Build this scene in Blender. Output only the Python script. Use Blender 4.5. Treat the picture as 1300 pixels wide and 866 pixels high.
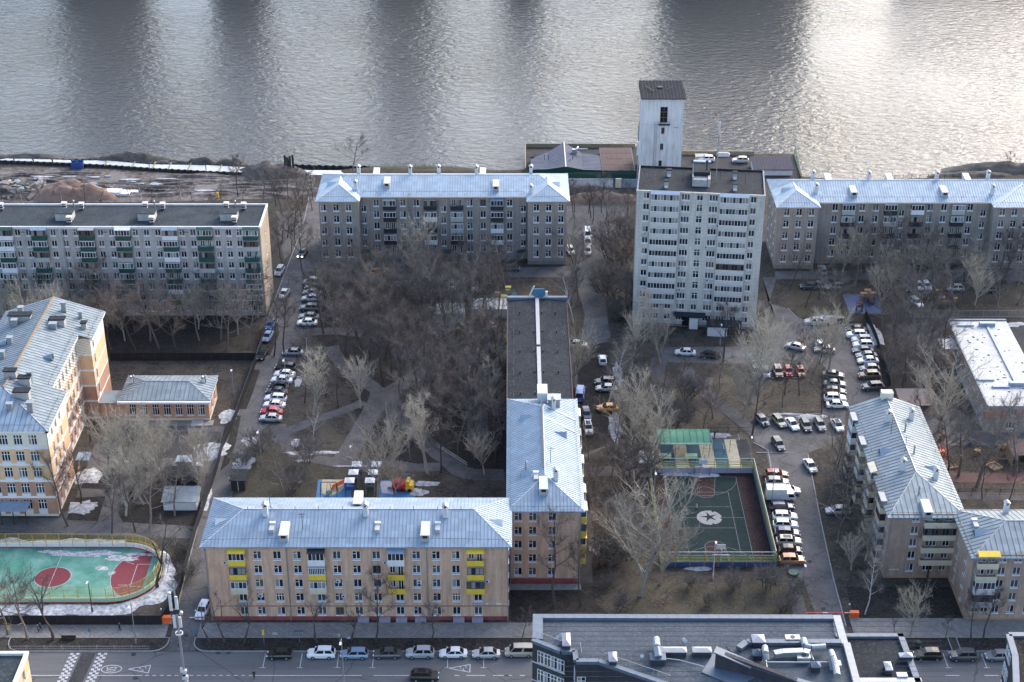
import bpy, bmesh, math, random
from mathutils import Vector, Matrix, noise
R = math.radians
random.seed(7)
scene = bpy.context.scene
for o in list(bpy.data.objects): bpy.data.objects.remove(o)
# camera
CAM_H, PITCH, FPX = 174.0, R(28.0), 2100.0
cam_d = bpy.data.cameras.new('camera'); cam = bpy.data.objects.new('camera', cam_d)
scene.collection.objects.link(cam); scene.camera = cam
cam.location = (0, 0, CAM_H); cam.rotation_euler = (R(90) - PITCH, 0, 0)
cam_d.sensor_width = 36; cam_d.lens = FPX / 1300 * 36
cam_d.clip_start = 1; cam_d.clip_end = 6000
# light
SUN_EL, SUN_AZ = 32.0, 38.0          # azimuth clockwise from +Y
world = bpy.data.worlds.new("World"); scene.world = world; world.use_nodes = True
nt = world.node_tree; nt.nodes.clear()
sky = nt.nodes.new('ShaderNodeTexSky'); sky.sky_type = 'NISHITA'; sky.sun_disc = False
sky.sun_elevation = R(SUN_EL); sky.sun_rotation = R(SUN_AZ)
sky.air_density = 1.0; sky.dust_density = 3.0; sky.ozone_density = 1.2
bgn = nt.nodes.new('ShaderNodeBackground'); bgn.inputs[1].default_value = 0.15
wo = nt.nodes.new('ShaderNodeOutputWorld')
nt.links.new(sky.outputs[0], bgn.inputs[0]); nt.links.new(bgn.outputs[0], wo.inputs[0])
sd = bpy.data.lights.new('sun', 'SUN'); so = bpy.data.objects.new('sun', sd)
scene.collection.objects.link(so)
sd.energy = 0.5; sd.angle = R(24); sd.color = (1.0, 0.97, 0.92)
dv = Vector((math.sin(R(SUN_AZ)) * math.cos(R(SUN_EL)), math.cos(R(SUN_AZ)) * math.cos(R(SUN_EL)), math.sin(R(SUN_EL))))
so.rotation_euler = dv.to_track_quat('Z', 'Y').to_euler()
vs = scene.view_settings
vs.view_transform = 'Standard'; vs.look = 'None'; vs.gamma = 1; vs.use_curve_mapping = False
vs.exposure = 1.68
# helpers
coll = scene.collection
def at(px, py, z=0.0):
 """world point at height z seen at photo pixel (px,py)"""
 u = (px - 650) / FPX; v = (py - 433) / FPX
 c, s = math.cos(PITCH), math.sin(PITCH)
 d = Vector((u, c - v * s, -s - v * c))
 t = (z - CAM_H) / d.z
 return Vector((d.x * t, d.y * t, z))
def tag(o, label=None, cat=None, group=None, kind=None):
 if label: o['label'] = label
 if cat: o['category'] = cat
 if group: o['group'] = group
 if kind: o['kind'] = kind
 return o
def empty(name, loc=(0, 0, 0), rz=0.0, label=None, cat=None, group=None, parent=None):
 o = bpy.data.objects.new(name, None); coll.objects.link(o)
 o.empty_display_size = .5
 o.location = loc; o.rotation_euler = (0, 0, rz)
 if parent: o.parent = parent
 return tag(o, label, cat, group)
def place(name, mesh, parent=None, loc=(0, 0, 0), rz=0.0, scale=None):
 o = bpy.data.objects.new(name, mesh); coll.objects.link(o)
 if parent: o.parent = parent
 o.location = loc; o.rotation_euler = (0, 0, rz)
 if scale: o.scale = scale
 return o
def copy_tree(o, parent=None):
 c = o.copy(); coll.objects.link(c); c.parent = parent
 for ch in o.children: copy_tree(ch, c)
 return c
class MB:
 def __init__(s, mat=None):
  s.v = []; s.f = []; s.mi = []; s.mats = []; s.cur = 0
  if mat: s.m(mat)
 def m(s, mat):
  if mat not in s.mats: s.mats.append(mat)
  s.cur = s.mats.index(mat); return s
 def face(s, pts):
  n = len(s.v); s.v += [tuple(p) for p in pts]
  s.f.append(tuple(range(n, n + len(pts)))); s.mi.append(s.cur)
 def box(s, x0, x1, y0, y1, z0, z1):
  n = len(s.v)
  s.v += [(x0,y0,z0),(x1,y0,z0),(x1,y1,z0),(x0,y1,z0),(x0,y0,z1),(x1,y0,z1),(x1,y1,z1),(x0,y1,z1)]
  for q in ((0,3,2,1),(4,5,6,7),(0,1,5,4),(1,2,6,5),(2,3,7,6),(3,0,4,7)):
   s.f.append(tuple(n + i for i in q)); s.mi.append(s.cur)
 def obox(s, c, size, rz=0.0):
  """box centred in xy at c, standing on c.z"""
  ca, sa = math.cos(rz), math.sin(rz); n = len(s.v)
  hx, hy, h = size[0] / 2, size[1] / 2, size[2]
  for z in (0, h):
   for x, y in ((-hx,-hy),(hx,-hy),(hx,hy),(-hx,hy)):
    s.v.append((c[0] + x*ca - y*sa, c[1] + x*sa + y*ca, c[2] + z))
  for q in ((0,3,2,1),(4,5,6,7),(0,1,5,4),(1,2,6,5),(2,3,7,6),(3,0,4,7)):
   s.f.append(tuple(n + i for i in q)); s.mi.append(s.cur)
 def prism(s, pts, z0, z1, cap=True):
  n = len(pts); b = len(s.v)
  a = sum(pts[i][0]*pts[(i+1)%n][1] - pts[(i+1)%n][0]*pts[i][1] for i in range(n))
  if a < 0: pts = pts[::-1]
  s.v += [(p[0], p[1], z0) for p in pts] + [(p[0], p[1], z1) for p in pts]
  for i in range(n):
   j = (i + 1) % n
   s.f.append((b+i, b+j, b+n+j, b+n+i)); s.mi.append(s.cur)
  if cap:
   s.f.append(tuple(b+n+i for i in range(n))); s.mi.append(s.cur)
   s.f.append(tuple(b+i for i in reversed(range(n)))); s.mi.append(s.cur)
 def tube(s, p0, p1, r0, r1=None, n=6, cap=True):
  if r1 is None: r1 = r0
  p0 = Vector(p0); p1 = Vector(p1); d = p1 - p0
  if d.length < 1e-6: return
  d.normalize()
  a = d.orthogonal().normalized(); b = d.cross(a)
  k = len(s.v)
  for p, r in ((p0, r0), (p1, r1)):
   for i in range(n):
    t = 2 * math.pi * i / n
    s.v.append(tuple(p + (a * math.cos(t) + b * math.sin(t)) * r))
  for i in range(n):
   j = (i + 1) % n
   s.f.append((k+i, k+j, k+n+j, k+n+i)); s.mi.append(s.cur)
  if cap:
   s.f.append(tuple(k+n+i for i in range(n))); s.mi.append(s.cur)
   s.f.append(tuple(k+i for i in reversed(range(n)))); s.mi.append(s.cur)
 def beam(s, p0, p1, w, h):
  """rectangular bar between two points, w across (horizontal), h up"""
  p0 = Vector(p0); p1 = Vector(p1); d = (p1 - p0)
  if d.length < 1e-6: return
  d.normalize()
  a = d.cross(Vector((0, 0, 1)))
  a = a.normalized() if a.length > 1e-3 else Vector((1, 0, 0))
  b = a.cross(d).normalized(); k = len(s.v)
  for p in (p0, p1):
   for x, y in ((-1,-1),(1,-1),(1,1),(-1,1)):
    s.v.append(tuple(p + a * (x * w / 2) + b * (y * h / 2)))
  for q in ((0,1,2,3),(7,6,5,4),(0,4,5,1),(1,5,6,2),(2,6,7,3),(3,7,4,0)):
   s.f.append(tuple(k + i for i in q)); s.mi.append(s.cur)
 def mesh(s, name, smooth=False):
  me = bpy.data.meshes.new(name)
  me.from_pydata(s.v, [], s.f)
  for m_ in s.mats: me.materials.append(m_)
  if len(s.mats) > 1: me.polygons.foreach_set('material_index', s.mi)
  if smooth: me.polygons.foreach_set('use_smooth', [True] * len(s.f))
  me.update(); return me
 def build(s, name, parent=None, loc=(0, 0, 0), rz=0.0, smooth=False):
  return place(name, s.mesh(name, smooth), parent, loc, rz)
# materials
def mk(name):
 m = bpy.data.materials.new(name); m.use_nodes = True
 t = m.node_tree; b = t.nodes['Principled BSDF']
 return m, t, b
def nd(t, ty, **kw):
 n = t.nodes.new(ty)
 for k, v in kw.items():
  if k.startswith('i_'):
   key = k[2:]; n.inputs[int(key) if key.isdigit() else key.replace('_', ' ')].default_value = v
  else: setattr(n, k, v)
 return n
def rgba(c): return (c[0], c[1], c[2], 1)
def scl(c, k): return (min(c[0]*k, 1), min(c[1]*k, 1), min(c[2]*k, 1))
def surf(name, col, rough=.8, var=.18, scale=1.2, col2=None, bump=0.0, bscale=8.0, metal=0.0, spec=.5, detail=4, objrand=0.0, lo=.35, hi=.65):
 """noise-varied surface: two mixed tones from world-size noise plus relief"""
 m, t, b = mk(name); L = t.links.new
 tc = nd(t, 'ShaderNodeTexCoord')
 n1 = nd(t, 'ShaderNodeTexNoise'); n1.inputs['Scale'].default_value = scale; n1.inputs['Detail'].default_value = detail
 n1.inputs['Roughness'].default_value = .62
 L(tc.outputs['Object'], n1.inputs['Vector'])
 mr = nd(t, 'ShaderNodeMapRange'); mr.inputs['From Min'].default_value = lo; mr.inputs['From Max'].default_value = hi
 L(n1.outputs[0], mr.inputs['Value'])
 mx = nd(t, 'ShaderNodeMixRGB')
 c2 = col2 if col2 else scl(col, 1 + var)
 mx.inputs[1].default_value = rgba(col if col2 else scl(col, 1 - var)); mx.inputs[2].default_value = rgba(c2)
 L(mr.outputs[0], mx.inputs[0]); out = mx.outputs[0]
 if objrand:
  oi = nd(t, 'ShaderNodeObjectInfo'); hs = nd(t, 'ShaderNodeHueSaturation')
  m2 = nd(t, 'ShaderNodeMapRange'); m2.inputs['To Min'].default_value = 1 - objrand; m2.inputs['To Max'].default_value = 1 + objrand
  L(oi.outputs['Random'], m2.inputs['Value']); L(m2.outputs[0], hs.inputs['Value']); L(out, hs.inputs['Color']); out = hs.outputs[0]
 L(out, b.inputs['Base Color'])
 b.inputs['Roughness'].default_value = rough; b.inputs['Metallic'].default_value = metal
 b.inputs['Specular IOR Level'].default_value = spec
 if bump:
  n2 = nd(t, 'ShaderNodeTexNoise'); n2.inputs['Scale'].default_value = bscale; n2.inputs['Detail'].default_value = 5
  L(tc.outputs['Object'], n2.inputs['Vector'])
  bp = nd(t, 'ShaderNodeBump'); bp.inputs['Strength'].default_value = bump; bp.inputs['Distance'].default_value = .1
  L(n2.outputs[0], bp.inputs['Height']); L(bp.outputs[0], b.inputs['Normal'])
 return m
def layered(name, cols, rough=.95, scales=(.05, .35, 3.0), bump=.5, bscale=2.5, crack=0.0, stretch=1.0):
 """ground: large patches, medium blotches, fine speckle"""
 m, t, b = mk(name); L = t.links.new
 tc = nd(t, 'ShaderNodeTexCoord'); out = None
 cur = rgba(cols[0]); src = None
 rng = [(.42, .6), (.42, .62), (.5, .68)]
 for i, sc in enumerate(scales):
  n = nd(t, 'ShaderNodeTexNoise'); n.inputs['Scale'].default_value = sc; n.inputs['Detail'].default_value = 6; n.inputs['Roughness'].default_value = .65
  if stretch != 1.0:
   ms_ = nd(t, 'ShaderNodeMapping'); ms_.inputs['Scale'].default_value = (stretch if i == 1 else 1, 1, 1); L(tc.outputs['Object'], ms_.inputs['Vector']); L(ms_.outputs[0], n.inputs['Vector'])
  else: L(tc.outputs['Object'], n.inputs['Vector'])
  mr = nd(t, 'ShaderNodeMapRange'); mr.inputs['From Min'].default_value = rng[i][0]; mr.inputs['From Max'].default_value = rng[i][1]
  L(n.outputs[0], mr.inputs['Value'])
  mx = nd(t, 'ShaderNodeMixRGB')
  if src: L(src, mx.inputs[1])
  else: mx.inputs[1].default_value = cur
  mx.inputs[2].default_value = rgba(cols[i + 1])
  L(mr.outputs[0], mx.inputs[0]); src = mx.outputs[0]
 if crack:
  vo = nd(t, 'ShaderNodeTexVoronoi', feature='DISTANCE_TO_EDGE'); vo.inputs['Scale'].default_value = crack; vo.inputs['Randomness'].default_value = 1
  va = nd(t, 'ShaderNodeVectorMath', operation='ADD'); vn = nd(t, 'ShaderNodeTexNoise'); vn.inputs['Scale'].default_value = .6; vn.inputs['Detail'].default_value = 5
  L(tc.outputs['Object'], vn.inputs['Vector']); L(tc.outputs['Object'], va.inputs[0]); L(vn.outputs[1], va.inputs[1]); L(va.outputs[0], vo.inputs['Vector'])
  mc = nd(t, 'ShaderNodeMapRange'); mc.inputs['From Max'].default_value = .012; mc.inputs['To Min'].default_value = .5; L(vo.outputs[0], mc.inputs['Value'])
  mm = nd(t, 'ShaderNodeHueSaturation'); L(mc.outputs[0], mm.inputs['Value']); L(src, mm.inputs['Color']); src = mm.outputs[0]
 L(src, b.inputs['Base Color']); b.inputs['Roughness'].default_value = rough; b.inputs['Specular IOR Level'].default_value = .22
 n2 = nd(t, 'ShaderNodeTexNoise'); n2.inputs['Scale'].default_value = bscale; n2.inputs['Detail'].default_value = 8
 L(tc.outputs['Object'], n2.inputs['Vector'])
 bp = nd(t, 'ShaderNodeBump'); bp.inputs['Strength'].default_value = bump; bp.inputs['Distance'].default_value = .15
 L(n2.outputs[0], bp.inputs['Height']); L(bp.outputs[0], b.inputs['Normal'])
 return m
def brick(name, c1, c2, mortar, bw=.5, bh=.15, ms=.02, patch=None, rough=.9, off=.5, pscale=.22):
 m, t, b = mk(name); L = t.links.new
 tc = nd(t, 'ShaderNodeTexCoord'); sp = nd(t, 'ShaderNodeSeparateXYZ'); L(tc.outputs['Object'], sp.inputs[0])
 ad = nd(t, 'ShaderNodeMath', operation='ADD'); L(sp.outputs[0], ad.inputs[0]); L(sp.outputs[1], ad.inputs[1])
 cb = nd(t, 'ShaderNodeCombineXYZ'); L(ad.outputs[0], cb.inputs[0]); L(sp.outputs[2], cb.inputs[1])
 bt = nd(t, 'ShaderNodeTexBrick'); bt.offset = off
 bt.inputs['Scale'].default_value = 1; bt.inputs['Brick Width'].default_value = bw; bt.inputs['Row Height'].default_value = bh
 bt.inputs['Mortar Size'].default_value = ms; bt.inputs['Color1'].default_value = rgba(c1); bt.inputs['Color2'].default_value = rgba(c2)
 bt.inputs['Mortar'].default_value = rgba(mortar); bt.inputs['Mortar Smooth'].default_value = .3
 L(cb.outputs[0], bt.inputs['Vector'])
 n = nd(t, 'ShaderNodeTexNoise'); n.inputs['Scale'].default_value = pscale; n.inputs['Detail'].default_value = 7; n.inputs['Roughness'].default_value = .7
 L(tc.outputs['Object'], n.inputs['Vector'])
 mr = nd(t, 'ShaderNodeMapRange'); mr.inputs['From Min'].default_value = .35; mr.inputs['From Max'].default_value = .7
 mr.inputs['To Max'].default_value = .75
 L(n.outputs[0], mr.inputs['Value'])
 mx = nd(t, 'ShaderNodeMixRGB'); mx.blend_type = 'MULTIPLY' if patch is None else 'MIX'
 L(bt.outputs[0], mx.inputs[1]); mx.inputs[2].default_value = rgba(patch or (.62, .6, .58)); L(mr.outputs[0], mx.inputs[0])
 mpp = nd(t, 'ShaderNodeMapping'); mpp.inputs['Scale'].default_value = (1, 1, .13); L(tc.outputs['Object'], mpp.inputs['Vector'])
 ns = nd(t, 'ShaderNodeTexNoise'); ns.inputs['Scale'].default_value = 1.1; ns.inputs['Detail'].default_value = 6; ns.inputs['Roughness'].default_value = .7
 L(mpp.outputs[0], ns.inputs['Vector']); ms_ = nd(t, 'ShaderNodeMapRange'); ms_.inputs['From Min'].default_value = .35; ms_.inputs['From Max'].default_value = .62; ms_.inputs['To Min'].default_value = .72; ms_.inputs['To Max'].default_value = 1.06
 L(ns.outputs[0], ms_.inputs['Value']); hv = nd(t, 'ShaderNodeHueSaturation'); L(ms_.outputs[0], hv.inputs['Value']); L(mx.outputs[0], hv.inputs['Color'])
 L(hv.outputs[0], b.inputs['Base Color']); b.inputs['Roughness'].default_value = rough
 bp = nd(t, 'ShaderNodeBump'); bp.inputs['Strength'].default_value = .3; bp.inputs['Distance'].default_value = .02
 L(bt.outputs[1], bp.inputs['Height']); bp.invert = True; L(bp.outputs[0], b.inputs['Normal'])
 return m
def sheet_metal(name, col, rough=.42, metal=.35, step=.62, var=.10):
 """folded sheet roofing: every sheet slightly different, weather streaks"""
 m, t, b = mk(name); L = t.links.new
 tc = nd(t, 'ShaderNodeTexCoord')
 sn = nd(t, 'ShaderNodeVectorMath', operation='SNAP'); sn.inputs[1].default_value = (step*2, step*2, 50)
 L(tc.outputs['Object'], sn.inputs[0])
 wn = nd(t, 'ShaderNodeTexWhiteNoise'); L(sn.outputs[0], wn.inputs['Vector'])
 n = nd(t, 'ShaderNodeTexNoise'); n.inputs['Scale'].default_value = .35; n.inputs['Detail'].default_value = 8; n.inputs['Roughness'].default_value = .7
 L(tc.outputs['Object'], n.inputs['Vector'])
 mr = nd(t, 'ShaderNodeMapRange'); mr.inputs['To Min'].default_value = 1 - var; mr.inputs['To Max'].default_value = 1 + var
 L(wn.outputs[0], mr.inputs['Value'])
 m2 = nd(t, 'ShaderNodeMapRange'); m2.inputs['From Min'].default_value = .3; m2.inputs['From Max'].default_value = .7
 m2.inputs['To Min'].default_value = .84; m2.inputs['To Max'].default_value = 1.1
 L(n.outputs[0], m2.inputs['Value'])
 mu = nd(t, 'ShaderNodeMath', operation='MULTIPLY'); L(mr.outputs[0], mu.inputs[0]); L(m2.outputs[0], mu.inputs[1])
 hs = nd(t, 'ShaderNodeHueSaturation'); hs.inputs['Color'].default_value = rgba(col); L(mu.outputs[0], hs.inputs['Value'])
 nr = nd(t, 'ShaderNodeTexNoise'); nr.inputs['Scale'].default_value = .9; nr.inputs['Detail'].default_value = 8; nr.inputs['Roughness'].default_value = .75; nr.inputs['Distortion'].default_value = .6
 L(tc.outputs['Object'], nr.inputs['Vector']); mrr = nd(t, 'ShaderNodeMapRange'); mrr.inputs['From Min'].default_value = .60; mrr.inputs['From Max'].default_value = .72; mrr.inputs['To Max'].default_value = .55
 L(nr.outputs[0], mrr.inputs['Value']); mxx = nd(t, 'ShaderNodeMixRGB'); mxx.inputs[2].default_value = rgba((col[0] * .75, col[1] * .62, col[2] * .5)); L(mrr.outputs[0], mxx.inputs[0]); L(hs.outputs[0], mxx.inputs[1])
 L(mxx.outputs[0], b.inputs['Base Color']); b.inputs['Metallic'].default_value = metal; b.inputs['Specular IOR Level'].default_value = .3
 m3 = nd(t, 'ShaderNodeMapRange'); m3.inputs['To Min'].default_value = rough - .08; m3.inputs['To Max'].default_value = rough + .15
 L(n.outputs[0], m3.inputs['Value']); L(m3.outputs[0], b.inputs['Roughness'])
 return m
def glass(name, col, rough=.08, spec=.5):
 m, t, b = mk(name)
 b.inputs['Base Color'].default_value = rgba(col); b.inputs['Roughness'].default_value = rough
 b.inputs['Specular IOR Level'].default_value = spec
 return m
def paint(name, col, rough=.35, coat=.0, metal=0.0):
 m, t, b = mk(name)
 b.inputs['Base Color'].default_value = rgba(col); b.inputs['Roughness'].default_value = rough
 b.inputs['Coat Weight'].default_value = coat; b.inputs['Metallic'].default_value = metal
 return m
M = {}
M['ground'] = layered('dead_grass_soil', [(.051, .044, .039), (.074, .065, .053), (.031, .028, .026), (.105, .090, .074)], scales=(.035, .25, 1.6))
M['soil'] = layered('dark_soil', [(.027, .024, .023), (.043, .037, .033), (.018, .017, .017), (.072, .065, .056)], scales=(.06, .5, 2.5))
M['yard'] = layered('leafy_ground', [(.078, .066, .053), (.105, .090, .070), (.055, .047, .037), (.140, .121, .098)], scales=(.05, .3, 1.8))
M['green_ground'] = layered('thin_grass', [(.050, .048, .034), (.066, .061, .043), (.037, .033, .028), (.101, .087, .066)], scales=(.05, .3, 2.2))
M['mud'] = layered('site_mud', [(.102, .089, .085), (.162, .145, .136), (.047, .041, .038), (.221, .200, .187)], scales=(.05, .16, .8), bump=.9, bscale=.8)
M['asphalt'] = layered('street_asphalt', [(.116, .118, .125), (.133, .135, .142), (.099, .101, .107), (.146, .146, .150)], scales=(.04, .6, 4.0), bump=.12, rough=.85, crack=.09, stretch=.06)
M['asphalt_old'] = layered('yard_asphalt', [(.107, .103, .105), (.133, .127, .129), (.073, .071, .072), (.146, .142, .142)], scales=(.05, .22, 2.5), bump=.2, rough=.88, crack=.13)
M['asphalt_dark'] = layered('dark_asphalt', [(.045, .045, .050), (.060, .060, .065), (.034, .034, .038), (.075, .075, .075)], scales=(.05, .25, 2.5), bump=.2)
M['path'] = layered('park_path', [(.100, .094, .098), (.120, .112, .116), (.068, .064, .066), (.136, .132, .132)], scales=(.06, .3, 2.5), bump=.2)
M['pave'] = brick('pavers', (.235, .228, .218), (.27, .26, .25), (.15, .147, .14), .9, .9, .05, rough=.9)
M['kerb'] = surf('kerb_stone', (.25, .25, .26), .85, .15, 2)
M['snow'] = surf('old_snow', (.22, .225, .245), .85, .2, 1.6, col2=(.56, .575, .60), bump=1.0, bscale=3)
M['snow_dirty'] = surf('dirty_snow', (.24, .24, .26), .8, .2, 1.1, col2=(.46, .47, .50), bump=.8, bscale=3)
M['line'] = surf('road_paint', (.34, .34, .36), .6, .15, 3, col2=(.54, .54, .55))
M['line_thin'] = surf('faded_paint', (.06, .07, .075), .85, .2, 2, col2=(.15, .16, .165))
M['brick_tan'] = brick('tan_brick', (.74, .465, .31), (.61, .375, .245), (.52, .42, .33), .52, .15, .018, patch=(.56, .375, .275), pscale=.25)
M['brick_grey'] = brick('grey_brick', (.36, .325, .295), (.29, .26, .235), (.32, .30, .28), .52, .15, .02, patch=(.26, .235, .215), pscale=.15)
M['brick_buff'] = brick('buff_brick', (.52, .38, .29), (.45, .325, .25), (.42, .35, .29), .52, .15, .02)
M['brick_dark'] = brick('dark_brick', (.052, .05, .062), (.03, .03, .038), (.06, .06, .07), .5, .16, .02, patch=(.04, .038, .05))
M['panel_grey'] = brick('render_panels', (.43, .41, .395), (.41, .39, .375), (.32, .305, .30), 2.7, 2.7, .04, off=0, patch=(.37, .355, .345), pscale=.1)
M['panel_white'] = brick('tiled_panels', (.60, .575, .535), (.57, .545, .505), (.42, .395, .36), 1.0, .92, .045, off=0, patch=(.50, .485, .46), pscale=.12)
M['gable'] = brick('gable_brick', (.45, .37, .28), (.41, .33, .25), (.33, .28, .24), .5, .15, .02)
M['plinth_red'] = surf('red_plinth', (.26, .06, .065), .85, .2, 1)
M['plinth_grey'] = surf('grey_plinth', (.2, .195, .19), .9, .15, 1)
M['cream'] = surf('cream_plaster', (.70, .64, .53), .85, .06, .5)
M['ochre'] = surf('ochre_plaster', (.68, .445, .27), .85, .08, .5)
M['rust_plaster'] = surf('rust_plaster', (.42, .24, .16), .85, .1, .5)
M['white_plaster'] = surf('white_plaster', (.72, .72, .72), .8, .07, .6)
M['whitewash'] = brick('whitewash', (.74, .74, .74), (.71, .71, .71), (.69, .69, .69), .6, .3, .01, patch=(.66, .65, .64), pscale=.3)
M['zinc'] = sheet_metal('zinc_roof', (.255, .325, .40), .55, .25)
M['zinc_dark'] = sheet_metal('aged_zinc_roof', (.215, .26, .29), .6, .2, var=.12)
M['seam'] = paint('roof_seam', (.19, .24, .30), .6, metal=.1)
M['seam_dark'] = paint('dark_roof_seam', (.10, .11, .12), .6)
M['bitumen'] = layered('bitumen_felt', [(.032, .044, .053), (.045, .057, .068), (.024, .033, .041), (.068, .079, .086)], scales=(.08, .3, 2), bump=.25)
M['bitumen_dark'] = layered('dark_felt', [(.022, .027, .034), (.032, .037, .044), (.016, .020, .026), (.05, .054, .06)], scales=(.08, .3, 2), bump=.25)
M['zinc_light'] = sheet_metal('pale_zinc_roof', (.37, .45, .52), .55, .2)
M['felt_blue'] = layered('slate_felt', [(.070, .085, .106), (.085, .102, .121), (.055, .068, .085), (.111, .126, .140)], scales=(.08, .35, 2.5), bump=.2)
M['white_roof'] = surf('white_membrane', (.40, .40, .40), .85, .1, .5, col2=(.52, .52, .51))
M['coping'] = surf('coping_metal', (.115, .145, .19), .6, .1, .6, metal=.2)
M['galv'] = paint('galvanised', (.31, .335, .36), .45, metal=.5)
M['white_trim'] = surf('white_trim', (.56, .57, .59), .6, .06, 1)
M['frame_w'] = paint('white_frame', (.78, .79, .82), .5)
M['frame_b'] = paint('brown_frame', (.16, .10, .07), .6)
M['slab_white'] = surf('pale_slab', (.44, .45, .46), .85, .1, .6)
M['glass_d'] = glass('dark_glass', (.018, .022, .03), .06)
M['glass_m'] = glass('grey_glass', (.06, .07, .085), .1)
M['glass_c'] = glass('curtained_glass', (.26, .255, .25), .18)
M['glass_t'] = glass('tinted_pane', (.11, .10, .085), .15)
M['car_glass'] = glass('car_glass', (.012, .014, .018), .05)
M['yellow'] = surf('yellow_panel', (.72, .50, .045), .6, .06, 1)
M['green_p'] = surf('green_panel', (.010, .062, .047), .6, .12, 1)
M['black_p'] = surf('black_panel', (.02, .022, .028), .6, .1, 1)
M['beige_p'] = surf('beige_panel', (.62, .56, .42), .7, .07, 1)
M['grey_p'] = surf('grey_panel', (.36, .37, .37), .7, .07, 1)
M['white_p'] = surf('white_panel', (.66, .67, .68), .6, .06, 1)
M['blue_c'] = surf('blue_canopy', (.22, .29, .37), .5, .1, 1)
M['dark_metal'] = paint('dark_metal', (.03, .032, .036), .5)
M['grey_metal'] = paint('grey_metal', (.28, .29, .30), .5, metal=.3)
M['fence_black'] = surf('black_fence', (.012, .013, .017), .6, .15, 1)
M['rust'] = surf('rusty_roof', (.065, .034, .034), .8, .2, .8)
M['orange'] = surf('orange_box', (.78, .14, .03), .5, .06, 1)
M['red'] = surf('red_paint', (.50, .03, .03), .5, .08, 1)
M['blue'] = surf('blue_paint', (.02, .08, .25), .5, .08, 1)
M['wood'] = surf('wood', (.30, .19, .10), .8, .15, 3)
M['concrete'] = surf('concrete', (.36, .355, .345), .9, .12, .6, bump=.3, bscale=3)
M['rubble'] = surf('rubble', (.22, .19, .17), .95, .25, .8, bump=.8, bscale=2)
M['earth_red'] = surf('red_earth', (.20, .135, .105), .95, .2, .5, bump=.9, bscale=2)
M['earth_dark'] = surf('dark_spoil', (.045, .042, .038), .95, .3, .5, col2=(.10, .092, .085), bump=1.0, bscale=1.5)
M['bark_pale'] = surf('pale_bark', (.34, .315, .27), .9, .15, 3, objrand=.18)
M['bark_mid'] = surf('grey_bark', (.16, .14, .13), .9, .15, 3, objrand=.2)
M['bark_dark'] = surf('dark_bark', (.065, .057, .053), .9, .2, 3, objrand=.2)
M['twig_pale'] = surf('pale_twigs', (.35, .315, .255), .9, .15, 1, objrand=.18)
M['twig_mid'] = surf('brown_twigs', (.145, .130, .118), .9, .15, 1, objrand=.22)
M['twig_dark'] = surf('dark_twigs', (.098, .085, .080), .9, .15, 1, objrand=.25)
M['twig_rust'] = surf('rusty_twigs', (.155, .122, .103), .9, .15, 1, objrand=.2)
M['birch'] = surf('birch_bark', (.52, .51, .50), .8, .25, 2.5, objrand=.1)
M['tyre'] = paint('tyre', (.015, .015, .016), .85)
M['rim'] = paint('alloy', (.45, .46, .47), .35, metal=.7)
M['lamp_w'] = glass('headlamp_lens', (.75, .77, .8), .1)
M['lamp_r'] = glass('tail_lens', (.35, .01, .01), .15)
M['court_green'] = layered('court_green', [(.006, .019, .022), (.009, .025, .028), (.005, .015, .018), (.018, .034, .036)], scales=(.1, .5, 3), bump=.05, rough=.97)
M['court_maroon'] = layered('court_maroon', [(.026, .014, .018), (.033, .018, .022), (.02, .012, .015), (.08, .055, .045)], scales=(.1, .5, 4), bump=.05, rough=.97)
M['rink_green'] = layered('rink_green', [(.085, .27, .205), (.20, .35, .31), (.05, .18, .135), (.14, .29, .24)], scales=(.09, .25, 2), bump=.03, rough=.45)
M['rink_red'] = surf('rink_red', (.17, .022, .032), .5, .12, 1.5)
M['tan_rubber'] = surf('tan_rubber', (.38, .335, .24), .8, .08, 1)
M['teal_rubber'] = surf('teal_rubber', (.018, .075, .11), .8, .15, 1)
M['blue_rubber'] = surf('blue_rubber', (.045, .15, .31), .8, .12, 1)
M['red_rubber'] = surf('red_rubber', (.085, .038, .038), .85, .15, .6)
M['canopy_green'] = sheet_metal('green_canopy', (.06, .21, .135), .6, .0)
M['lime'] = surf('lime_panel', (.26, .33, .085), .6, .1, 1)
M['cyan'] = surf('cyan_panel', (.045, .16, .28), .6, .1, 1)
M['orange_post'] = paint('orange_post', (.52, .26, .07), .6)
M['yellow_rail'] = paint('yellow_rail', (.42, .39, .10), .6)
M['cloth_dark'] = surf('dark_clothes', (.018, .019, .024), .9, .2, 6)
M['cloth_blue'] = surf('blue_clothes', (.05, .09, .17), .9, .2, 6)
M['cloth_light'] = surf('light_clothes', (.45, .45, .47), .9, .1, 6)
M['skin'] = surf('skin', (.50, .33, .25), .7, .05, 6)
M['hair'] = surf('hair', (.04, .028, .02), .8, .1, 6)
m, t, b = mk('river_water'); L = t.links.new
tc = nd(t, 'ShaderNodeTexCoord')
mp = nd(t, 'ShaderNodeMapping'); mp.inputs['Scale'].default_value = (.62, 1.0, 1); mp.inputs['Rotation'].default_value = (0, 0, R(12))
L(tc.outputs['Object'], mp.inputs['Vector'])
w1 = nd(t, 'ShaderNodeTexNoise'); w1.inputs['Scale'].default_value = .5; w1.inputs['Detail'].default_value = 3.5; w1.inputs['Roughness'].default_value = .55; w1.inputs['Distortion'].default_value = .5
L(mp.outputs[0], w1.inputs['Vector'])
w2 = nd(t, 'ShaderNodeTexNoise'); w2.inputs['Scale'].default_value = .012; w2.inputs['Detail'].default_value = 3
L(tc.outputs['Object'], w2.inputs['Vector'])
mr = nd(t, 'ShaderNodeMapRange'); mr.inputs['From Min'].default_value = .3; mr.inputs['From Max'].default_value = .7
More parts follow.
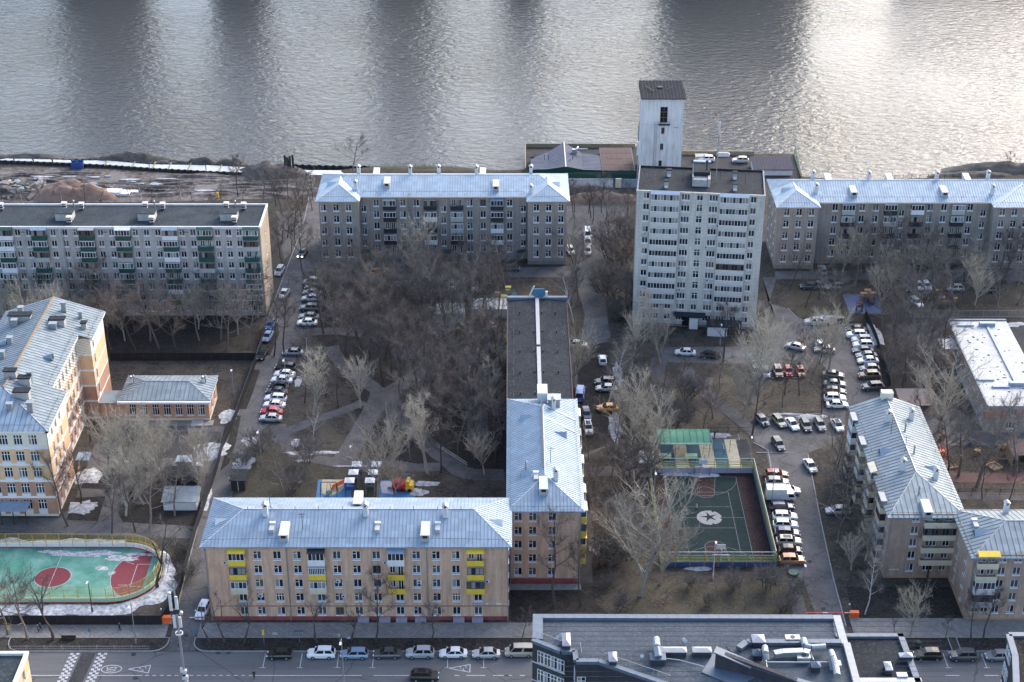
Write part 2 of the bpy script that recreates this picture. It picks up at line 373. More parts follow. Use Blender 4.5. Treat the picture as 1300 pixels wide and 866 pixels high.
mr.inputs['To Min'].default_value = .35; mr.inputs['To Max'].default_value = 1.0
L(w2.outputs[0], mr.inputs['Value'])
w3 = nd(t, 'ShaderNodeTexNoise'); w3.inputs['Scale'].default_value = 1.15; w3.inputs['Detail'].default_value = 4; w3.inputs['Distortion'].default_value = .8
L(mp.outputs[0], w3.inputs['Vector'])
wa = nd(t, 'ShaderNodeMath', operation='MULTIPLY_ADD'); wa.inputs[1].default_value = .38
L(w3.outputs[0], wa.inputs[0]); L(w1.outputs[0], wa.inputs[2])
bp = nd(t, 'ShaderNodeBump'); bp.inputs['Distance'].default_value = .62
L(mr.outputs[0], bp.inputs['Strength']); L(wa.outputs[0], bp.inputs['Height']); L(bp.outputs[0], b.inputs['Normal'])
b.inputs['Base Color'].default_value = (.062, .064, .062, 1); b.inputs['Roughness'].default_value = .13
b.inputs['IOR'].default_value = 1.333
M['water'] = m
def sheet(name, pts, mat, z=.004, px=True, thick=0.0, kind='structure', jit=0.0, step=2.5, parent=None):
 P = [at(p[0], p[1]) if px else Vector((p[0], p[1], 0)) for p in pts]
 if jit:
  Q = []
  for i, a in enumerate(P):
   b_ = P[(i + 1) % len(P)]; n = max(1, int((b_ - a).length / step))
   for k in range(n): Q.append(a.lerp(b_, k / n))
  P = [p + Vector((noise.noise(p * .35) * jit + noise.noise(p * 1.1) * jit * .5, noise.noise(p * .35 + Vector((9, 4, 2))) * jit + noise.noise(p * 1.1 + Vector((3, 7, 1))) * jit * .5, 0)) for p in P]
 mb = MB(mat)
 if thick: mb.prism([(p.x, p.y) for p in P], z - thick if z > thick else 0, z)
 else:
  a = sum(P[i].x*P[(i+1)%len(P)].y - P[(i+1)%len(P)].x*P[i].y for i in range(len(P)))
  if a < 0: P = P[::-1]
  mb.face([(p.x, p.y, z) for p in P])
 o = mb.build(name, parent)
 if not parent: tag(o, kind=kind)
 return o
def ribbon(name, pts, width, mat, z=.004, px=True, parent=None, kind='structure', mb=None, edge=0.0):
 P = [at(p[0], p[1]) if px else Vector((p[0], p[1], 0)) for p in pts]
 Q = []
 for i in range(len(P) - 1):
  p0 = P[max(i-1, 0)]; p1 = P[i]; p2 = P[i+1]; p3 = P[min(i+2, len(P)-1)]
  n = max(2, int((p2 - p1).length / 2.0)) if len(P) > 2 else 1
  for k in range(n):
   t_ = k / n
   Q.append(.5 * ((2*p1) + (p2-p0)*t_ + (2*p0-5*p1+4*p2-p3)*t_*t_ + (3*p1-p0-3*p2+p3)*t_**3))
 Q.append(P[-1])
 own = mb is None
 if own: mb = MB(mat)
 Lp = []; Rp = []
 for i, q in enumerate(Q):
  d = (Q[min(i+1, len(Q)-1)] - Q[max(i-1, 0)]); d.z = 0; d.normalize(); nrm = Vector((-d.y, d.x, 0))
  w1_ = width/2 + (noise.noise(q * .5) * edge if edge else 0); w2_ = width/2 + (noise.noise(q * .5 + Vector((5, 5, 5))) * edge if edge else 0)
  Lp.append(q + nrm * w1_); Rp.append(q - nrm * w2_)
 for i in range(len(Q) - 1):
  mb.face([(Rp[i].x, Rp[i].y, z), (Rp[i+1].x, Rp[i+1].y, z), (Lp[i+1].x, Lp[i+1].y, z), (Lp[i].x, Lp[i].y, z)])
 if own:
  o = mb.build(name, parent)
  if kind and not parent: tag(o, kind=kind)
  return o
def kerb(name, pts, px=True, w=.18, h=.13, mat=None, z=0, close=False, parent=None):
 P = [at(p[0], p[1]) if px else Vector((p[0], p[1], 0)) for p in pts]
 if close: P.append(P[0])
 mb = MB(mat or M['kerb'])
 for a, b_ in zip(P, P[1:]): mb.beam((a.x, a.y, z + h/2), (b_.x, b_.y, z + h/2), w, h)
 o = mb.build(name, parent)
 if not parent: tag(o, kind='structure')
 return o
mb = MB(M['water']); mb.face([(-1500, 330, -2.2), (1500, 330, -2.2), (1500, 2600, -2.2), (-1500, 2600, -2.2)])
tag(mb.build('water'), kind='structure')
shore_px = [(0, 207), (60, 206), (130, 207), (200, 211), (330, 218), (420, 217), (470, 217), (640, 216), (667, 215), (667, 186), (866, 186), (866, 195), (1008, 195), (1018, 224), (1070, 228), (1120, 228), (1180, 226), (1225, 221), (1262, 214), (1300, 209)]
SH = [at(*p) for p in shore_px]
SH = [Vector((-700, SH[0].y + 6, 0)), Vector((-190, SH[0].y + 2, 0))] + SH + [Vector((200, SH[-1].y + 14, 0)), Vector((700, SH[-1].y + 60, 0))]
mb = MB(M['ground'])
mb.face([(-700, -60, 0), (700, -60, 0)] + [(p.x, p.y, 0) for p in reversed(SH)])
for a, b_ in zip(SH, SH[1:]): mb.face([(a.x, a.y, 0), (b_.x, b_.y, 0), (b_.x, b_.y, -4), (a.x, a.y, -4)])
tag(mb.build('ground'), kind='structure')
mb = MB(M['soil']); mb.box(-1500, 1500, 648, 1400, -4, 2.5)
tag(mb.build('far_bank'), kind='structure')
# street
SY = 217.7; VY = 221.3; PY = 225.35
def rect(name, x0, x1, y0, y1, mat, z, kind='structure', parent=None):
 mb = MB(mat); mb.face([(x0, y0, z), (x1, y0, z), (x1, y1, z), (x0, y1, z)])
 o = mb.build(name, parent)
 if not parent: tag(o, kind=kind)
 return o
rect('street', -400, 400, 186, SY, M['asphalt'], .004)
rect('pavement', -400, 400, 180, 186, M['pave'], .008)
left_edge = [(213, 826), (216, 812), (222, 790), (228, 760), (240, 712), (252, 664), (266, 615), (281, 572), (296, 530), (312, 486), (326, 448), (340, 405), (352, 372), (366, 335), (380, 300), (388, 272), (392, 250)]
right_edge = [(412, 250), (408, 275), (400, 308), (396, 340), (408, 352), (402, 416), (386, 422), (376, 452), (372, 475), (352, 532), (334, 545), (320, 566), (306, 596), (296, 625), (288, 650), (266, 700), (262, 790), (246, 812), (248, 826)]
sheet('side_road', left_edge + right_edge, M['asphalt_old'], .012)
kerb('side_road_kerb', left_edge[2:], h=.12)
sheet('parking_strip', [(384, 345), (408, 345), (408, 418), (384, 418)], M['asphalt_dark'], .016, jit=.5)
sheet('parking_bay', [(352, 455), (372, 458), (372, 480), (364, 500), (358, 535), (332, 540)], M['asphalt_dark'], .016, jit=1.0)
for k, pts in enumerate(([(296, 528), (306, 530), (300, 560), (292, 590), (278, 600)], [(318, 470), (330, 470), (322, 500), (312, 520), (302, 520)], [(337, 425), (350, 410), (356, 425), (342, 450), (333, 450)])):
 sheet('worn_verge', pts, M['soil'], .020, jit=1.2)
def px_x(px, y):           # X of photo column px on the ground at depth y
 r = math.atan2(CAM_H, y); v = math.tan(r - PITCH)
 z = y * math.cos(PITCH) + CAM_H * math.sin(PITCH)
 return (px - 650) / FPX * z
X_a, X_b = px_x(212, 223), px_x(252, 223)
rect('pavement', -140, X_a, VY, PY, M['pave'], .10)
rect('pavement', X_b, px_x(1066, 223), VY, PY, M['pave'], .10)
rect('pavement', px_x(1083, 223), 140, VY, PY + 1.2, M['pave'], .10)
def verge(x0, x1, ra=2.5, name='verge', cut=1.2):
 pts = [(x0, VY)]
 for k in range(7):
  a = R(180 + 15 * k); pts.append((x0 + ra + ra * math.cos(a), SY + ra + ra * math.sin(a)))
 for k in range(7):
  a = R(270 + 15 * k); pts.append((x1 - ra + ra * math.cos(a), SY + ra + ra * math.sin(a)))
 pts.append((x1, VY))
 mb = MB(M['soil']); mb.prism(pts, 0, .11); tag(mb.build(name), kind='structure')
 mb = MB(M['kerb'])
 for a, b_ in zip(pts, pts[1:]): mb.beam((a[0], a[1], .07), (b_[0], b_[1], .07), .18, .15)
 mb.beam((x0, VY - .02, .07), (x1, VY - .02, .07), .12, .13)
 tag(mb.build('kerb'), kind='structure')
verge(px_x(13, 221), px_x(213, 219.5))
verge(px_x(246, 219.5), px_x(1040, 219.5))
verge(px_x(1140, 219.5), px_x(1206, 219.5), .3); verge(px_x(1217, 219.5), px_x(1300, 219.5) + 20, .3)
def marks():
 mb = MB(M['line']); z = .010
 yl = 174 / math.tan(PITCH + math.atan((857.6 - 433) / FPX))
 def seg(pa, pb): mb.box(px_x(pa, yl), px_x(pb, yl), yl - .08, yl + .08, z - .002, z)
 seg(-60, 90); seg(118, 181)
 x = 184
 while x < 322: seg(x, x + 5); x += 9.4
 seg(322, 459); seg(474, 519)
 for a in (536, 577, 592, 626, 640, 660): seg(a, a + (24 if a in (592, 626) else 6))
 x = 300
 while x < 1400:
  if x > 1160: seg(x, x + 18)
  x += 50
 for px in (334, 381, 428, 473, 568, 614, 1203, 1252):
  X = px_x(px, 214); mb.box(X - .06, X + .06, 213.6, 217.2, z - .002, z); mb.box(X - .5, X + .5, 213.5, 213.6, z - .002, z)
 for cx, cy in ((178, 849.5), (585, 848.5)):
  c = at(cx, cy); pts = [(-1.9, 0), (1.5, 1.0), (1.5, -1.0)]
  for i in range(3):
   a = pts[i]; b_ = pts[(i + 1) % 3]
   mb.beam((c.x + a[0], c.y + a[1], z - .001), (c.x + b_[0], c.y + b_[1], z - .001), .16, .004)
  for q in ((-.2, .25, .6), (.3, -.3, .8), (.7, .45, .5)):
   mb.beam((c.x + q[0], c.y + q[1], z - .001), (c.x + q[0] + q[2] * .5, c.y + q[1] - .3, z - .001), .12, .004)
   mb.beam((c.x + q[0], c.y + q[1] - .1, z - .001), (c.x + q[0] + .2, c.y + q[1] + .3, z - .001), .12, .004)
 c = at(141.5, 849.5)
 N = 26
 for i in range(N):
  a, b_ = 2 * math.pi * i / N, 2 * math.pi * (i + 1) / N
  mb.beam((c.x + 1.65 * math.cos(a), c.y + .98 * math.sin(a), z - .001), (c.x + 1.65 * math.cos(b_), c.y + .98 * math.sin(b_), z - .001), .15, .004)
 def stroke(pts):
  for a, b_ in zip(pts, pts[1:]):
   mb.beam((c.x + a[0], c.y + a[1], z - .001), (c.x + b_[0], c.y + b_[1], z - .001), .15, .004)
 stroke([(-.75, -.12), (-.95, -.3), (-.6, -.55), (-.1, -.3), (.55, .0), (.75, -.05), (.75, -.6)][0:0] or [(.55, .12), (.8, .3), (.55, .52), (.2, .45), (-.75, .08), (-.75, .58)])
 N = 14
 for i in range(N):
  a, b_ = 2 * math.pi * i / N, 2 * math.pi * (i + 1) / N
  mb.beam((c.x + .75 * math.cos(a), c.y - .32 + .22 * math.sin(a), z - .001), (c.x + .75 * math.cos(b_), c.y - .32 + .22 * math.sin(b_), z - .001), .13, .004)
 tag(mb.build('road_markings'), kind='structure')
 a0 = at(113, 829); a1 = at(96, 866);
 d = (a1 - a0); d.z = 0; ln = d.length; d.normalize()
 mb = MB(M['asphalt_dark'])
 w = 1.0
 for k in range(1): mb.beam((a0.x, a0.y, .02), (a0.x + d.x * ln * 1.3, a0.y + d.y * ln * 1.3, .02), 2.3, .03)
 mb.m(M['line'])
 st = .5
 for side in (-1, 1):
  for col_ in range(3):
   for k in range(int(ln * 1.3 / st)):
    if (k + col_) % 2: continue
    q0 = Vector((a0.x, a0.y, 0)) + d * (k * st); off = side * 2.3 + (col_ - 1) * st
    x, y = q0.x + off, q0.y
    mb.box(x - st/2, x + st/2, y - st, y, .008, .0125)
 tag(mb.build('speed_hump'), kind='structure')
marks()
# yards, lanes and paths of the blocks behind
lot = [(976, 385), (1000, 392), (1012, 404), (1030, 412), (1095, 412), (1112, 440), (1122, 490), (1112, 520), (1074, 520), (1072, 545), (1064, 560), (1026, 575), (1030, 600), (1042, 662), (1058, 735), (1078, 812), (1082, 826), (1040, 826), (1042, 812), (1034, 775), (1020, 738), (1010, 730), (1000, 722), (976, 590), (972, 572), (958, 560), (956, 545), (975, 528), (1040, 526), (1052, 512), (1050, 470), (1036, 452), (1020, 478), (956, 478), (955, 462), (840, 460), (838, 441), (955, 440), (974, 425), (984, 402), (968, 352), (986, 352)]
sheet('car_park', lot, M['asphalt_old'], .012)
sheet('lane', [(725, 335), (735, 335), (730, 270), (785, 262), (778, 300), (768, 340), (772, 400), (776, 430), (780, 470), (782, 560), (742, 580), (740, 560), (733, 505), (722, 460), (724, 440), (736, 430), (740, 400)], M['asphalt_old'], .008, jit=1.0)
sheet('lane', [(728, 440), (778, 432), (782, 560), (742, 575)], M['soil'], .014, jit=1.5)
sheet('lane', [(400, 342), (660, 340), (725, 338), (725, 352), (640, 352), (400, 356)], M['asphalt_old'], .016, jit=.6)
sheet('lane', [(984, 345), (1300, 343), (1340, 343), (1340, 356), (1300, 356), (984, 354)], M['asphalt_old'], .016, jit=.6)
sheet('yard', [(392, 250), (720, 262), (800, 262), (800, 300), (725, 300), (720, 330), (396, 340)], M['asphalt_old'], .0045, jit=1)
sheet('lane', [(350, 268), (400, 268), (392, 300), (360, 330), (352, 300)], M['asphalt_old'], .0085, jit=1)
for pts, w in (([(345, 560), (368, 547), (404, 532), (440, 520), (462, 510)], 2.6),
    ([(352, 540), (360, 556), (368, 570), (384, 579), (410, 585), (445, 588), (490, 589), (530, 594), (560, 592)], 3.0),
    ([(432, 590), (448, 565), (462, 540), (478, 512), (484, 495)], 4.2),
    ([(420, 440), (428, 455), (445, 470), (468, 488), (486, 500)], 3.4),
    ([(486, 504), (520, 483), (548, 462), (570, 448)], 4.2),
    ([(490, 500), (512, 530), (538, 560), (566, 582), (592, 601), (640, 603)], 4.0),
    ([(602, 440), (605, 500), (606, 560)], 4.2),
    ([(380, 424), (420, 420), (460, 424)], 3.5),
    ([(868, 466), (884, 487), (905, 507), (935, 530), (962, 552)], 3.2),
    ([(735, 602), (770, 598), (820, 602)], 3.5), ([(738, 612), (742, 660), (744, 740)], 2.5),
    ([(838, 455), (836, 480), (870, 484), (905, 486)], 3.6), ([(1004, 735), (1010, 755), (1018, 785)], 2.2)):
 ribbon('path', pts, w, M['path'], .020 + .0007 * len(pts) + random.random() * .003, edge=.5)
sheet('park_plaza', [(492, 438), (560, 434), (568, 442), (556, 454), (502, 456)], M['path'], .013, jit=1.5)
sheet('leafy_lawn', [(364, 462), (400, 462), (462, 505), (430, 514), (372, 538)], M['ground'], .006, jit=1)
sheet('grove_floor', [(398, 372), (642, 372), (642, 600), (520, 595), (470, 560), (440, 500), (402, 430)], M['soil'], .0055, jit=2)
sheet('leafy_lawn', [(780, 480), (868, 486), (900, 515), (950, 552), (955, 590), (780, 592)], M['yard'], .0065, jit=1)
sheet('leafy_lawn', [(880, 478), (1035, 482), (1048, 520), (970, 528), (945, 540), (905, 505)], M['yard'], .0068, jit=1)
sheet('bare_lawn', [(800, 742), (1020, 742), (1036, 800), (800, 800)], M['green_ground'], .0062, jit=1)
sheet('bare_lawn', [(290, 560), (350, 548), (366, 575), (400, 588), (480, 596), (480, 640), (290, 640)], M['green_ground'], .0058, jit=1)
sheet('bare_lawn', [(1005, 362), (1080, 362), (1100, 408), (1035, 408), (1010, 398)], M['green_ground'], .0058, jit=1)
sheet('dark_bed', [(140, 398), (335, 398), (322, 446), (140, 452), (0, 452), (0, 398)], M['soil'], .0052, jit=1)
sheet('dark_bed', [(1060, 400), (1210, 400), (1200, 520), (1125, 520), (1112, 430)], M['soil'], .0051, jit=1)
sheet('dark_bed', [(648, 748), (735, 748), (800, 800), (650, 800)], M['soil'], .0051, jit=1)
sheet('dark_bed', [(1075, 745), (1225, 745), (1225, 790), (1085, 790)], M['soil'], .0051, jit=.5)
sheet('school_yard', [(95, 640), (130, 540), (160, 535), (285, 542), (272, 600), (255, 650), (250, 672), (60, 672)], M['asphalt_old'], .0066, jit=.6)
sheet('school_yard', [(0, 658), (90, 658), (250, 664), (246, 684), (0, 676)], M['asphalt_old'], .0074)
sheet('sports_court', [(195, 548), (280, 548), (278, 580), (198, 582)], M['asphalt_dark'], .0105)
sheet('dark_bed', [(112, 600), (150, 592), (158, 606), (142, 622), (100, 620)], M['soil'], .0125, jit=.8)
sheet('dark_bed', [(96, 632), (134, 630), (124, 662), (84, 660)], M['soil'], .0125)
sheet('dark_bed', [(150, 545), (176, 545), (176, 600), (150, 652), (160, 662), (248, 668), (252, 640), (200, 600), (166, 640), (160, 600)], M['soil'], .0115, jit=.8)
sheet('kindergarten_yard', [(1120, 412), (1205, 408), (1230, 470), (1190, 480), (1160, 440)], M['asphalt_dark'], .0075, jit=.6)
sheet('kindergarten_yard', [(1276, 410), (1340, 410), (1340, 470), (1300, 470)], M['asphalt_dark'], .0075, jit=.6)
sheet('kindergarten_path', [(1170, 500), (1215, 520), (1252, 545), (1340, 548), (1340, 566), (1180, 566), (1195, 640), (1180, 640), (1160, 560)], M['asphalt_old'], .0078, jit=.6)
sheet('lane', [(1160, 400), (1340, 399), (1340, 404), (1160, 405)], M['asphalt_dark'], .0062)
sheet('path', [(1210, 625), (1360, 627), (1360, 636), (1214, 634)], M['path'], .0088)
sheet('red_play_surface', [(1172, 560), (1200, 560), (1210, 600), (1300, 600), (1300, 574), (1360, 574), (1360, 615), (1190, 612)], M['red_rubber'], .0095, jit=.4)
kerb('kerb', [(975, 528), (1040, 526)]); kerb('kerb', [(956, 562), (975, 572), (1000, 720)])
kerb('kerb', [(1026, 578), (1030, 600), (1042, 662), (1058, 735), (1074, 795)])
kerb('kerb', [(956, 480), (1020, 480)]); kerb('kerb', [(1000, 392), (1012, 404), (1030, 412), (1095, 412)])
kerb('kerb', [(960, 575), (1002, 575)])
mb = MB(M['line_thin'])
for k in range(8):
 a = at(922 + k * 4.6, 447.5); b_ = at(916 + k * 4.6 , 453)
 mb.beam((a.x, a.y, .024), (b_.x, b_.y, .024), .5, .004)
tag(mb.build('road_markings'), kind='structure')
sheet('building_site', [(-60, 212), (60, 212), (150, 216), (240, 222), (330, 224), (400, 224), (402, 246), (340, 252), (200, 256), (-60, 258)], M['mud'], .02, jit=1.5)
def mound(name, px, py, rx, ry, h, mat, seed=0, rough=.5, label=None, cat='spoil heap', z0=0, kind=None, n=22):
 c = at(px, py); mb = MB(mat); rnd = Vector((seed * 7.3, seed * 3.1, 0))
 rings = 9; pts = []
 for r in range(rings + 1):
  f = r / rings
  for k in range(n):
   a = 2 * math.pi * k / n; rr = f * (1 + .25 * noise.noise(Vector((math.cos(a) * 1.3, math.sin(a) * 1.3, seed))) )
   p = Vector((math.cos(a) * rx * rr, math.sin(a) * ry * rr, 0))
   z = h * (1 - f * f) * (1 + rough * noise.noise(p * .35 + rnd)) + (rough * .9 * h * .3 * noise.noise(p * 1.3 + rnd) if f < .95 else 0)
   pts.append((c.x + p.x, c.y + p.y, max(z0 + z, z0) if f < 1 else z0 - .05))
 mb.v = pts
 for r in range(rings):
  for k in range(n):
   k2 = (k + 1) % n
   mb.f.append((r*n + k, (r+1)*n + k, (r+1)*n + k2, r*n + k2)); mb.mi.append(0)
 o = mb.build(name, smooth=True)
 if kind: tag(o, kind=kind)
 else: tag(o, label, cat)
 return o
mound('spoil_heap', 35, 202.5, 20, 3.2, 2.4, M['earth_dark'], 1, label='long dark spoil heap at the water left of the blue container', z0=-1)
mound('spoil_heap', 118, 204.5, 5, 2.0, 1.4, M['earth_dark'], 2, label='small dark heap at the water right of the blue container', z0=-1)
mound('spoil_heap', 164, 204, 16, 3.4, 3.4, M['earth_dark'], 3, label='broad dark spoil heap behind the white slab strip', z0=-1)
mound('spoil_heap', 215, 207.5, 11, 2.4, 2.2, M['earth_dark'], 4, label='low dark heap behind the middle of the white slab strip', z0=-1)
mound('spoil_heap', 262, 209, 8, 2.6, 3.2, M['earth_dark'], 5, label='domed dark heap behind the right part of the slab strip', z0=-1)
mound('spoil_heap', 295, 210, 7, 2.6, 3.2, M['earth_dark'], 6, label='domed dark heap at the right end of the slab strip water side', z0=-1)
mound('spoil_heap', 345, 221, 10, 4.6, 3.2, M['earth_dark'], 7, label='high black spoil heap beside the tall steel piles', rough=.35)
mound('spoil_heap', 90, 248, 13, 5, 3.6, M['earth_red'], 8, label='reddish earth mound between the rubble and the white slabs')
mound('spoil_heap', 762, 252, 10, 3.2, 1.8, M['earth_red'], 9, label='low rusty earth bank behind the bare trees right of the zinc roof')
mound('spoil_heap', 735, 243, 12, 2.6, 1.6, M['earth_dark'], 10, label='dark earth bank in front of the whitewashed river wall')
mound('river_islet', 520, 219, 29, 8.5, 2.8, M['green_ground'], 11, rough=.2, kind='structure', z0=-1.6)
mound('shore_scrub', 1292, 215, 22, 4, 2.4, M['earth_dark'], 12, kind='structure', z0=-.5)
mound('shore_scrub', 1240, 222, 14, 2.6, 1.4, M['earth_dark'], 13, kind='structure', z0=-.5)
random.seed(3)
mb = MB(M['mud'])
for k in range(46):
 x = random.uniform(-60, 400); y = random.uniform(220, 249); c = at(x, y); ln = random.uniform(6, 26); w = random.uniform(.5, 1.6); h = random.uniform(.25, .8)
 prev = None; a = random.uniform(-.15, .12)
 for i in range(9):
  f = i / 8; X = c.x + (f - .5) * ln; Y = c.y + (f - .5) * ln * a + 1.6 * noise.noise(Vector((X * .08, k, 0)))
  hh = h * math.sin(math.pi * f) + .01
  ring = [(X, Y - w, .0), (X, Y - w * .3, hh), (X, Y + w * .4, hh * .9), (X, Y + w, .0)]
  if prev:
   for j in range(3): mb.face([prev[j], ring[j], ring[j+1], prev[j+1]])
  prev = ring
tag(mb.build('mud_ruts'), kind='stuff')
mb = MB(M['snow_dirty'])
for k in range(36):
 x = random.choice([random.uniform(-20, 60), random.uniform(130, 270), random.uniform(0, 380)]); y = random.uniform(224, 248); c = at(x, y)
 n = 7; r = random.uniform(.4, 1.8)
 mb.prism([(c.x + math.cos(6.28 * i / n) * r * random.uniform(.8, 2.6), c.y + math.sin(6.28 * i / n) * r * .5 * random.uniform(.5, 1)) for i in range(n)], 0, random.uniform(.1, .5))
tag(mb.build('slush_patches'), kind='stuff')
c = at(30, 243); mb = MB(M['rubble'])
r_ = empty('rubble_pile', (c.x, c.y, 0), 0, 'heap of broken concrete chunks beside the red mound', 'rubble heap')
for k in range(60):
 mbk = MB(M['rubble'] if k % 3 else M['concrete']); s = random.uniform(.6, 1.9)
 q = [(random.uniform(-1, 1) * .1 + x * s * .6, random.uniform(-.1, .1) + y * s * .45) for x, y in ((-1,-1),(1,-.8),(.8,1),(-.9,.9))]
 mbk.prism(q, 0, s * .45)
 o = mbk.build('chunk', r_, (random.gauss(0, 5.5), random.gauss(0, 2.4), 0), random.uniform(0, 3))
 o.location.z = max(0, 2.6 * (1 - (o.location.x / 10) ** 2 - (o.location.y / 4.5) ** 2)) * random.uniform(.7, 1)
 o.rotation_euler = (random.uniform(-.5, .5), random.uniform(-.5, .5), random.uniform(0, 3))
r_ = empty('slab_stack', tuple(at(145, 247)), 0, 'flat stack of white concrete slabs on the muddy site', 'slab stack')
mb = MB(M['white_plaster']); mb.box(-2.1, 2.1, -1.3, 1.3, 0, .35); me = mb.mesh('slab')
for i, (x, y, z) in enumerate([(-2.4, 0, 0), (2.0, .2, 0), (-2.2, .1, .37), (2.2, 0, .37), (-.2, .3, .74), (4.0, 2.2, 0), (-5.6, .6, 0)]):
 place('slab', me, r_, (x, y, z), random.uniform(-.06, .06))
def cofferdam():
 r = empty('sheet_pile_dam', tuple(at(200, 213)), 0, 'strip of white slabs between two zigzag sheet pile rows on the shore', 'pile dam')
 o0 = at(200, 213)
 bk = [at(x, y) - o0 for x, y in ((-30, 202), (92, 206), (135, 206), (190, 211), (262, 212), (322, 215))]
 ft = [at(x, y) - o0 for x, y in ((-30, 206), (92, 211), (135, 213), (190, 217), (262, 221), (318, 223))]
 def zig(line, nm):
  mb = MB(M['dark_metal']); k = 0
  for a, b_ in zip(line, line[1:]):
   n = int((b_ - a).length / .9); d = (b_ - a).normalized(); nr = Vector((-d.y, d.x, 0)); prev = None
   for i in range(n * 2 + 1):
    p = a.lerp(b_, i / (n * 2)) + nr * (.28 if (i // 2) % 2 else -.28)
    if prev: mb.beam((prev.x, prev.y, .2), (p.x, p.y, .2), .12, 1.4)
    prev = p
  o = mb.build(nm, r); tag(o, kind='stuff')
 zig(bk, 'sheet_piles'); zig(ft, 'sheet_piles')
 mats = M['slab_white']
 for i in range(5):
  n = 1 if i > 0 else 5
  a0, a1, b0, b1 = bk[i], bk[i+1], ft[i], ft[i+1]
  for k in range(n):
   f0, f1 = k / n + .004, (k + 1) / n - .012
   q = [b0.lerp(b1, f0) + Vector((0, .35, 0)), b0.lerp(b1, f1) + Vector((0, .5, 0)), a0.lerp(a1, f1) - Vector((0, .5, 0)), a0.lerp(a1, f0) - Vector((0, .5, 0))]
   mb = MB(mats); mb.prism([(p.x, p.y) for p in q], .0, .74 + .02 * k); mb.build('slab', r)
 M['tie_olive'] = paint('olive_beam', (.22, .21, .09), .7)
 for px, y0, y1 in ((135, 207, 214), (170, 209, 216), (196, 209, 218), (216, 210, 219), (241, 211, 220), (280, 213, 222), (303, 214, 223), (319, 216, 224)):
  a = at(px + 2, y0) - o0; b_ = at(px - 2, y1) - o0
  mb = MB(M['tie_olive']); mb.beam((a.x, a.y, .9), (b_.x, b_.y, .9), .22, .22); mb.build('tie_beam', r)
cofferdam()
mb = MB(M['dark_metal']); P = [at(x, y) for x, y in ((371, 212), (400, 213), (440, 214), (470, 214))]
for a, b_ in zip(P, P[1:]):
 n = int((b_ - a).length / .9); prev = None
 for i in range(n * 2 + 1):
  p = a.lerp(b_, i / (n * 2)) + Vector((0, .3 if (i // 2) % 2 else -.3, 0))
  if prev: mb.beam((prev.x, prev.y, -.6), (p.x, p.y, -.6), .14, 2.8)
  prev = p
tag(mb.build('sheet_pile_wall'), 'dark zigzag sheet pile wall in the water behind the zinc roof', 'pile wall')
sheet('quay_strip', [(372, 216), (470, 217), (468, 222), (372, 222)], M['white_plaster'], .03)
r_ = empty('steel_piles', tuple(at(367, 221)), 0, 'cluster of tall dark steel piles standing at the water edge', 'piles')
for k, (x, h) in enumerate(((-1.0, 5.6), (-.3, 5.0), (.5, 5.4), (1.4, 5.6))):
 mb = MB(M['dark_metal']); mb.box(x * .9 - .14, x * .9 + .14, -.2, .2, -2, h); mb.box(x * .9 - .3, x * .9 + .3, -.05, .05, -2, h); mb.build('pile', r_)
mb = MB(M['dark_metal']); mb.box(-.3, .5, -.1, .1, -2, 4.4); mb.build('pile_panel', r_)
r_ = empty('skip_container', tuple(at(99, 213)), R(6), 'open blue steel container standing across the slab strip', 'container'); r_.scale = (.85, .8, .8)
mb = MB(M['blue']); mb.prism([(-1.9, -1.1), (1.9, -1.1), (1.9, 1.1), (-1.9, 1.1)], 0, .15)
for a in ((-1.95, 1.95, -1.15, -1.05), (-1.95, 1.95, 1.05, 1.15), (-1.95, -1.85, -1.05, 1.05), (1.85, 1.95, -1.05, 1.05)): mb.box(*a, .15, 2.3)
mb.build('body', r_)
mb = MB(M['blue'])
for k in range(7): mb.box(-1.8 + k * .58, -1.7 + k * .58, -1.22, -1.15, .1, 2.2)
for k in range(3): mb.beam((-1.9 + k*1.9, -1.1, 2.32), (-1.9 + k*1.9, 1.1, 2.32), .1, .08)
mb.build('ribs', r_)
o = MB(M['yellow']); o.obox((0, 0, 0), (.6, .5, 1.3)); o.tube((0, 0, 1.3), (0, 0, 1.6), .2)
tag(o.build('site_cabinet', None, tuple(at(276.5, 251))), 'small yellow post box on the muddy site', 'cabinet')
WC = {}
GL = ['glass_d', 'glass_d', 'glass_d', 'glass_m', 'glass_m', 'glass_c', 'glass_t']
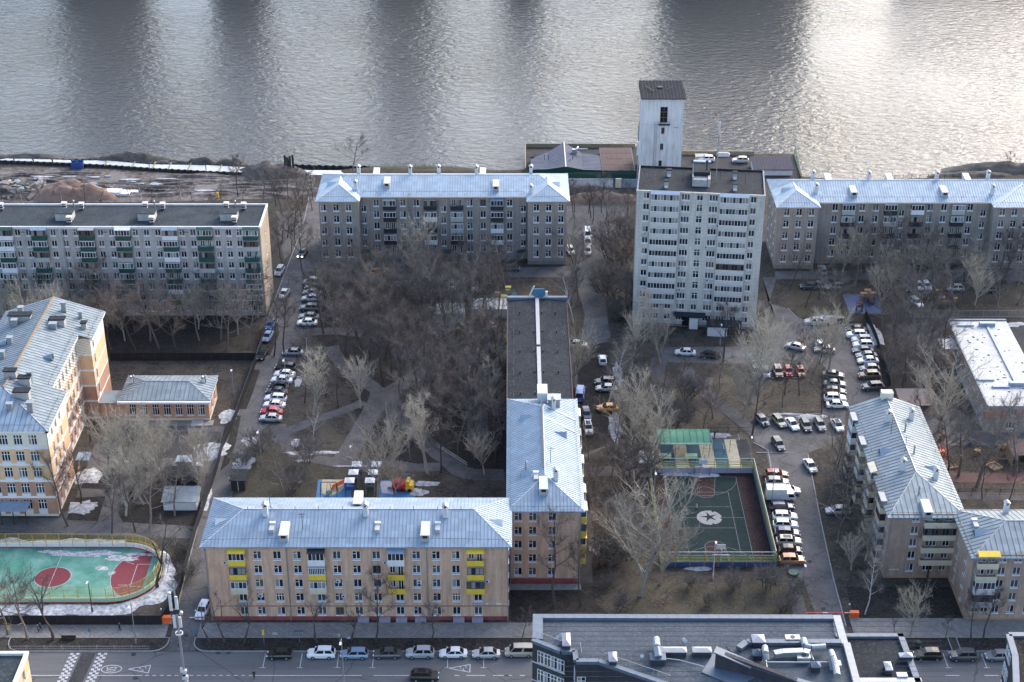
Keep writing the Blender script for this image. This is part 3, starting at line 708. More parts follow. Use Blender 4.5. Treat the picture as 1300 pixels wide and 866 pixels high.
def win_mesh(w, h, style, fr='frame_w', deep=.20, sill=.10):
 key = (round(w, 2), round(h, 2), style, fr, deep, sill)
 if key in WC: return WC[key]
 mb = MB(M[fr]); t_ = .075; y0, y1 = deep - .08, deep + .0
 mb.box(-w/2, -w/2 + t_, y0, y1, 0, h); mb.box(w/2 - t_, w/2, y0, y1, 0, h)
 mb.box(-w/2 + t_, w/2 - t_, y0, y1, 0, t_ * 1.3); mb.box(-w/2 + t_, w/2 - t_, y0, y1, h - t_, h)
 iw = w - 2 * t_
 if style in ('two', 'tee', 'four'): mb.box(-.045, .045, y0 - .01, y1, t_ * 1.3, h - t_)
 if style == 'tee': mb.box(-w/2 + t_, -.045, y0 - .005, y1, h * .64, h * .64 + .07)
 if style in ('four', 'lat'): mb.box(-w/2 + t_, w/2 - t_, y0 - .005, y1, h * .66, h * .66 + .08)
 if style in ('three', 'lat'):
  for k in (1, 2): mb.box(-w/2 + w * k / 3 - .05, -w/2 + w * k / 3 + .05, y0 - .01, y1, t_ * 1.3, h - t_)
 if style == 'glaz':
  n = max(3, int(w / .62))
  for k in range(1, n): mb.box(-w/2 + w * k / n - .045, -w/2 + w * k / n + .045, y0 - .01, y1, t_ * 1.3, h - t_)
 frame = mb.mesh('window')
 pm = MB(M['glass_d']); pm.face([(-w/2 + .02, deep - .03, .02), (w/2 - .02, deep - .03, .02), (w/2 - .02, deep - .03, h - .02), (-w/2 + .02, deep - .03, h - .02)])
 pane = {}
 for g in set(GL):
  p = MB(M[g]);
  if g == 'glass_c' and style != 'door':       # half-drawn curtain behind the pane, split in two leaves
   p.face([(-w/2 + .02, deep - .03, .02), (-w*.05, deep - .03, .02), (-w*.05, deep - .03, h - .02), (-w/2 + .02, deep - .03, h - .02)])
   p.m(M['glass_d']); p.face([(-w*.05, deep - .03, .02), (w/2 - .02, deep - .03, .02), (w/2 - .02, deep - .03, h - .02), (-w*.05, deep - .03, h - .02)])
  else: p.face([(-w/2 + .02, deep - .03, .02), (w/2 - .02, deep - .03, .02), (w/2 - .02, deep - .03, h - .02), (-w/2 + .02, deep - .03, h - .02)])
  pane[g] = p.mesh('pane')
 sm = None
 if sill:
  s_ = MB(M['frame_w']); s_.box(-w/2 - .05, w/2 + .05, -sill, deep, -.16, 0.0); sm = s_.mesh('sill')
 WC[key] = (frame, pane, sm); return WC[key]
def add_window(b, x, y, z, ang, w, h, style='two', fr='frame_w', deep=.20, sill=.10, g=None, name='window'):
 f, p, s_ = win_mesh(w, h, style, fr, deep, sill)
 o = place(name, f, b, (x, y, z), ang)
 place('pane', p[g or random.choice(GL)], o)
 if s_: place('sill', s_, o)
 return o
def wall(b, p0, p1, z0, z1, mat, wins=(), bands=None, name='wall', deep=.22):
 """wall from p0 to p1 (left to right seen from outside); wins: (s, z, w, h, style[, kw])"""
 p0 = Vector((p0[0], p0[1], 0)); p1 = Vector((p1[0], p1[1], 0)); Ln = (p1 - p0).length
 u = (p1 - p0) / Ln; nrm = Vector((u.y, -u.x, 0)); ang = math.atan2(u.y, u.x)
 ws = [w_ for w_ in wins if w_[0] - w_[2]/2 > .05 and w_[0] + w_[2]/2 < Ln - .05]
 mb = MB(mat)
 zc = sorted({z0, z1} | {round(w_[1], 3) for w_ in ws} | {round(w_[1] + w_[3], 3) for w_ in ws} | ({b_[0] for b_ in bands if z0 < b_[0] < z1} if bands else set()))
 def P(s, z, d=0): q = p0 + u * s - nrm * d; return (q.x, q.y, z)
 for za, zb in zip(zc, zc[1:]):
  zm = (za + zb) / 2
  if bands:
   for zt, bm in bands:
    if zm < zt: mb.m(bm); break
  op = sorted((w_[0] - w_[2]/2, w_[0] + w_[2]/2) for w_ in ws if w_[1] < zm < w_[1] + w_[3])
  s = 0
  for a, c in op:
   if a > s: mb.face([P(s, za), P(a, za), P(a, zb), P(s, zb)])
   s = max(s, c)
  if s < Ln: mb.face([P(s, za), P(Ln, za), P(Ln, zb), P(s, zb)])
 if not bands: mb.m(mat)
 for w_ in ws:
  a, c, za, zb = w_[0] - w_[2]/2, w_[0] + w_[2]/2, w_[1], w_[1] + w_[3]
  if bands:
   for zt, bm in bands:
    if (za + zb) / 2 < zt: mb.m(bm); break
  mb.face([P(a, za), P(a, za, deep), P(a, zb, deep), P(a, zb)]); mb.face([P(c, za, deep), P(c, za), P(c, zb), P(c, zb, deep)])
  mb.face([P(a, zb, deep), P(c, zb, deep), P(c, zb), P(a, zb)]); mb.face([P(a, za), P(c, za), P(c, za, deep), P(a, za, deep)])
  kw = dict(w_[5]) if len(w_) > 5 else {}
  q = p0 + u * w_[0]
  add_window(b, q.x, q.y, w_[1], ang, w_[2], w_[3], w_[4], deep=kw.pop('deep', deep - .02), **kw)
 return mb.build(name, b)
def hood(b, x, y, z, ang, w, d, mat='grey_p', name='door_hood'):
 mb = MB(M[mat]); mb.box(-w/2, w/2, -d, 0, 0, .18); return mb.build(name, b, (x, y, z), ang)
BC = {}
def balcony(b, p0, u_ang, s, z, w, kind, depth=.95, hp=1.0, hg=1.45):
 """kind: dict(par=material, glaz=None|'w'|'d'|'bars', roof=material|None)"""
 ca, sa = math.cos(u_ang), math.sin(u_ang)
 x, y = p0[0] + ca * s, p0[1] + sa * s
 key = ('slab', round(w, 2), depth)
 if key not in BC:
  mb = MB(M['grey_p']); mb.box(-w/2, w/2, -depth, -.004, -.14, 0); BC[key] = mb.mesh('balcony')
 o = place('balcony', BC[key], b, (x, y, z), u_ang)
 key = ('par', round(w, 2), depth, kind['par'], hp)
 if key not in BC:
  mb = MB(M[kind['par']]); t_ = .05
  mb.box(-w/2, w/2, -depth - t_, -depth, -.1, hp); mb.box(-w/2 - t_, -w/2, -depth - t_, -.005, -.1, hp); mb.box(w/2, w/2 + t_, -depth - t_, -.005, -.1, hp)
  for k in range(1, int(w / .8)):
   mb.box(-w/2 + k * .8 - .015, -w/2 + k * .8 + .015, -depth - t_ - .015, -depth - t_, -.1, hp)
  BC[key] = mb.mesh('parapet')
 place('parapet', BC[key], o)
 g = kind.get('glaz')
 if g:
  key = ('gl', round(w, 2), depth, g, hp, hg)
  if key not in BC:
   fr = MB(M['frame_w' if g in ('w', 'bars') else ('dark_metal' if g == 'd' else 'frame_b')]); t_ = .07
   zz0, zz1 = hp, hp + hg
   fr.box(-w/2, w/2, -depth, -depth + t_, zz0, zz0 + .08); fr.box(-w/2, w/2, -depth, -depth + t_, zz1 - .1, zz1)
   n = max(3, int(w / (.62 if g != 'bars' else .3)))
   for k in range(n + 1):
    xx = -w/2 + (w - t_) * k / n; fr.box(xx, xx + t_, -depth - .01, -depth + t_, zz0, zz1)
   for sx in (-w/2, w/2 - t_):
    fr.box(sx, sx + t_, -depth + t_, -.005, zz0, zz0 + .08); fr.box(sx, sx + t_, -depth + t_, -.005, zz1 - .1, zz1)
   pn = []
   for gm in ('glass_d', 'glass_m', 'glass_c'):
    pm = MB(M[gm]); seg = (w - t_) / n
    alt = {'glass_d': ['glass_d', 'glass_m', 'glass_d'], 'glass_m': ['glass_m', 'glass_c', 'glass_d', 'glass_m'], 'glass_c': ['glass_c', 'glass_d', 'glass_c', 'glass_c', 'glass_m']}[gm]
    for k in range(n):
     pm.m(M[alt[k % len(alt)]]); xa = -w/2 + seg * k
     pm.face([(xa, -depth + .03, zz0), (xa + seg, -depth + .03, zz0), (xa + seg, -depth + .03, zz1), (xa, -depth + .03, zz1)])
    pm.m(M[gm])
    for sx in (-w/2 + .03, w/2 - .03): pm.face([(sx, -depth + .03, zz0), (sx, -.01, zz0), (sx, -.01, zz1), (sx, -depth + .03, zz1)])
    pn.append(pm.mesh('glazing'))
   lid = MB(M['grey_p']); lid.box(-w/2, w/2, -depth, -.006, zz1, zz1 + .06)
   BC[key] = (fr.mesh('glazing_frame'), pn, lid.mesh('lid'))
  f_, pn, lid = BC[key]
  place('glazing_frame', f_, o); place('glazing', random.choice(pn), o)
  if not kind.get('roof'): place('lid', lid, o)
 if kind.get('roof'):
  key = ('rf', round(w, 2), depth, kind['roof'])
  if key not in BC:
   mb = MB(M[kind['roof']]); zz = hp + hg
   for sx in (0,): mb.prism([(-w/2 - .1, -depth - .12), (w/2 + .1, -depth - .12), (w/2 + .1, -.007), (-w/2 - .1, -.007)], zz, zz + .06)
   n = len(mb.v)
   mb.face([(-w/2 - .12, -depth - .14, zz + .07), (w/2 + .12, -depth - .14, zz + .07), (w/2 + .12, -.008, zz + .5), (-w/2 - .12, -.008, zz + .5)])
   mb.face([(-w/2 - .12, -depth - .14, zz + .0), (w/2 + .12, -depth - .14, zz + .0), (w/2 + .12, -depth - .14, zz + .07), (-w/2 - .12, -depth - .14, zz + .07)])
   for sx in (-w/2 - .12, w/2 + .12): mb.face([(sx, -depth - .14, zz + .07), (sx, -.008, zz + .07), (sx, -.008, zz + .5)])
   BC[key] = mb.mesh('canopy')
  place('canopy', BC[key], o)
 return o
def slope_seams(mb, poly, step=.62, h=.06, w=.075, fall=None):
 P = [Vector(p) for p in poly]; n = (P[1] - P[0]).cross(P[2] - P[0]).normalized()
 if n.z < 0: n = -n
 f = Vector((n.x, n.y, 0)); f = f - n * f.dot(n)
 if f.length < 1e-4: return
 f.normalize(); a = n.cross(f).normalized()
 o = P[0]; A = [(p - o).dot(a) for p in P]; F = [(p - o).dot(f) for p in P]
 s = math.ceil((min(A) + .05) / step) * step
 while s < max(A) - .05:
  hits = []
  for i in range(len(P)):
   j = (i + 1) % len(P)
   if (A[i] - s) * (A[j] - s) < 0:
    t_ = (s - A[i]) / (A[j] - A[i]); hits.append(F[i] + (F[j] - F[i]) * t_)
  if len(hits) >= 2 and max(hits) - min(hits) > .3:
   q0 = o + a * s + f * min(hits); q1 = o + a * s + f * max(hits); k = len(mb.v)
   for q in (q0, q1):
    mb.v += [tuple(q - a * w/2), tuple(q - a * w/2 * .6 + n * h), tuple(q + a * w/2 * .6 + n * h), tuple(q + a * w/2)]
   for r in ((0,4,5,1),(1,5,6,2),(2,6,7,3),(4,7,6,5)): mb.f.append(tuple(k + i for i in r)); mb.mi.append(mb.cur)
  s += step
def hip_roof(b, x0, x1, y0, y1, z, rise, mat, along='x', hips=(True, True), seam='seam', step=.62, hipk=1.0, name='roof', ov=.0):
 """returns height function"""
 X0, X1, Y0, Y1 = x0 - ov, x1 + ov, y0 - ov, y1 + ov
 mb = MB(M[mat]); sm = MB(M[seam]); polys = []
 if along == 'x':
  yc = (Y0 + Y1) / 2; hw = (Y1 - Y0) / 2 * hipk
  ra = X0 + (hw if hips[0] else 0); rb = X1 - (hw if hips[1] else 0)
  A, B = (ra, yc, z + rise), (rb, yc, z + rise)
  polys = [[(X0, Y0, z), (X1, Y0, z), B, A], [(X1, Y1, z), (X0, Y1, z), A, B]]
  if hips[0]: polys.append([(X0, Y1, z), (X0, Y0, z), A])
  else: mb.face([(X0, Y1, z), (X0, Y0, z), A])
  if hips[1]: polys.append([(X1, Y0, z), (X1, Y1, z), B])
  else: mb.face([(X1, Y0, z), (X1, Y1, z), B])
 else:
  xc = (X0 + X1) / 2; hw = (X1 - X0) / 2 * hipk
  ra = Y0 + (hw if hips[0] else 0); rb = Y1 - (hw if hips[1] else 0)
  A, B = (xc, ra, z + rise), (xc, rb, z + rise)
  polys = [[(X0, Y1, z), (X0, Y0, z), A, B], [(X1, Y0, z), (X1, Y1, z), B, A]]
  if hips[0]: polys.append([(X0, Y0, z), (X1, Y0, z), A])
  else: mb.face([(X0, Y0, z), (X1, Y0, z), A])
  if hips[1]: polys.append([(X1, Y1, z), (X0, Y1, z), B])
  else: mb.face([(X1, Y1, z), (X0, Y1, z), B])
 for p in polys: mb.face(p); slope_seams(sm, p, step)
 mb.face([(X0, Y0, z - .25), (X0, Y1, z - .25), (X1, Y1, z - .25), (X1, Y0, z - .25)])
 for a, c in (((X0, Y0), (X1, Y0)), ((X1, Y0), (X1, Y1)), ((X1, Y1), (X0, Y1)), ((X0, Y1), (X0, Y0))):
  mb.face([(a[0], a[1], z - .25), (c[0], c[1], z - .25), (c[0], c[1], z), (a[0], a[1], z)])
 o = mb.build(name, b)
 s_ = sm.build('standing_seams', o); tag(s_, kind='stuff')
 cp = MB(M['white_trim' if seam == 'seam' else 'galv']); cp.tube((A[0], A[1], A[2] + .03), (B[0], B[1], B[2] + .03), .09, n=5)
 cs = [(X0, Y0), (X1, Y0), (X1, Y1), (X0, Y1)]
 if along == 'x':
  if hips[0]: cp.tube((X0, Y0, z), A, .07, n=4); cp.tube((X0, Y1, z), A, .07, n=4)
  if hips[1]: cp.tube((X1, Y0, z), B, .07, n=4); cp.tube((X1, Y1, z), B, .07, n=4)
 else:
  if hips[0]: cp.tube((X0, Y0, z), A, .07, n=4); cp.tube((X1, Y0, z), A, .07, n=4)
  if hips[1]: cp.tube((X0, Y1, z), B, .07, n=4); cp.tube((X1, Y1, z), B, .07, n=4)
 cp.build('ridge_cap', o)
 def H(x, y):
  if along == 'x':
   k = min((y - Y0), (Y1 - y)) / ((Y1 - Y0) / 2)
   if hips[0]: k = min(k, (x - X0) / hw)
   if hips[1]: k = min(k, (X1 - x) / hw)
  else:
   k = min((x - X0), (X1 - x)) / ((X1 - X0) / 2)
   if hips[0]: k = min(k, (y - Y0) / hw)
   if hips[1]: k = min(k, (Y1 - y) / hw)
  return z + rise * max(0, min(1, k))
 return o, H
def snow_guard(b, pts, name='snow_guard', h=.45):
 mb = MB(M['dark_metal'])
 for a, c in zip(pts, pts[1:]):
  a = Vector(a); c = Vector(c); n = max(1, int((c - a).length / 3.0))
  mb.beam(a + Vector((0, 0, h)), c + Vector((0, 0, h)), .04, .04)
  for k in range(n + 1):
   p = a.lerp(c, k / n); mb.beam(p, p + Vector((0, 0, h)), .05, .05)
 return mb.build(name, b)
CH = {}
def chimney(roof, x, y, z, kind='stack', rz=0.0):
 """stack: brick shaft with hood; duct: white sheet hatch; vent: thin pipe; shed: small lean box"""
 if kind not in CH:
  mb = MB(M['white_trim'])
  if kind == 'stack':
   mb.m(M['white_trim']); mb.box(-.4, .4, -.4, .4, -.8, 1.7)
   mb.m(M['glass_d']); mb.box(-.24, .24, -.41, -.40, 1.75, 2.05); mb.m(M['galv'])
   for a in ((-.42, -.42), (.34, -.42), (.34, .34), (-.42, .34)): mb.box(a[0], a[0] + .08, a[1], a[1] + .08, 1.7, 2.15)
   v = [(-.55, -.5, 2.15), (.55, -.5, 2.15), (.55, .5, 2.15), (-.55, .5, 2.15)]; T = [(0, -.5, 2.5), (0, .5, 2.5)]
   mb.m(M['galv']); mb.face([v[0], v[1], T[0]]); mb.face([v[2], v[3], T[1]]); mb.face([v[1], v[2], T[1], T[0]]); mb.face([v[3], v[0], T[0], T[1]]); mb.face(v[::-1])
  elif kind == 'brick':
   mb.m(M['gable']); mb.box(-.65, .65, -.45, .45, -.8, 1.3); mb.m(M['galv']); mb.box(-.75, .75, -.55, .55, 1.3, 1.42); mb.m(M['dark_metal']); mb.box(-.3, .3, -.3, .3, 1.42, 1.55)
  elif kind == 'hatch':       # long dormer box running down the slope
   mb.m(M['grey_p'])
   L_ = 3.6
   mb.v = [(-.75, -L_/2, -.9), (.75, -L_/2, -.9), (.75, L_/2, .3), (-.75, L_/2, .3), (-.75, -L_/2, .75), (.75, -L_/2, .75), (.75, L_/2, 1.05), (-.75, L_/2, 1.05)]
   for q in ((0,3,2,1),(4,5,6,7),(1,2,6,5),(2,3,7,6),(3,0,4,7)): mb.f.append(q); mb.mi.append(0)
   mb.m(M['grey_p']); mb.face([mb.v[0], mb.v[1], mb.v[5], mb.v[4]])
   mb.m(M['grey_p']); mb.box(-.85, .85, -L_/2 - .25, -L_/2 + .0, .75, .82); mb.m(M['glass_d']); mb.box(-.4, .4, -L_/2 - .02, -L_/2 - .003, .05, .6)
  elif kind == 'vent':
   mb.m(M['grey_metal']); mb.tube((0, 0, -.5), (0, 0, 1.5), .16, n=8); mb.m(M['galv']); mb.tube((0, 0, 1.55), (0, 0, 1.85), .3, .04, n=8)
  elif kind == 'slab':        # flat grey panel box
   mb.m(M['grey_p']); mb.box(-.4, .4, -1.1, 1.1, -.8, .3); mb.m(M['white_trim']); mb.box(-.5, .5, .6, 1.2, .3, .55)
  elif kind == 'mast':
   mb.m(M['dark_metal']); mb.tube((0, 0, -.3), (0, 0, 3.2), .05, n=5); mb.beam((-.6, 0, 2.9), (.6, 0, 2.9), .05, .05); mb.beam((-.4, 0, 2.4), (.4, 0, 2.4), .05, .05)
  elif kind == 'dish':
   mb.m(M['dark_metal']); mb.tube((0, 0, -.2), (0, 0, .9), .05, n=5); mb.m(M['white_trim'])
   mb.tube((0, -.1, .9), (0, -.25, .95), .12, .45, n=12)
  CH[kind] = mb.mesh({'stack': 'chimney', 'brick': 'chimney', 'hatch': 'dormer', 'vent': 'roof_vent', 'slab': 'vent_box', 'mast': 'aerial', 'dish': 'dish'}[kind])
 return place(CH[kind].name, CH[kind], roof, (x, y, z), rz)
def dormer(roof, x, y, z, rz, mat, w=1.7, d=3.0, h=1.2, name='dormer'):
 """low triangular dormer: gable front facing local -y, ridge running back into the slope"""
 mb = MB(M[mat])
 A, B, T, Bk = (-w/2, 0, 0), (w/2, 0, 0), (0, 0, h), (0, d, h * .98)
 A2 = (-w/2, 0, -.5); B2 = (w/2, 0, -.5)
 mb.face([B, (0, d, h*.98), T]); mb.face([T, (0, d, h*.98), A]); mb.m(M['glass_m' if mat != 'white_trim' else 'grey_p']); mb.face([A, B, T]); mb.face([A2, B2, B, A])
 return mb.build(name, roof, (x, y, z), rz)
def downpipe(b, x, y, z0, z1):
 mb = MB(M['grey_metal']); mb.tube((x, y, z0), (x, y, z1), .09, n=6)
 mb.tube((x, y, z1), (x, y + .15, z1 + .3), .16, .2, n=6); return mb.build('downpipe', b)
ACM = {}
def ac_unit(b, x, y, z, ang):
 if not ACM:
  mb = MB(M['white_trim']); mb.box(-.4, .4, -.38, -.06, 0, .55); mb.m(M['dark_metal']); mb.tube((-.08, -.385, .28), (-.08, -.38, .28), .2, n=10); mb.box(-.35, -.3, -.3, 0, -.1, 0); mb.box(.3, .35, -.3, 0, -.1, 0)
  ACM['m'] = mb.mesh('air_conditioner')
 return place('air_conditioner', ACM['m'], b, (x, y, z), ang)
random.seed(11)
K_Y = dict(par='yellow', glaz='w', roof='yellow'); K_Yn = dict(par='yellow', glaz=None); K_Yd = dict(par='yellow', glaz='d'); K_B = dict(par='beige_p', glaz='w')
def col_fr(cols, a, b_, Ln): return [((c - a) / (b_ - a)) * Ln for c in cols]
# tan brick block along the street
def street_block():
 b = empty('apartment_block', (-51.1, 226.1, 0), 0, 'long tan brick five storey block with yellow balconies along the street', 'apartment block')
 Ln, D, H = 50.5, 13.6, 15.4
 cols = col_fr([322.3, 347.8, 373.5, 424.5, 449.7, 475.2, 526.5, 552, 577.4], 255, 645, Ln)
 bc = col_fr([296.5, 398.6, 500.7, 602.6], 255, 645, Ln)
 wins = []
 for k in range(5):
  zc = 1.95 + 2.86 * k
  for i, s in enumerate(cols):
   st = random.choice(['tee', 'tee', 'two', 'tee', 'lat' if k == 1 else 'two'])
   fr = 'frame_b' if (k, i) in ((3, 5), (0, 3)) else 'frame_w'
   wins.append((s, zc - .8, 1.36, 1.6, st, dict(fr=fr, sill=.14)))
  for i, s in enumerate(bc):
   if k in (0, 1): wins.append((s + .4, zc - .8, 1.36, 1.6, 'two', dict(sill=.14)))
   else:
    wins.append((s - .68, zc - .8, .9, 1.6, 'two', dict(sill=0))); wins.append((s + .68, zc - 1.35, .9, 2.15, 'two', dict(sill=0)))
 wall(b, (0, 0), (Ln, 0), 0, H, M['brick_tan'], wins, bands=[(.85, M['plinth_red']), (99, M['brick_tan'])])
 wall(b, (0, D), (0, 0), 0, H, M['brick_tan'], [(s, 1.95 + 2.86 * k - .8, 1.36, 1.6, 'two') for k in range(5) for s in (4.2, 8.6)], bands=[(.85, M['plinth_red']), (99, M['brick_tan'])])
 wall(b, (Ln, 0), (Ln, D), 0, H, M['brick_tan'], [(s, 1.95 + 2.86 * k - .8, 1.36, 1.6, 'two') for k in range(5) for s in (3.5,)], bands=[(.85, M['plinth_red']), (99, M['brick_tan'])])
 wall(b, (Ln, D), (0, D), 0, H, M['brick_tan'], [(s, 1.95 + 2.86 * k - .8, 1.36, 1.6, 'two') for k in range(5) for s in [3 + 3.4 * j for j in range(14)]], bands=[(.85, M['plinth_red']), (99, M['brick_tan'])])
 mb = MB(M['brick_tan']); mb.box(-.05, Ln + .05, -.05, -.002, 14.55, 14.72); mb.box(-.05, Ln + .05, -.05, -.002, 3.1, 3.22); mb.box(-.12, Ln + .12, -.12, -.003, 15.0, 15.15); mb.build('cornice', b)
 mb = MB(M['dark_metal']); [mb.box(x, x + .3, -.03, -.004, 14.82, 14.97) for x in [1.5 + 3.3 * j for j in range(15)]]; mb.build('attic_vents', b)
 roof, Hf = hip_roof(b, 0, Ln, 0, D, 15.5, 2.6, 'zinc', 'x', hipk=.87, ov=.6)
 snow_guard(roof, [(0, .6, 15.75), (16, .9, 15.85), (34, .9, 15.85), (Ln, .6, 15.75)])
 mb = MB(M['zinc']);
 for a, c in (((-.5, 0.0, 15.52), (16, .35, 15.68)), ((16, .35, 15.68), (34, .35, 15.68)), ((34, .35, 15.68), (Ln + .5, 0, 15.52))): mb.beam(a, c, .08, .18)
 mb.build('gutter', roof)
 def put(px, py, kind, dy=0):
  c = at(px, py, 17.3); x, y = c.x + 51.1, c.y - 226.1 + dy
  chimney(roof, x, y, Hf(x, y), kind)
 put(337.5, 656, 'stack'); put(464.5, 656, 'stack'); put(565.5, 657, 'stack')
 put(361, 671, 'hatch'); put(540, 671, 'hatch')
 put(345, 667, 'slab'); put(479, 667, 'slab'); put(555.5, 667, 'slab')
 put(384, 668, 'mast'); put(343.5, 648, 'mast')
 c = at(455, 638, 16.8); x, y = c.x + 51.1, c.y - 226.1; chimney(roof, x, y, Hf(x, y) + .3, 'hatch')
 dormer(roof, 1.2, 5.5, 15.9, R(-90), 'white_trim', 2.6, 3.4, 1.2)
 dormer(roof, Ln - 1.0, 5.2, 15.9, R(90), 'white_trim', 2.6, 3.4, 1.2)
 for k in range(14):
  x = 4 + k * 3.1
  mbp = None
 mb = MB(M['dark_metal']); [mb.box(6.5 + 4.0 * j, 6.56 + 4.0 * j, D/2 - .1, D/2 - .04, 18.0, 18.75) for j in range(10)]; mb.build('ridge_posts', roof)
 kinds = [[K_B, K_Yd, K_Y], [K_B, dict(par='yellow', glaz='bars'), dict(par='white_p', glaz='w', roof='dark_metal')],
    [K_Yn, dict(par='yellow', glaz=None), dict(par='white_p', glaz='w', roof='blue_c')], [K_Yd, K_Yd, dict(par='yellow', glaz=None, roof='yellow')]]
 for i, s in enumerate(bc):
  for j in range(3):
   balcony(b, (0, 0), 0, s, 1.95 + 2.86 * (j + 2) - 1.42, 3.0 if (i, j) == (3, 0) else 2.7, kinds[i][j])
  hood(b, s + .4, 0, 1.95 + 2.86 - 1.25, 0, 1.9, .55, 'grey_p', 'balcony_slab')
 for x in (13.6, 36.9): downpipe(b, x, -.15, .1, 15.2)
 downpipe(b, .1, -.15, .1, 15.2); downpipe(b, Ln - .1, -.15, .1, 15.2)
 for px, py in ((323, 751), (424.5, 733), (431, 752), (530, 734), (487, 709), (281, 709), (618, 733)):
  v = math.tan(PITCH + math.atan((py - 433) / FPX)); ac_unit(b, (px - 255) / 390 * Ln, 0, CAM_H - 226.1 * v - .9, 0)
 mb = MB(surf('lilac_lid', (.30, .28, .34), .7, .1, 1)); mb.box(-.95, .95, -.8, -.01, 0, .62); me = mb.mesh('basement_lid')
 for s in col_fr([455, 483, 505, 530, 580, 604.5], 255, 645, Ln): place('basement_lid', me, b, (s, 0, .1))
 mb = MB(M['white_p']); mb.box(46.6, 49.4, -.04, -.006, 3.35, 3.6); mb.m(M['dark_metal']); mb.box(47.1, 48.4, -.045, -.04, 3.42, 3.53); mb.build('address_plate', b)
 mb = MB(M['rust']); mb.beam((1, -.06, 3.05), (Ln, -.06, 3.05), .08, .08); mb.build('pipe_run', b)
 return b
street_block()
# wing running back from the street block
def wing_block():
 b = empty('apartment_block', (-.4, 236.6, 0), 0, 'tan brick block end with ribbed grey roof, running back from the street block', 'apartment block')
 W, Ln, H = 12.3, 37.3, 15.4
 bands = [(1.1, M['plinth_red']), (99, M['brick_tan'])]
 z5 = [2.5 + 2.86 * k for k in range(5)]
 fx = [(658 - 647) / 92 * W, (676.7 - 647) / 92 * W, (701.8 - 647) / 92 * W]
 wall(b, (0, 0), (W, 0), 0, H, M['brick_tan'], [(s, z - .8, 1.36, 1.6, 'tee', dict(sill=.14)) for z in z5 for s in fx], bands=bands)
 ew = [(s, z - .8, 1.36, 1.6, 'two') for z in z5 for s in (4.2, 10.5, 13.8, 20, 23.5, 29.8)]
 wall(b, (W, 0), (W, Ln), 0, H, M['brick_tan'], ew, bands=bands)
 wall(b, (0, Ln), (0, 0), 0, H, M['brick_tan'], [(Ln - s, z - .8, 1.36, 1.6, 'two') for z in z5 for s in (7, 10.5, 13.8, 17, 20, 23.5, 27, 30.8, 34)], bands=bands)
 wall(b, (W, Ln), (0, Ln), 0, H, M['brick_tan'])
 for s, ks in ((1.8, [K_Yn, K_Y, K_Yd, dict(par='yellow', glaz='w', roof='beige_p')]), (7.4, [K_B, K_Yn, K_Y, dict(par='yellow', glaz='w', roof='blue_c')]), (17, [K_Yd, K_B, K_Y, dict(par='yellow', glaz='w', roof='beige_p')]), (26.6, [K_Yd, K_B, K_Y, K_B]), (33.6, [K_B, K_Y, K_Yn, dict(par='yellow', glaz='w', roof='beige_p')])):
  for j, k in enumerate(ks): balcony(b, (W, 0), R(90), s, 2.5 + 2.86 * (j + 1) - 1.42, 2.6, k)
 roof, Hf = hip_roof(b, 0, W, 0, Ln, 15.5, 2.7, 'zinc', 'y', hipk=1.1, ov=.6)
 mb = MB(M['brick_tan']); mb.box(-.1, W + .1, -.1, -.003, 14.9, 15.1); mb.build('cornice', b)
 snow_guard(roof, [(.2, .2, 15.6), (W - .2, .2, 15.6)]); snow_guard(roof, [(.1, 1, 15.62), (.1, Ln, 15.62)]); snow_guard(roof, [(W - .1, 1, 15.62), (W - .1, Ln, 15.62)])
 def put(px, py, kind, z=17.3):
  c = at(px, py, z); x, y = c.x + .4, c.y - 236.6; chimney(roof, x, y, Hf(x, y), kind)
 put(690, 618, 'hatch'); put(680.5, 604, 'slab', 17.8); put(705.5, 610, 'stack'); put(667.5, 593, 'vent'); put(703, 515, 'stack', 18); put(699, 590, 'mast')
 mb = MB(M['white_trim']); mb.box(5.2, 7.1, Ln - 3.2, Ln + .4, 16.5, 18.9); mb.build('roof_house', roof)
 mb = MB(M['galv']); mb.box(7.2, 9.4, Ln - 5.2, Ln - 3.2, 16.6, 18.6); mb.box(7.0, 9.6, Ln - 5.4, Ln - 3.0, 18.6, 18.75); mb.build('roof_house', roof)
 for x, y, rz in ((2.0, 28.5, R(-90)), (2.0, 9.0, R(-90)), (10.4, 22.5, R(90))):
  dormer(roof, x, y, Hf(x, y) - .1, rz, 'zinc', 2.4, 3.6, 1.1)
 mb = MB(M['white_trim'])
 for y in (Ln - 7, Ln - 11.5): mb.beam((6.3, y + 1, 18.15), (12.2, y - 1, 15.9), .35, .06)
 mb.build('flashing', roof)
 mb = MB(M['dark_metal']); mb.beam((5.95, 9, 18.4), (5.95, Ln - 5, 18.4), .28, .06)
 mb.build('ridge_walk', roof)
 downpipe(b, W - .1, -.15, .1, 15.2); downpipe(b, .15, -.15, .1, 15.2)
 mb = MB(M['plinth_grey']); mb.box(-.1, W + .2, -2.0, -.3, 0, .14); mb.build('blind_area', b)
wing_block()
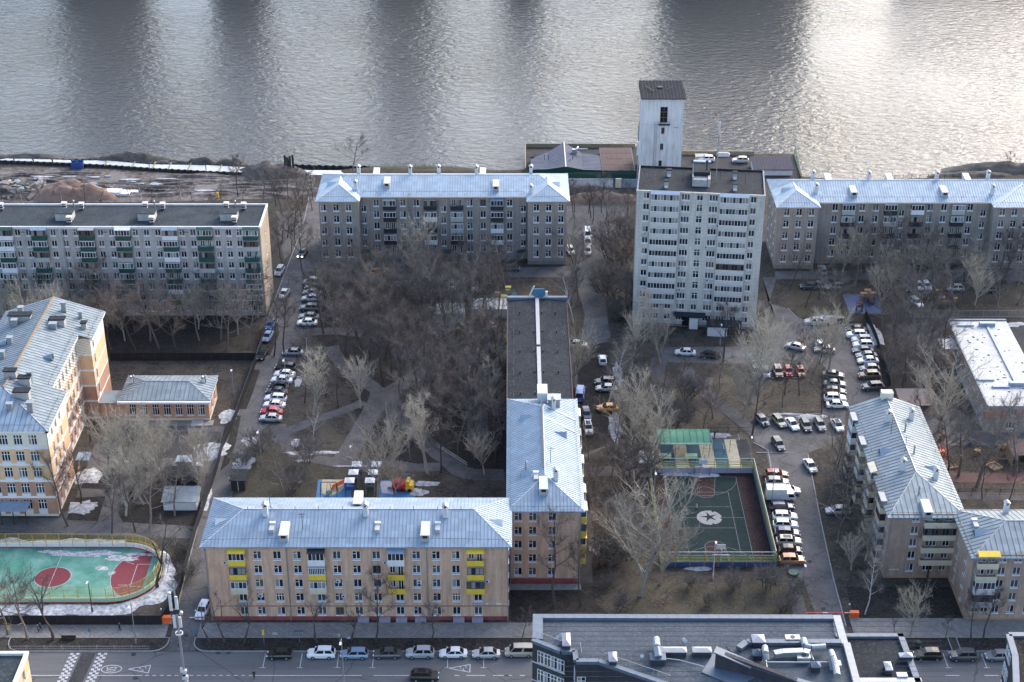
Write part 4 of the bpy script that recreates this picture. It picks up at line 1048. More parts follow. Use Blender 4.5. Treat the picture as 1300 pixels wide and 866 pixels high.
# flat roofed block behind the wing
def flat_block():
 b = empty('apartment_block', (-.6, 274.6, 0), 0, 'low pitched dark felt roof block with white ridge strip behind the ribbed roof', 'apartment block')
 W, Ln, H = 12.0, 45, 14.3
 z5 = [2.2 + 2.8 * k for k in range(5)]
 for p0, p1, n in (((0, 0), (W, 0), 0), ((W, 0), (W, Ln), 13), ((W, Ln), (0, Ln), 3), ((0, Ln), (0, 0), 13)):
  L_ = math.dist(p0, p1)
  wall(b, p0, p1, 0, H, M['brick_grey'], [(1.8 + 3.3 * j, z - .8, 1.36, 1.6, 'two') for z in z5 for j in range(n)])
 mb = MB(M['bitumen_dark']); mb.face([(-.3, -.2, H), (W/2, -.2, H + .5), (W/2, Ln, H + .5), (-.3, Ln, H)]); mb.face([(W/2, -.2, H + .5), (W + .3, -.2, H), (W + .3, Ln, H), (W/2, Ln, H + .5)])
 roof = mb.build('roof', b)
 mb = MB(M['grey_p']); mb.box(W/2 - .38, W/2 + .38, -.1, 22, H + .45, H + .72); mb.box(W/2 - .38, W/2 + .38, 23.0, Ln - .8, H + .45, H + .72); mb.build('ridge_strip', roof)
 mb = MB(M['coping']); mb.box(-.5, W + .5, Ln - .7, Ln + .2, H - .1, H + .75); mb.build('parapet', roof)
 mb = MB(M['rust']); mb.box(-.45, -.25, 0, Ln - .7, H - .1, H + .14); mb.box(W + .25, W + .45, 0, Ln - .7, H - .1, H + .14); mb.build('eave_strip', roof)
 mb = MB(M['dark_metal'])
 for k in range(10): mb.beam((.9, 2 + k * 4.4, H + .25), (.9, 4.6 + k * 4.4, H + .25), .05, .05);
 for x in (W/2 - .9, W/2 + .9, W - 2.2, 2.2):
  for k in range(5): mb.box(x - .1, x + .1, 3 + k * 8.6, 3.25 + k * 8.6, H + .2, H + .9)
 mb.build('roof_posts', roof)
 mb = MB(M['white_trim']); mb.beam((W/2 - 1.6, Ln, H + .9), (W/2 - .6, Ln + .4, H + 3), .25, .25); mb.box(W/2 + 1.8, W/2 + 2.3, Ln - .6, Ln, H + .7, H + 2); mb.m(M['cyan']); mb.box(W/2 - .6, W/2 + 1.6, Ln + .1, Ln + .3, H + .4, H + 2.4); mb.build('roof_frame', roof)
flat_block()
# panel block on the left
def left_block():
 b = empty('apartment_block', (-131, 339.8, 0), 0, 'long grey eight storey block with green balconies and dark felt roof on the left', 'apartment block')
 Ln, D, H = 74.4, 13.0, 22.0
 def s_of(px): return Ln - (331.5 - px) / 5.63
 wc = [24, 38, 69, 83.8, 98.2, 129, 143, 173.4, 187.3, 201.8, 232.2, 246.2, 277.2, 291.4, 304.6, -6.5, -21, -52, -66, -81]
 bcs = [8.9, 52, 112, 158, 217.5, 261.4, 319.3, -36.5]
 wins = []
 for k in range(8):
  z = 1.2 + 2.7 * k - .0
  for c in wc: wins.append((s_of(c), z + .05, 1.25, 1.5, random.choice(['two', 'two', 'tee']), dict(sill=.1)))
  for c in bcs:
   wins.append((s_of(c) - .75, z + .05, 1.0, 1.5, 'two', dict(sill=0))); wins.append((s_of(c) + .8, z - .5, .8, 2.05, 'two', dict(sill=0)))
 wall(b, (0, 0), (Ln, 0), 0, H, M['panel_grey'], wins)
 wall(b, (Ln, 0), (Ln, D), 0, H, M['gable'], [(D/2 + .4, 1.5 + 2.7 * k, .45, .5, 'one') for k in range(8)])
 wall(b, (Ln, D), (0, D), 0, H, M['panel_grey'], [(2 + 2.9 * j, 1.3 + 2.7 * k, 1.25, 1.5, 'two') for k in range(8) for j in range(24)])
 wall(b, (0, D), (0, 0), 0, H, M['panel_grey'])
 ks = [dict(par='green_p', glaz='w'), dict(par='green_p', glaz='w'), dict(par='green_p', glaz=None), dict(par='green_p', glaz='d'), dict(par='green_p', glaz='w'), dict(par='white_p', glaz='w'), dict(par='grey_p', glaz='b')]
 for c in bcs:
  for k in range(1, 8):
   kk = dict(random.choice(ks))
   if k == 7: kk = dict(par=random.choice(['green_p', 'green_p', 'white_p']), glaz=random.choice(['w', 'b']), roof=random.choice(['grey_p', 'blue_c', 'white_p', 'green_p']))
   balcony(b, (0, 0), 0, s_of(c), 1.2 + 2.7 * k - .55, 3.3, kk, hp=.95, hg=1.4)
 mb = MB(M['bitumen']); mb.box(.3, Ln - .3, .3, D - .3, H - .3, H + .05); roof = mb.build('roof', b)
 mb = MB(M['white_trim']); mb.box(-.1, Ln + .1, -.12, .3, H - .1, H + .4); mb.build('parapet', roof)
 mb = MB(M['white_trim']); mb.box(-.1, Ln + .1, D - .3, D + .12, H - .1, H + .4); mb.build('parapet', roof)
 mb = MB(M['white_trim']); mb.box(Ln - .3, Ln + .12, .3, D - .3, H - .1, H + .4); mb.build('parapet', roof)
 mb = MB(M['white_trim']); mb.box(-.12, .3, .3, D - .3, H - .1, H + .4); mb.build('parapet', roof)
 mb = MB(M['concrete']); mb.box(-1.9, 1.9, -1.6, 1.2, 0, 1.7); mb.m(M['bitumen']); mb.box(-2.05, 2.05, -1.75, 1.35, 1.7, 1.85); mb.m(M['grey_p']); mb.box(-.1, .1, -1.63, -1.6, 0, 1.6); head = mb.mesh('stair_head')
 mb = MB(M['rust']); mb.box(-.45, .45, -.45, .45, 0, 1.5); mb.m(M['white_trim']); mb.box(-.5, .5, -.5, .5, .5, .65); mb.box(-.5, .5, -.5, .5, 1.1, 1.25); mb.box(-.6, .6, -.6, .6, 1.5, 1.75); ch = mb.mesh('chimney')
 for px in (89, 191.5, 294):
  x = Ln - (336 - px) / 5.5
  place('stair_head', head, roof, (x, 5.6, H + .05)); place('chimney', ch, roof, (x - 1.4, 10.5, H + .05)); place('chimney', ch, roof, (x + 2.6, 10.3, H + .05)); place('chimney', ch, roof, (x + 1.6, 2.6, H + .05)); chimney(roof, x + .4, 11.8, H + .05, 'vent')
 x = Ln - (336 - 2) / 5.5; place('chimney', ch, roof, (x, 10, H + .05))
 mb = MB(M['dark_metal'])
 for a, c in (((62, 9.6), (66, 9.6)), ((62, 9.6), (62, 8)), ((66, 9.6), (66, 8)), ((64, 2), (68, 2)), ((69, 7), (72, 7))): mb.beam((a[0], a[1], H + .8), (c[0], c[1], H + .8), .06, .06); mb.box(a[0] - .03, a[0] + .03, a[1] - .03, a[1] + .03, H, H + .8); mb.box(c[0] - .03, c[0] + .03, c[1] - .03, c[1] + .03, H, H + .8)
 mb.build('roof_rails', roof)
 mb = MB(M['dark_metal']); [mb.box(s_of(c) - .55, s_of(c) + .55, -.02, -.004, H - 1.05, H - .85) for c in (30, 82, 134.5, 186.7, 238, 290)]; mb.build('attic_vents', b)
 downpipe(b, 30, -.15, .1, 21.6)
left_block()
# grey-brown brick blocks with projecting wings
def winged_block(x0, y_front, total, wl, wr, H, cols_w1, cols_main, bals, offs, cols_w2, label, setback=3.0, a=0, zsc=1.0, blk='black_p'):
 b = empty('apartment_block', (x0, y_front, 0), 0, label, 'apartment block')
 D = 14.6 + 0; Yb = setback + 13.4
 zs = [2.9 + 3.05 * k - (17 - H) * .3 for k in range(5)]
 BM = M['brick_grey']; bands = [(1.0, M['plinth_grey']), (H - 1.1, BM), (99, M['brick_buff'])]
 w1 = [(s, z - .85, 1.4, 1.75, 'tee', dict(sill=.14)) for z in zs for s in cols_w1]
 wall(b, (0, 0), (wl, 0), 0, H, BM, w1, bands=bands)
 wall(b, (wl, 0), (wl, setback), 0, H, BM, bands=bands)
 mw = []
 for z in zs:
  for s in cols_main: mw.append((s - wl, z - .85, 1.4, 1.75, random.choice(['tee', 'two']), dict(sill=.14, fr='frame_b' if random.random() < .1 else 'frame_w')))
  for s in bals: mw.append((s - wl - .75, z - .85, 1.0, 1.75, 'two', dict(sill=0))); mw.append((s - wl + .75, z - 1.4, .9, 2.3, 'two', dict(sill=0)))
 for s in offs:
  for k in range(4): mw.append((s - wl, zs[k] - .85 + 1.55, 1.3, 1.6, 'tee', dict(sill=.14)))
 Lm = total - wl - wr
 wall(b, (wl, setback), (wl + Lm, setback), 0, H, BM, mw, bands=bands)
 wall(b, (wl + Lm, setback), (wl + Lm, 0), 0, H, BM, bands=bands)
 wall(b, (wl + Lm, 0), (total, 0), 0, H, BM, [(s - wl - Lm, z - .85, 1.4, 1.75, 'tee', dict(sill=.14)) for z in zs for s in cols_w2], bands=bands)
 wall(b, (total, 0), (total, Yb), 0, H, BM, [(s, z - .85, 1.4, 1.75, 'two') for z in zs for s in (3.5, 8, 12.5)], bands=bands)
 wall(b, (total, Yb), (0, Yb), 0, H, BM, [(3 + 3.6 * j, z - .85, 1.4, 1.75, 'two') for z in zs for j in range(int(total / 3.6) - 1)])
 wall(b, (0, Yb), (0, 0), 0, H, BM, [(s, z - .85, 1.4, 1.75, 'two') for z in zs for s in (3.5, 8, 12.5)], bands=bands)
 z = H + .1; ov = .7; rise = 2.7
 roof, Hf = hip_roof(b, 0, total, setback, Yb, z, rise, 'zinc_light', 'x', hipk=1.0, ov=ov)
 yc = (setback + Yb) / 2
 for xa, xb in ((0 - ov, wl + .35), (wl + Lm - .35, total + ov)):
  xm = (xa + xb) / 2; hw = (xb - xa) / 2; ap = (xm, 0 - ov + hw, z + rise * .86)
  mb = MB(M['zinc_light']); sm = MB(M['seam'])
  bk = (xm, yc, z + rise * .86)
  polys = [[(xa, -ov, z + .02), (xb, -ov, z + .02), ap], [(xb, -ov, z + .02), (xb, setback, z + .02), bk, ap], [(xa, yc, z + .02), (xa, -ov, z + .02), ap, bk]]
  for p in polys: mb.face(p)
  slope_seams(sm, polys[0]);
  mb.face([(xa, -ov, z - .2), (xb, -ov, z - .2), (xb, -ov, z + .02), (xa, -ov, z + .02)]); mb.face([(xb, -ov, z - .2), (xb, setback, z - .2), (xb, setback, z + .02), (xb, -ov, z + .02)])
  mb.face([(xa, setback, z - .2), (xa, -ov, z - .2), (xa, -ov, z + .02), (xa, setback, z + .02)])
  wr_ = mb.build('wing_roof', b); tag(sm.build('standing_seams', wr_), kind='stuff')
  cp = MB(M['white_trim']); cp.tube((xa, -ov, z), ap, .12, n=4); cp.tube((xb, -ov, z), ap, .12, n=4); cp.tube(ap, bk, .1, n=4); cp.build('ridge_cap', wr_)
  snow_guard(wr_, [(xa + .8, .4, z + .35), (xb - .8, .4, z + .35)])
 mb = MB(M['white_trim']); mb.box(wl + .35, wl + Lm - .35, setback - ov - .12, setback - ov - .003, z - .22, z + .14); mb.build('gutter', roof)
 snow_guard(roof, [(wl + 1, setback + .5, z + .5), (wl + Lm - 1, setback + .5, z + .5)])
 for k, s in enumerate(bals):
  for j in range(1, 5):
   kk = random.choice([dict(par=blk, glaz=None), dict(par=blk, glaz='w'), dict(par='white_p', glaz='w'), dict(par=blk, glaz='b'), dict(par='grey_p', glaz='w')])
   kk = dict(kk)
   if j == 4 and random.random() < .55: kk['glaz'] = 'w'; kk['roof'] = random.choice(['blue_c', 'blue_c', 'grey_p'])
   balcony(b, (0, setback), 0, s, zs[j] - 1.45, 3.0, kk)
 for s in (wl + .4, wl + Lm * .33, wl + Lm * .66, wl + Lm - .4): downpipe(b, s, setback - .15, .1, H - .3)
 mb = MB(M['brick_buff']); mb.box(-.12, wl + .12, -.12, -.004, H - .45, H - .2); mb.box(wl + Lm - .12, total + .12, -.12, -.004, H - .45, H - .2); mb.box(wl + .12, wl + Lm - .12, setback - .12, setback - .004, H - .45, H - .2); mb.build('cornice', b)
 for s in offs:
  mb = MB(M['green_p']); mb.box(-1.6, 1.6, -1.8, -.01, 2.5, 2.7); mb.box(-1.4, -1.3, -1.7, -1.6, 0, 2.5); mb.box(1.3, 1.4, -1.7, -1.6, 0, 2.5); mb.build('entrance_porch', b, (s, setback, 0))
 return b, roof, Hf, setback
def xs(px, y, z): # local metre positions of photo columns on a wall at depth y
 dz = CAM_H - z; Z = y * math.cos(PITCH) + dz * math.sin(PITCH); return (px - 650) / FPX * Z
def mid_block():
 x0, yf, H = -46.6, 367.3, 16.9
 f = lambda px: xs(px, yf, 14.5) - x0; g = lambda px: xs(px, yf + 3, 14.5) - x0
 tot = xs(723, yf, 16.9) - x0 - .6
 b, roof, Hf, sb = winged_block(x0, yf, tot, 9.6, 9.4, H, [f(410.5), f(426.7), f(442.5)], [g(c) for c in (477.6, 511.6, 528.7, 596.4, 613.3, 647)], [g(c) for c in (494.6, 546.3, 580, 631)], [g(c) for c in (461.4, 563, 664.6)],
  [f(681), f(696.6), f(712.3)], 'grey brick block with pale blue zinc roof and two wings, middle of the back row')
 def put(px, py, kind, z=18.6):
  c = at(px, py, z); x, y = c.x - x0, c.y - yf; chimney(roof, x, y, Hf(x, y) if sb < y else z - .6, kind)
 for px, py, k in ((455.5, 222, 'stack'), (478, 220, 'hatch'), (521, 226, 'stack'), (557, 220, 'stack'), (605, 225, 'stack'), (613, 220, 'hatch'), (451.5, 237, 'stack'), (491.5, 233, 'hatch'), (629.5, 235, 'hatch'), (674, 219, 'stack'), (674, 240, 'stack')): put(px, py, k)
 dormer(roof, 1.6, sb + 3.6, 17.9, R(-90), 'zinc_light', 2.4, 3.2, 1.2); dormer(roof, tot - 1.6, sb + 3.6, 17.9, R(90), 'white_trim', 2.6, 3.2, 1.2)
 mb = MB(M['dark_metal']); x = g(521); mb.box(x - .5, x - .45, sb - .4, sb - .35, 4, 18); mb.box(x + .0, x + .05, sb - .4, sb - .35, 4, 18)
 for k in range(28): mb.box(x - .5, x + .05, sb - .4, sb - .36, 4 + k * .5, 4.05 + k * .5)
 mb.build('fire_ladder', b)
mid_block()
def right_back_block():
 x0, yf, H = xs(989.5, 364.3, 16.5), 364.9, 16.4
 f = lambda px: xs(px, yf, 14) - x0; g = lambda px: xs(px, yf + 3, 14) - x0
 tot = 68
 wr = tot - (xs(1263, yf, 16.5) - x0)
 b, roof, Hf, sb = winged_block(x0, yf, tot, xs(1042, yf, 16.5) - x0 - .4, wr, H, [f(c) for c in (998.7, 1014.4, 1030)], [g(c) for c in (1060, 1094.4, 1111.6, 1180.7, 1198, 1231.4)], [g(c) for c in (1076.6, 1130, 1164, 1215.4)], [g(c) for c in (1145, 1248.7)],
  [f(c) for c in (1272, 1287.5, 1303)], 'grey brick block with blue zinc roof and two wings, right end of the back row')
 def put(px, py, kind, z=18.2):
  c = at(px, py, z); x, y = c.x - x0, c.y - yf; chimney(roof, x, y, Hf(x, y) if sb < y else z - .6, kind)
 for px, py, k in ((1032, 226, 'stack'), (1050.5, 226, 'hatch'), (1102, 232, 'stack'), (1128.5, 226, 'hatch'), (1188, 233, 'stack'), (1227, 226, 'hatch'), (1254, 226, 'stack'), (1083, 242, 'hatch'), (1198, 242, 'hatch'), (1036, 242, 'stack'), (1260, 243, 'stack')): put(px, py, k)
 dormer(roof, 1.6, sb + 3.6, 17.4, R(-90), 'zinc_light', 2.4, 3.2, 1.2)
right_back_block()
# twelve storey tower block
def high_rise():
 A = at(808.7, 241.4, 33); B = at(971.8, 248.2, 33); v = B - A; W = v.length; ang = math.atan2(v.y, v.x); D = 14.6; H = 32.6
 b = empty('tower_block', (A.x, A.y, 0), ang, 'white tiled twelve storey tower block with glazed balconies', 'tower block')
 f = lambda q: (q - 70) / 615 * W
 wins = []
 zf = [.75 + 2.68 * k for k in range(12)]
 for k in range(12):
  z = zf[k] + .85
  if k >= 2:
   for q, w, st in ((117, 1.35, 'two'), (306, 1.9, 'three'), (440, 1.9, 'three'), (631, 1.3, 'two')): wins.append((f(q), z, w, 1.45, st, dict(sill=.08)))
   for q in (170, 240, 502, 575): wins.append((f(q), z, 1.9, 1.45, 'three', dict(sill=0)))
   wins.append((f(374), z + .0, 1.35, 1.7, 'four', dict(sill=0, fr='frame_w')))
  else:
   for q in (118, 178, 243, 306, 372, 440, 505, 570, 628):
    if k == 0 and q in (372,): continue
    wins.append((f(q), z, 1.9 if q in (178, 306, 440, 505) else 1.35, 1.4, 'three' if q in (178, 306, 440, 505) else 'two', dict(sill=.06)))
 wall(b, (0, 0), (W, 0), 0, H, M['panel_white'], wins, bands=[(.6, M['plinth_grey']), (99, M['panel_white'])])
 wall(b, (0, D), (0, 0), 0, H, M['panel_white'], [(s, zf[k] + .85, 1.3, 1.4, 'two') for k in range(12) for s in (4.5, 10.5)])
 wall(b, (W, 0), (W, D), 0, H, M['panel_white'], [(s, zf[k] + .85, 1.3, 1.4, 'two') for k in range(12) for s in (4.5, 10.5)])
 wall(b, (W, D), (0, D), 0, H, M['panel_white'], [(s, zf[k] + .85, 1.9, 1.4, 'three') for k in range(12) for s in (3, 7, 11, 15, 19, 23, 27)])
 bw = f(275) - f(139)
 for k in range(2, 12):
  for q in (207, 538):
   kk = dict(par='panel_rail', glaz='w')
   if k == 11: kk['roof'] = 'blue_c'
   if k == 5 and q == 538: kk['glaz'] = 'b'
   balcony(b, (0, 0), 0, f(q), zf[k] - .05, bw, kk, depth=1.0, hp=1.0, hg=1.45)
 mb = MB(M['bitumen_dark']); mb.box(.25, W - .25, .25, D - .25, H - .4, H + .02); roof = mb.build('roof', b)
 mb = MB(M['panel_white']); mb.box(-.05, W + .05, -.08, .25, H - .02, H + .4); mb.build('parapet', roof)
 mb = MB(M['coping']); mb.box(-.06, .25, .25, D, H - .02, H + .4); mb.build('parapet', roof)
 mb = MB(M['coping']); mb.box(W - .25, W + .06, .25, D, H - .02, H + .4); mb.build('parapet', roof)
 mb = MB(M['bitumen_dark']); mb.box(.25, W - .25, D - .25, D + .05, H - .02, H + .4); mb.build('parapet', roof)
 g = lambda q: (q - 75) / 608 * W
 mb = MB(M['concrete']); mb.box(-.45, .45, -.5, .5, 0, 1.5); mb.m(M['bitumen_dark']); mb.box(-.6, .6, -.6, .6, 1.5, 1.7); mb.m(M['white_p']); mb.box(-.35, .35, -.55, -.5, 0, .6); vb = mb.mesh('vent_shaft')
 for q, y in ((222, 9.8), (213, 3.2), (541, 9.8), (541, 3.2)): place('vent_shaft', vb, roof, (g(q), y, H + .02))
 mb = MB(M['bitumen_dark']); x0, x1 = g(340), g(420); mb.box(x0, x1, 6.5, 12.6, H, H + 2.6); mb.m(M['blue_c']); mb.box(x0 - .1, x1 + .1, 12.0, 13.0, H + 2.6, H + 2.9); mb.m(M['concrete']); mb.box(x0 - .2, x0, 4.6, 12.5, H, H + 2.2); mb.box(x0 - .1, x1 - .6, 4.4, 6.5, H, H + 1.6); mb.m(M['concrete']); mb.box(x1 - .5, x1 + .1, 4.2, 8.5, H, H + 1.9); mb.build('machine_room', roof)
 mb = MB(M['dark_metal']); mb.tube((x1 - .8, 8, H), (x1 - .8, 8, H + 4.6), .16, n=8); mb.tube((x1 - .8, 8, H + 4.4), (x1 - .8, 8, H + 4.9), .3, n=8); mb.build('flue', roof)
 mb = MB(M['grey_metal']); xm = g(450); mb.tube((xm, 6.5, H), (xm, 6.5, H + 15), .10, n=6); mb.m(M['white_trim']); mb.box(xm - .22, xm + .22, 6.3, 6.7, H + 11.5, H + 14.5); mb.m(M['grey_metal']); mb.tube((xm, 6.5, H + 15), (xm, 6.5, H + 16.8), .05, n=5); mb.build('antenna_mast', roof)
 mb = MB(M['grey_metal']); mb.tube((-.3, 8, 4), (-.3, 8, H + 13.5), .10, n=6); mb.m(M['white_trim']); mb.box(-.6, -.1, 7.7, 8.3, H + 5.5, H + 8.6); mb.m(M['grey_metal']); mb.box(-.5, -.2, 7.8, 8.2, H + 9, H + 12.5)
 for z in (8, 16, 24, 32): mb.box(-.35, 0, 7.9, 8.1, z, z + .15)
 mb.build('antenna_mast', b)
 mb = MB(M['dark_metal'])
 for q, y in ((290, 8), (470, 10), (590, 7)): mb.box(g(q) - .04, g(q) + .04, y, y + .08, H, H + 2.6)
 mb.build('aerial_poles', roof)
 mb = MB(M['bitumen_dark']); x = f(350); mb.box(x - 3.6, x + 3.8, -1.9, -.01, 3.3, 3.7); mb.build('entrance_canopy', b)
 mb = MB(M['glass_d']); mb.box(x - 1.4, x + .2, -.06, -.015, .2, 2.9); mb.m(M['white_p']); mb.box(x + .3, x + 2.2, -1.6, -.02, .2, 2.9); mb.build('entrance', b)
 for k, q in ((3, 282), (5, 275), (8, 101), (4, 415), (7, 400), (9, 450)): ac_unit(b, f(q + 18), 0, zf[k] + .3, 0)
 return b, ang
M['panel_rail'] = surf('balcony_rail', (.53, .515, .49), .7, .08, 1)
hr, hr_ang = high_rise()
c = at(917, 424); r_ = empty('entrance_shed', (c.x, c.y, 0), hr_ang, 'small white shed with dark flat roof at the tower block entrance', 'shed')
mb = MB(M['white_p']); mb.box(-3.4, 1.0, -1.4, 1.4, 0, 2.4); mb.build('wall', r_)
mb = MB(M['bitumen_dark']); mb.box(-3.7, 4.2, -1.7, 1.9, 2.42, 2.65); mb.build('roof', r_)
mb = MB(M['dark_metal']); [mb.box(x, x + .1, -1.5, -1.4, 0, 2.4) for x in (2.4, 3.9)]; mb.build('post', r_)
# white flat roofed kindergarten
def kindergarten():
 TL = at(1203.5, 407, 6.2); TR = at(1277, 407, 6.2); FL = at(1254, 515.5, 6.2)
 side = FL - TL; W = (TR - TL).length
 ang = math.atan2(side.y, side.x) + R(90); Ls = side.length
 b = empty('kindergarten_building', (FL.x, FL.y, 0), 0, 'low two storey building with bright white flat roof on the right', 'kindergarten')
 u = Vector((1, 0, 0)); s = Vector((TL.x - FL.x, TL.y - FL.y, 0)); H = 6.1
 P = [Vector((0, 0, 0)), Vector((W, 0, 0)), Vector((W, 0, 0)) + s, s]
 bands = [(3.0, M['grey_p']), (5.2, M['rust_plaster']), (99, M['grey_p'])]
 wall(b, P[0], P[1], 0, H, M['gable'], [(x, z, 1.9, 1.5, 'three') for z in (.9, 3.9) for x in (5.2, 9.0, 12.8) if x < W - 1], bands=bands)
 for i, j in ((1, 2), (2, 3), (3, 0)):
  L_ = (P[j] - P[i]).length
  wall(b, P[i], P[j], 0, H, M['gable'], [(x * L_ / 10, z, 1.9, 1.5, 'three') for z in (.9, 3.9) for x in (range(1, 10) if i != 2 else (2, 8))], bands=bands)
 mb = MB(M['white_roof']); mb.prism([(p.x * 1, p.y) for p in P], H, H + .12); roof = mb.build('roof', b)
 mb = MB(M['coping'])
 for i in range(4):
  a, c = P[i], P[(i + 1) % 4]
  if i == 2: mb.beam((a.x, a.y, H + .2), (c.x, c.y, H + .2), .5, .4)
  elif i == 3: mb.beam((a.x, a.y, H + .1), (c.x, c.y, H + .1), .3, .35)
 mb.build('parapet', roof)
 mb = MB(M['blue_c']); a, c = P[0].lerp(P[1], .62) + s * .22, P[0].lerp(P[1], .62) + s * .93
 mb.beam((a.x, a.y, H + .28), (c.x, c.y, H + .28), .6, .35)
 for q in (a, c): mb.obox((q.x, q.y, H + .12), (3.4, 1.0, .9))
 for f, g_ in ((.25, .93), (.15, .28), (.35, .2)):
  q = P[0].lerp(P[1], f) + s * g_; mb.obox((q.x, q.y, H + .12), (3.6, .8, .4));
 mb.build('roof_duct', roof)
 mb = MB(M['bitumen_dark'])
 random.seed(5)
 for k in range(60):
  q = P[0].lerp(P[1], random.uniform(.1, .95)) + s * random.uniform(.05, .95); r = random.uniform(.1, .45)
  mb.prism([(q.x + math.cos(i) * r * random.uniform(.5, 1.2), q.y + math.sin(i) * r * random.uniform(.5, 1.2)) for i in (0, 1.2, 2.5, 3.8, 5)], H + .122, H + .135)
 tag(mb.build('puddle_stains', roof), kind='stuff')
 mb = MB(M['rust_plaster']); q = s * .78; mb.obox((q.x - 1.6, q.y, 0), (3.2, 4.5, 4.6)); mb.m(M['white_p']); mb.obox((q.x - 1.6, q.y, 4.6), (3.4, 4.7, .2)); mb.build('porch', b)
kindergarten()
# L shaped brick block on the right
def right_block():
 b = empty('apartment_block', (65.5, 238.2, 0), 0, 'L shaped beige brick block with ribbed roof and stacked balconies, front right', 'apartment block')
 W, Ln, H = 12.4, 36.6, 13.0
 zs = [1.6 + 2.62 * k for k in range(5)]
 BB = M['brick_buff']; bands = [(.5, M['rust_plaster']), (99, BB)]
 f = lambda q: xs(q, 238.2, 10) - 65.5
 fw = [(f(1161), z - .1, 1.3, 1.5, 'two', dict(sill=.1)) for z in zs] + [(f(1184), z - .1, 1.8, 1.5, 'three', dict(sill=0)) for z in zs] + [(f(1203), z - .1, 1.2, 1.5, 'two', dict(sill=0)) for z in zs]
 wall(b, (0, 0), (W, 0), 0, H, BB, fw, bands=bands)
 wall(b, (0, Ln), (0, 0), 0, H, BB, [(Ln - s, z - .1, 1.3, 1.5, 'two') for z in zs for s in (2.0, 8.2, 11, 17.6, 20.5, 27, 30, 35)], bands=bands)
 wall(b, (W, 0), (W, Ln), 0, H, BB, [(s, z - .1, 1.3, 1.5, 'two') for z in zs for s in (6, 9.5, 13, 17, 21, 25, 29, 33)], bands=bands)
 wall(b, (W, Ln), (0, Ln), 0, H, BB, bands=bands)
 kk = [dict(par='beige_p', glaz='w'), dict(par='beige_p', glaz='d'), dict(par='beige_p', glaz=None), dict(par='beige_p', glaz='b'), dict(par='beige_p', glaz='w', roof='beige_p'), dict(par='white_p', glaz='w')]
 random.seed(21)
 for s in (5, 14.3, 23.8, 32.6):
  for k in range(5): balcony(b, (0, 0), R(-90), -s, zs[k] - .75, 3.0, random.choice(kk), depth=1.05)
 for k, g_ in ((4, None), (3, 'b'), (2, None), (1, None)):
  balcony(b, (0, 0), 0, f(1194), zs[k] - .75, 6.2, dict(par='beige_p', glaz=g_), depth=1.0)
 roof, Hf = hip_roof(b, 0, W, 0, Ln, 13.2, 2.6, 'zinc_dark', 'y', hipk=1.55, ov=.7, seam='seam_dark', step=.95, hips=(True, False))
 snow_guard(roof, [(.3, .0, 13.4), (W - .2, .0, 13.4)]); snow_guard(roof, [(.4, 1, 13.5), (.4, Ln, 13.5)]); snow_guard(roof, [(W - .2, 1, 13.4), (W - .2, Ln, 13.4)])
 def put(px, py, kind, z=15.3):
  c = at(px, py, z); x, y = c.x - 65.5, c.y - 238.2; chimney(roof, x, y, Hf(x, y), kind)
 for a in ((1127, 535, 'stack'), (1157, 528, 'stack'), (1146, 595, 'stack'), (1188, 603, 'stack'), (1177, 637, 'hatch'), (1167, 623, 'vent'), (1149, 548, 'vent'), (1160, 577, 'vent'), (1131, 550, 'mast'), (1148.5, 575, 'mast')): put(*a)
 mb = MB(M['cream']); mb.box(5.2, 7.4, Ln - .6, Ln + .9, 13.4, 16.9); mb.build('fire_wall', roof)
 for x, y, rz in ((1.6, 19, R(-90)), (10.8, 13, R(90))): dormer(roof, x, y, Hf(x, y) - .1, rz, 'zinc', 2.4, 3.6, 1.1)
 downpipe(b, .1, -.15, .1, 12.8)
 mb = MB(M['white_p']); mb.box(.9, 2.0, -.03, -.005, 1.7, 1.9); mb.box(2.2, 2.5, -.03, -.005, 1.7, 1.95); mb.build('address_plate', b)
 x0, y0 = 76.9 - 65.5, 226.2 - 238.2; Lw, Dw = 42, 13.4
 g = lambda q: xs(q, 226.2, 10) - 65.5
 ww = [(g(c) - x0, z - .1, 1.3, 1.5, 'two', dict(sill=.1)) for z in zs for c in (1271, 1290.5, 1312, 1330)] + [(g(1251) - x0 + d_, z - .1, 1.2, 1.5, 'two', dict(sill=0)) for z in zs for d_ in (-.8, .8)]
 wall(b, (x0, y0), (x0 + Lw, y0), 0, H, BB, ww, bands=bands)
 wall(b, (x0, 0 - .001), (x0, y0), 0, H, BB, [(s, z - .1, 1.2, 1.5, 'two') for z in zs for s in (3.2, 8.2)], bands=bands)
 wall(b, (x0 + Lw, y0 + Dw), (x0 + W - 11.4, y0 + Dw), 0, H, BB, [(s, z - .1, 1.3, 1.5, 'two') for z in zs for s in range(3, 38, 4)], bands=bands)
 wall(b, (x0 + Lw, y0), (x0 + Lw, y0 + Dw), 0, H, BB, bands=bands)
 r2, H2 = hip_roof(b, x0, x0 + Lw, y0, y0 + Dw, 13.15, 2.6, 'zinc_dark', 'x', hipk=1.0, ov=.6, seam='seam_dark', step=.95, hips=(True, False), name='wing_roof')
 snow_guard(r2, [(x0 + .6, y0, 13.35), (x0 + Lw, y0, 13.35)])
 for px, py, k in ((1277.5, 645, 'stack'), (1239, 660, 'slab')):
  c = at(px, py, 15); x, y = c.x - 65.5, c.y - 238.2; chimney(r2, x, y, H2(x, y), k)
 dormer(r2, x0 + 1.2, y0 + 5.5, 13.6, R(-90), 'zinc', 2.6, 3.4, 1.2)
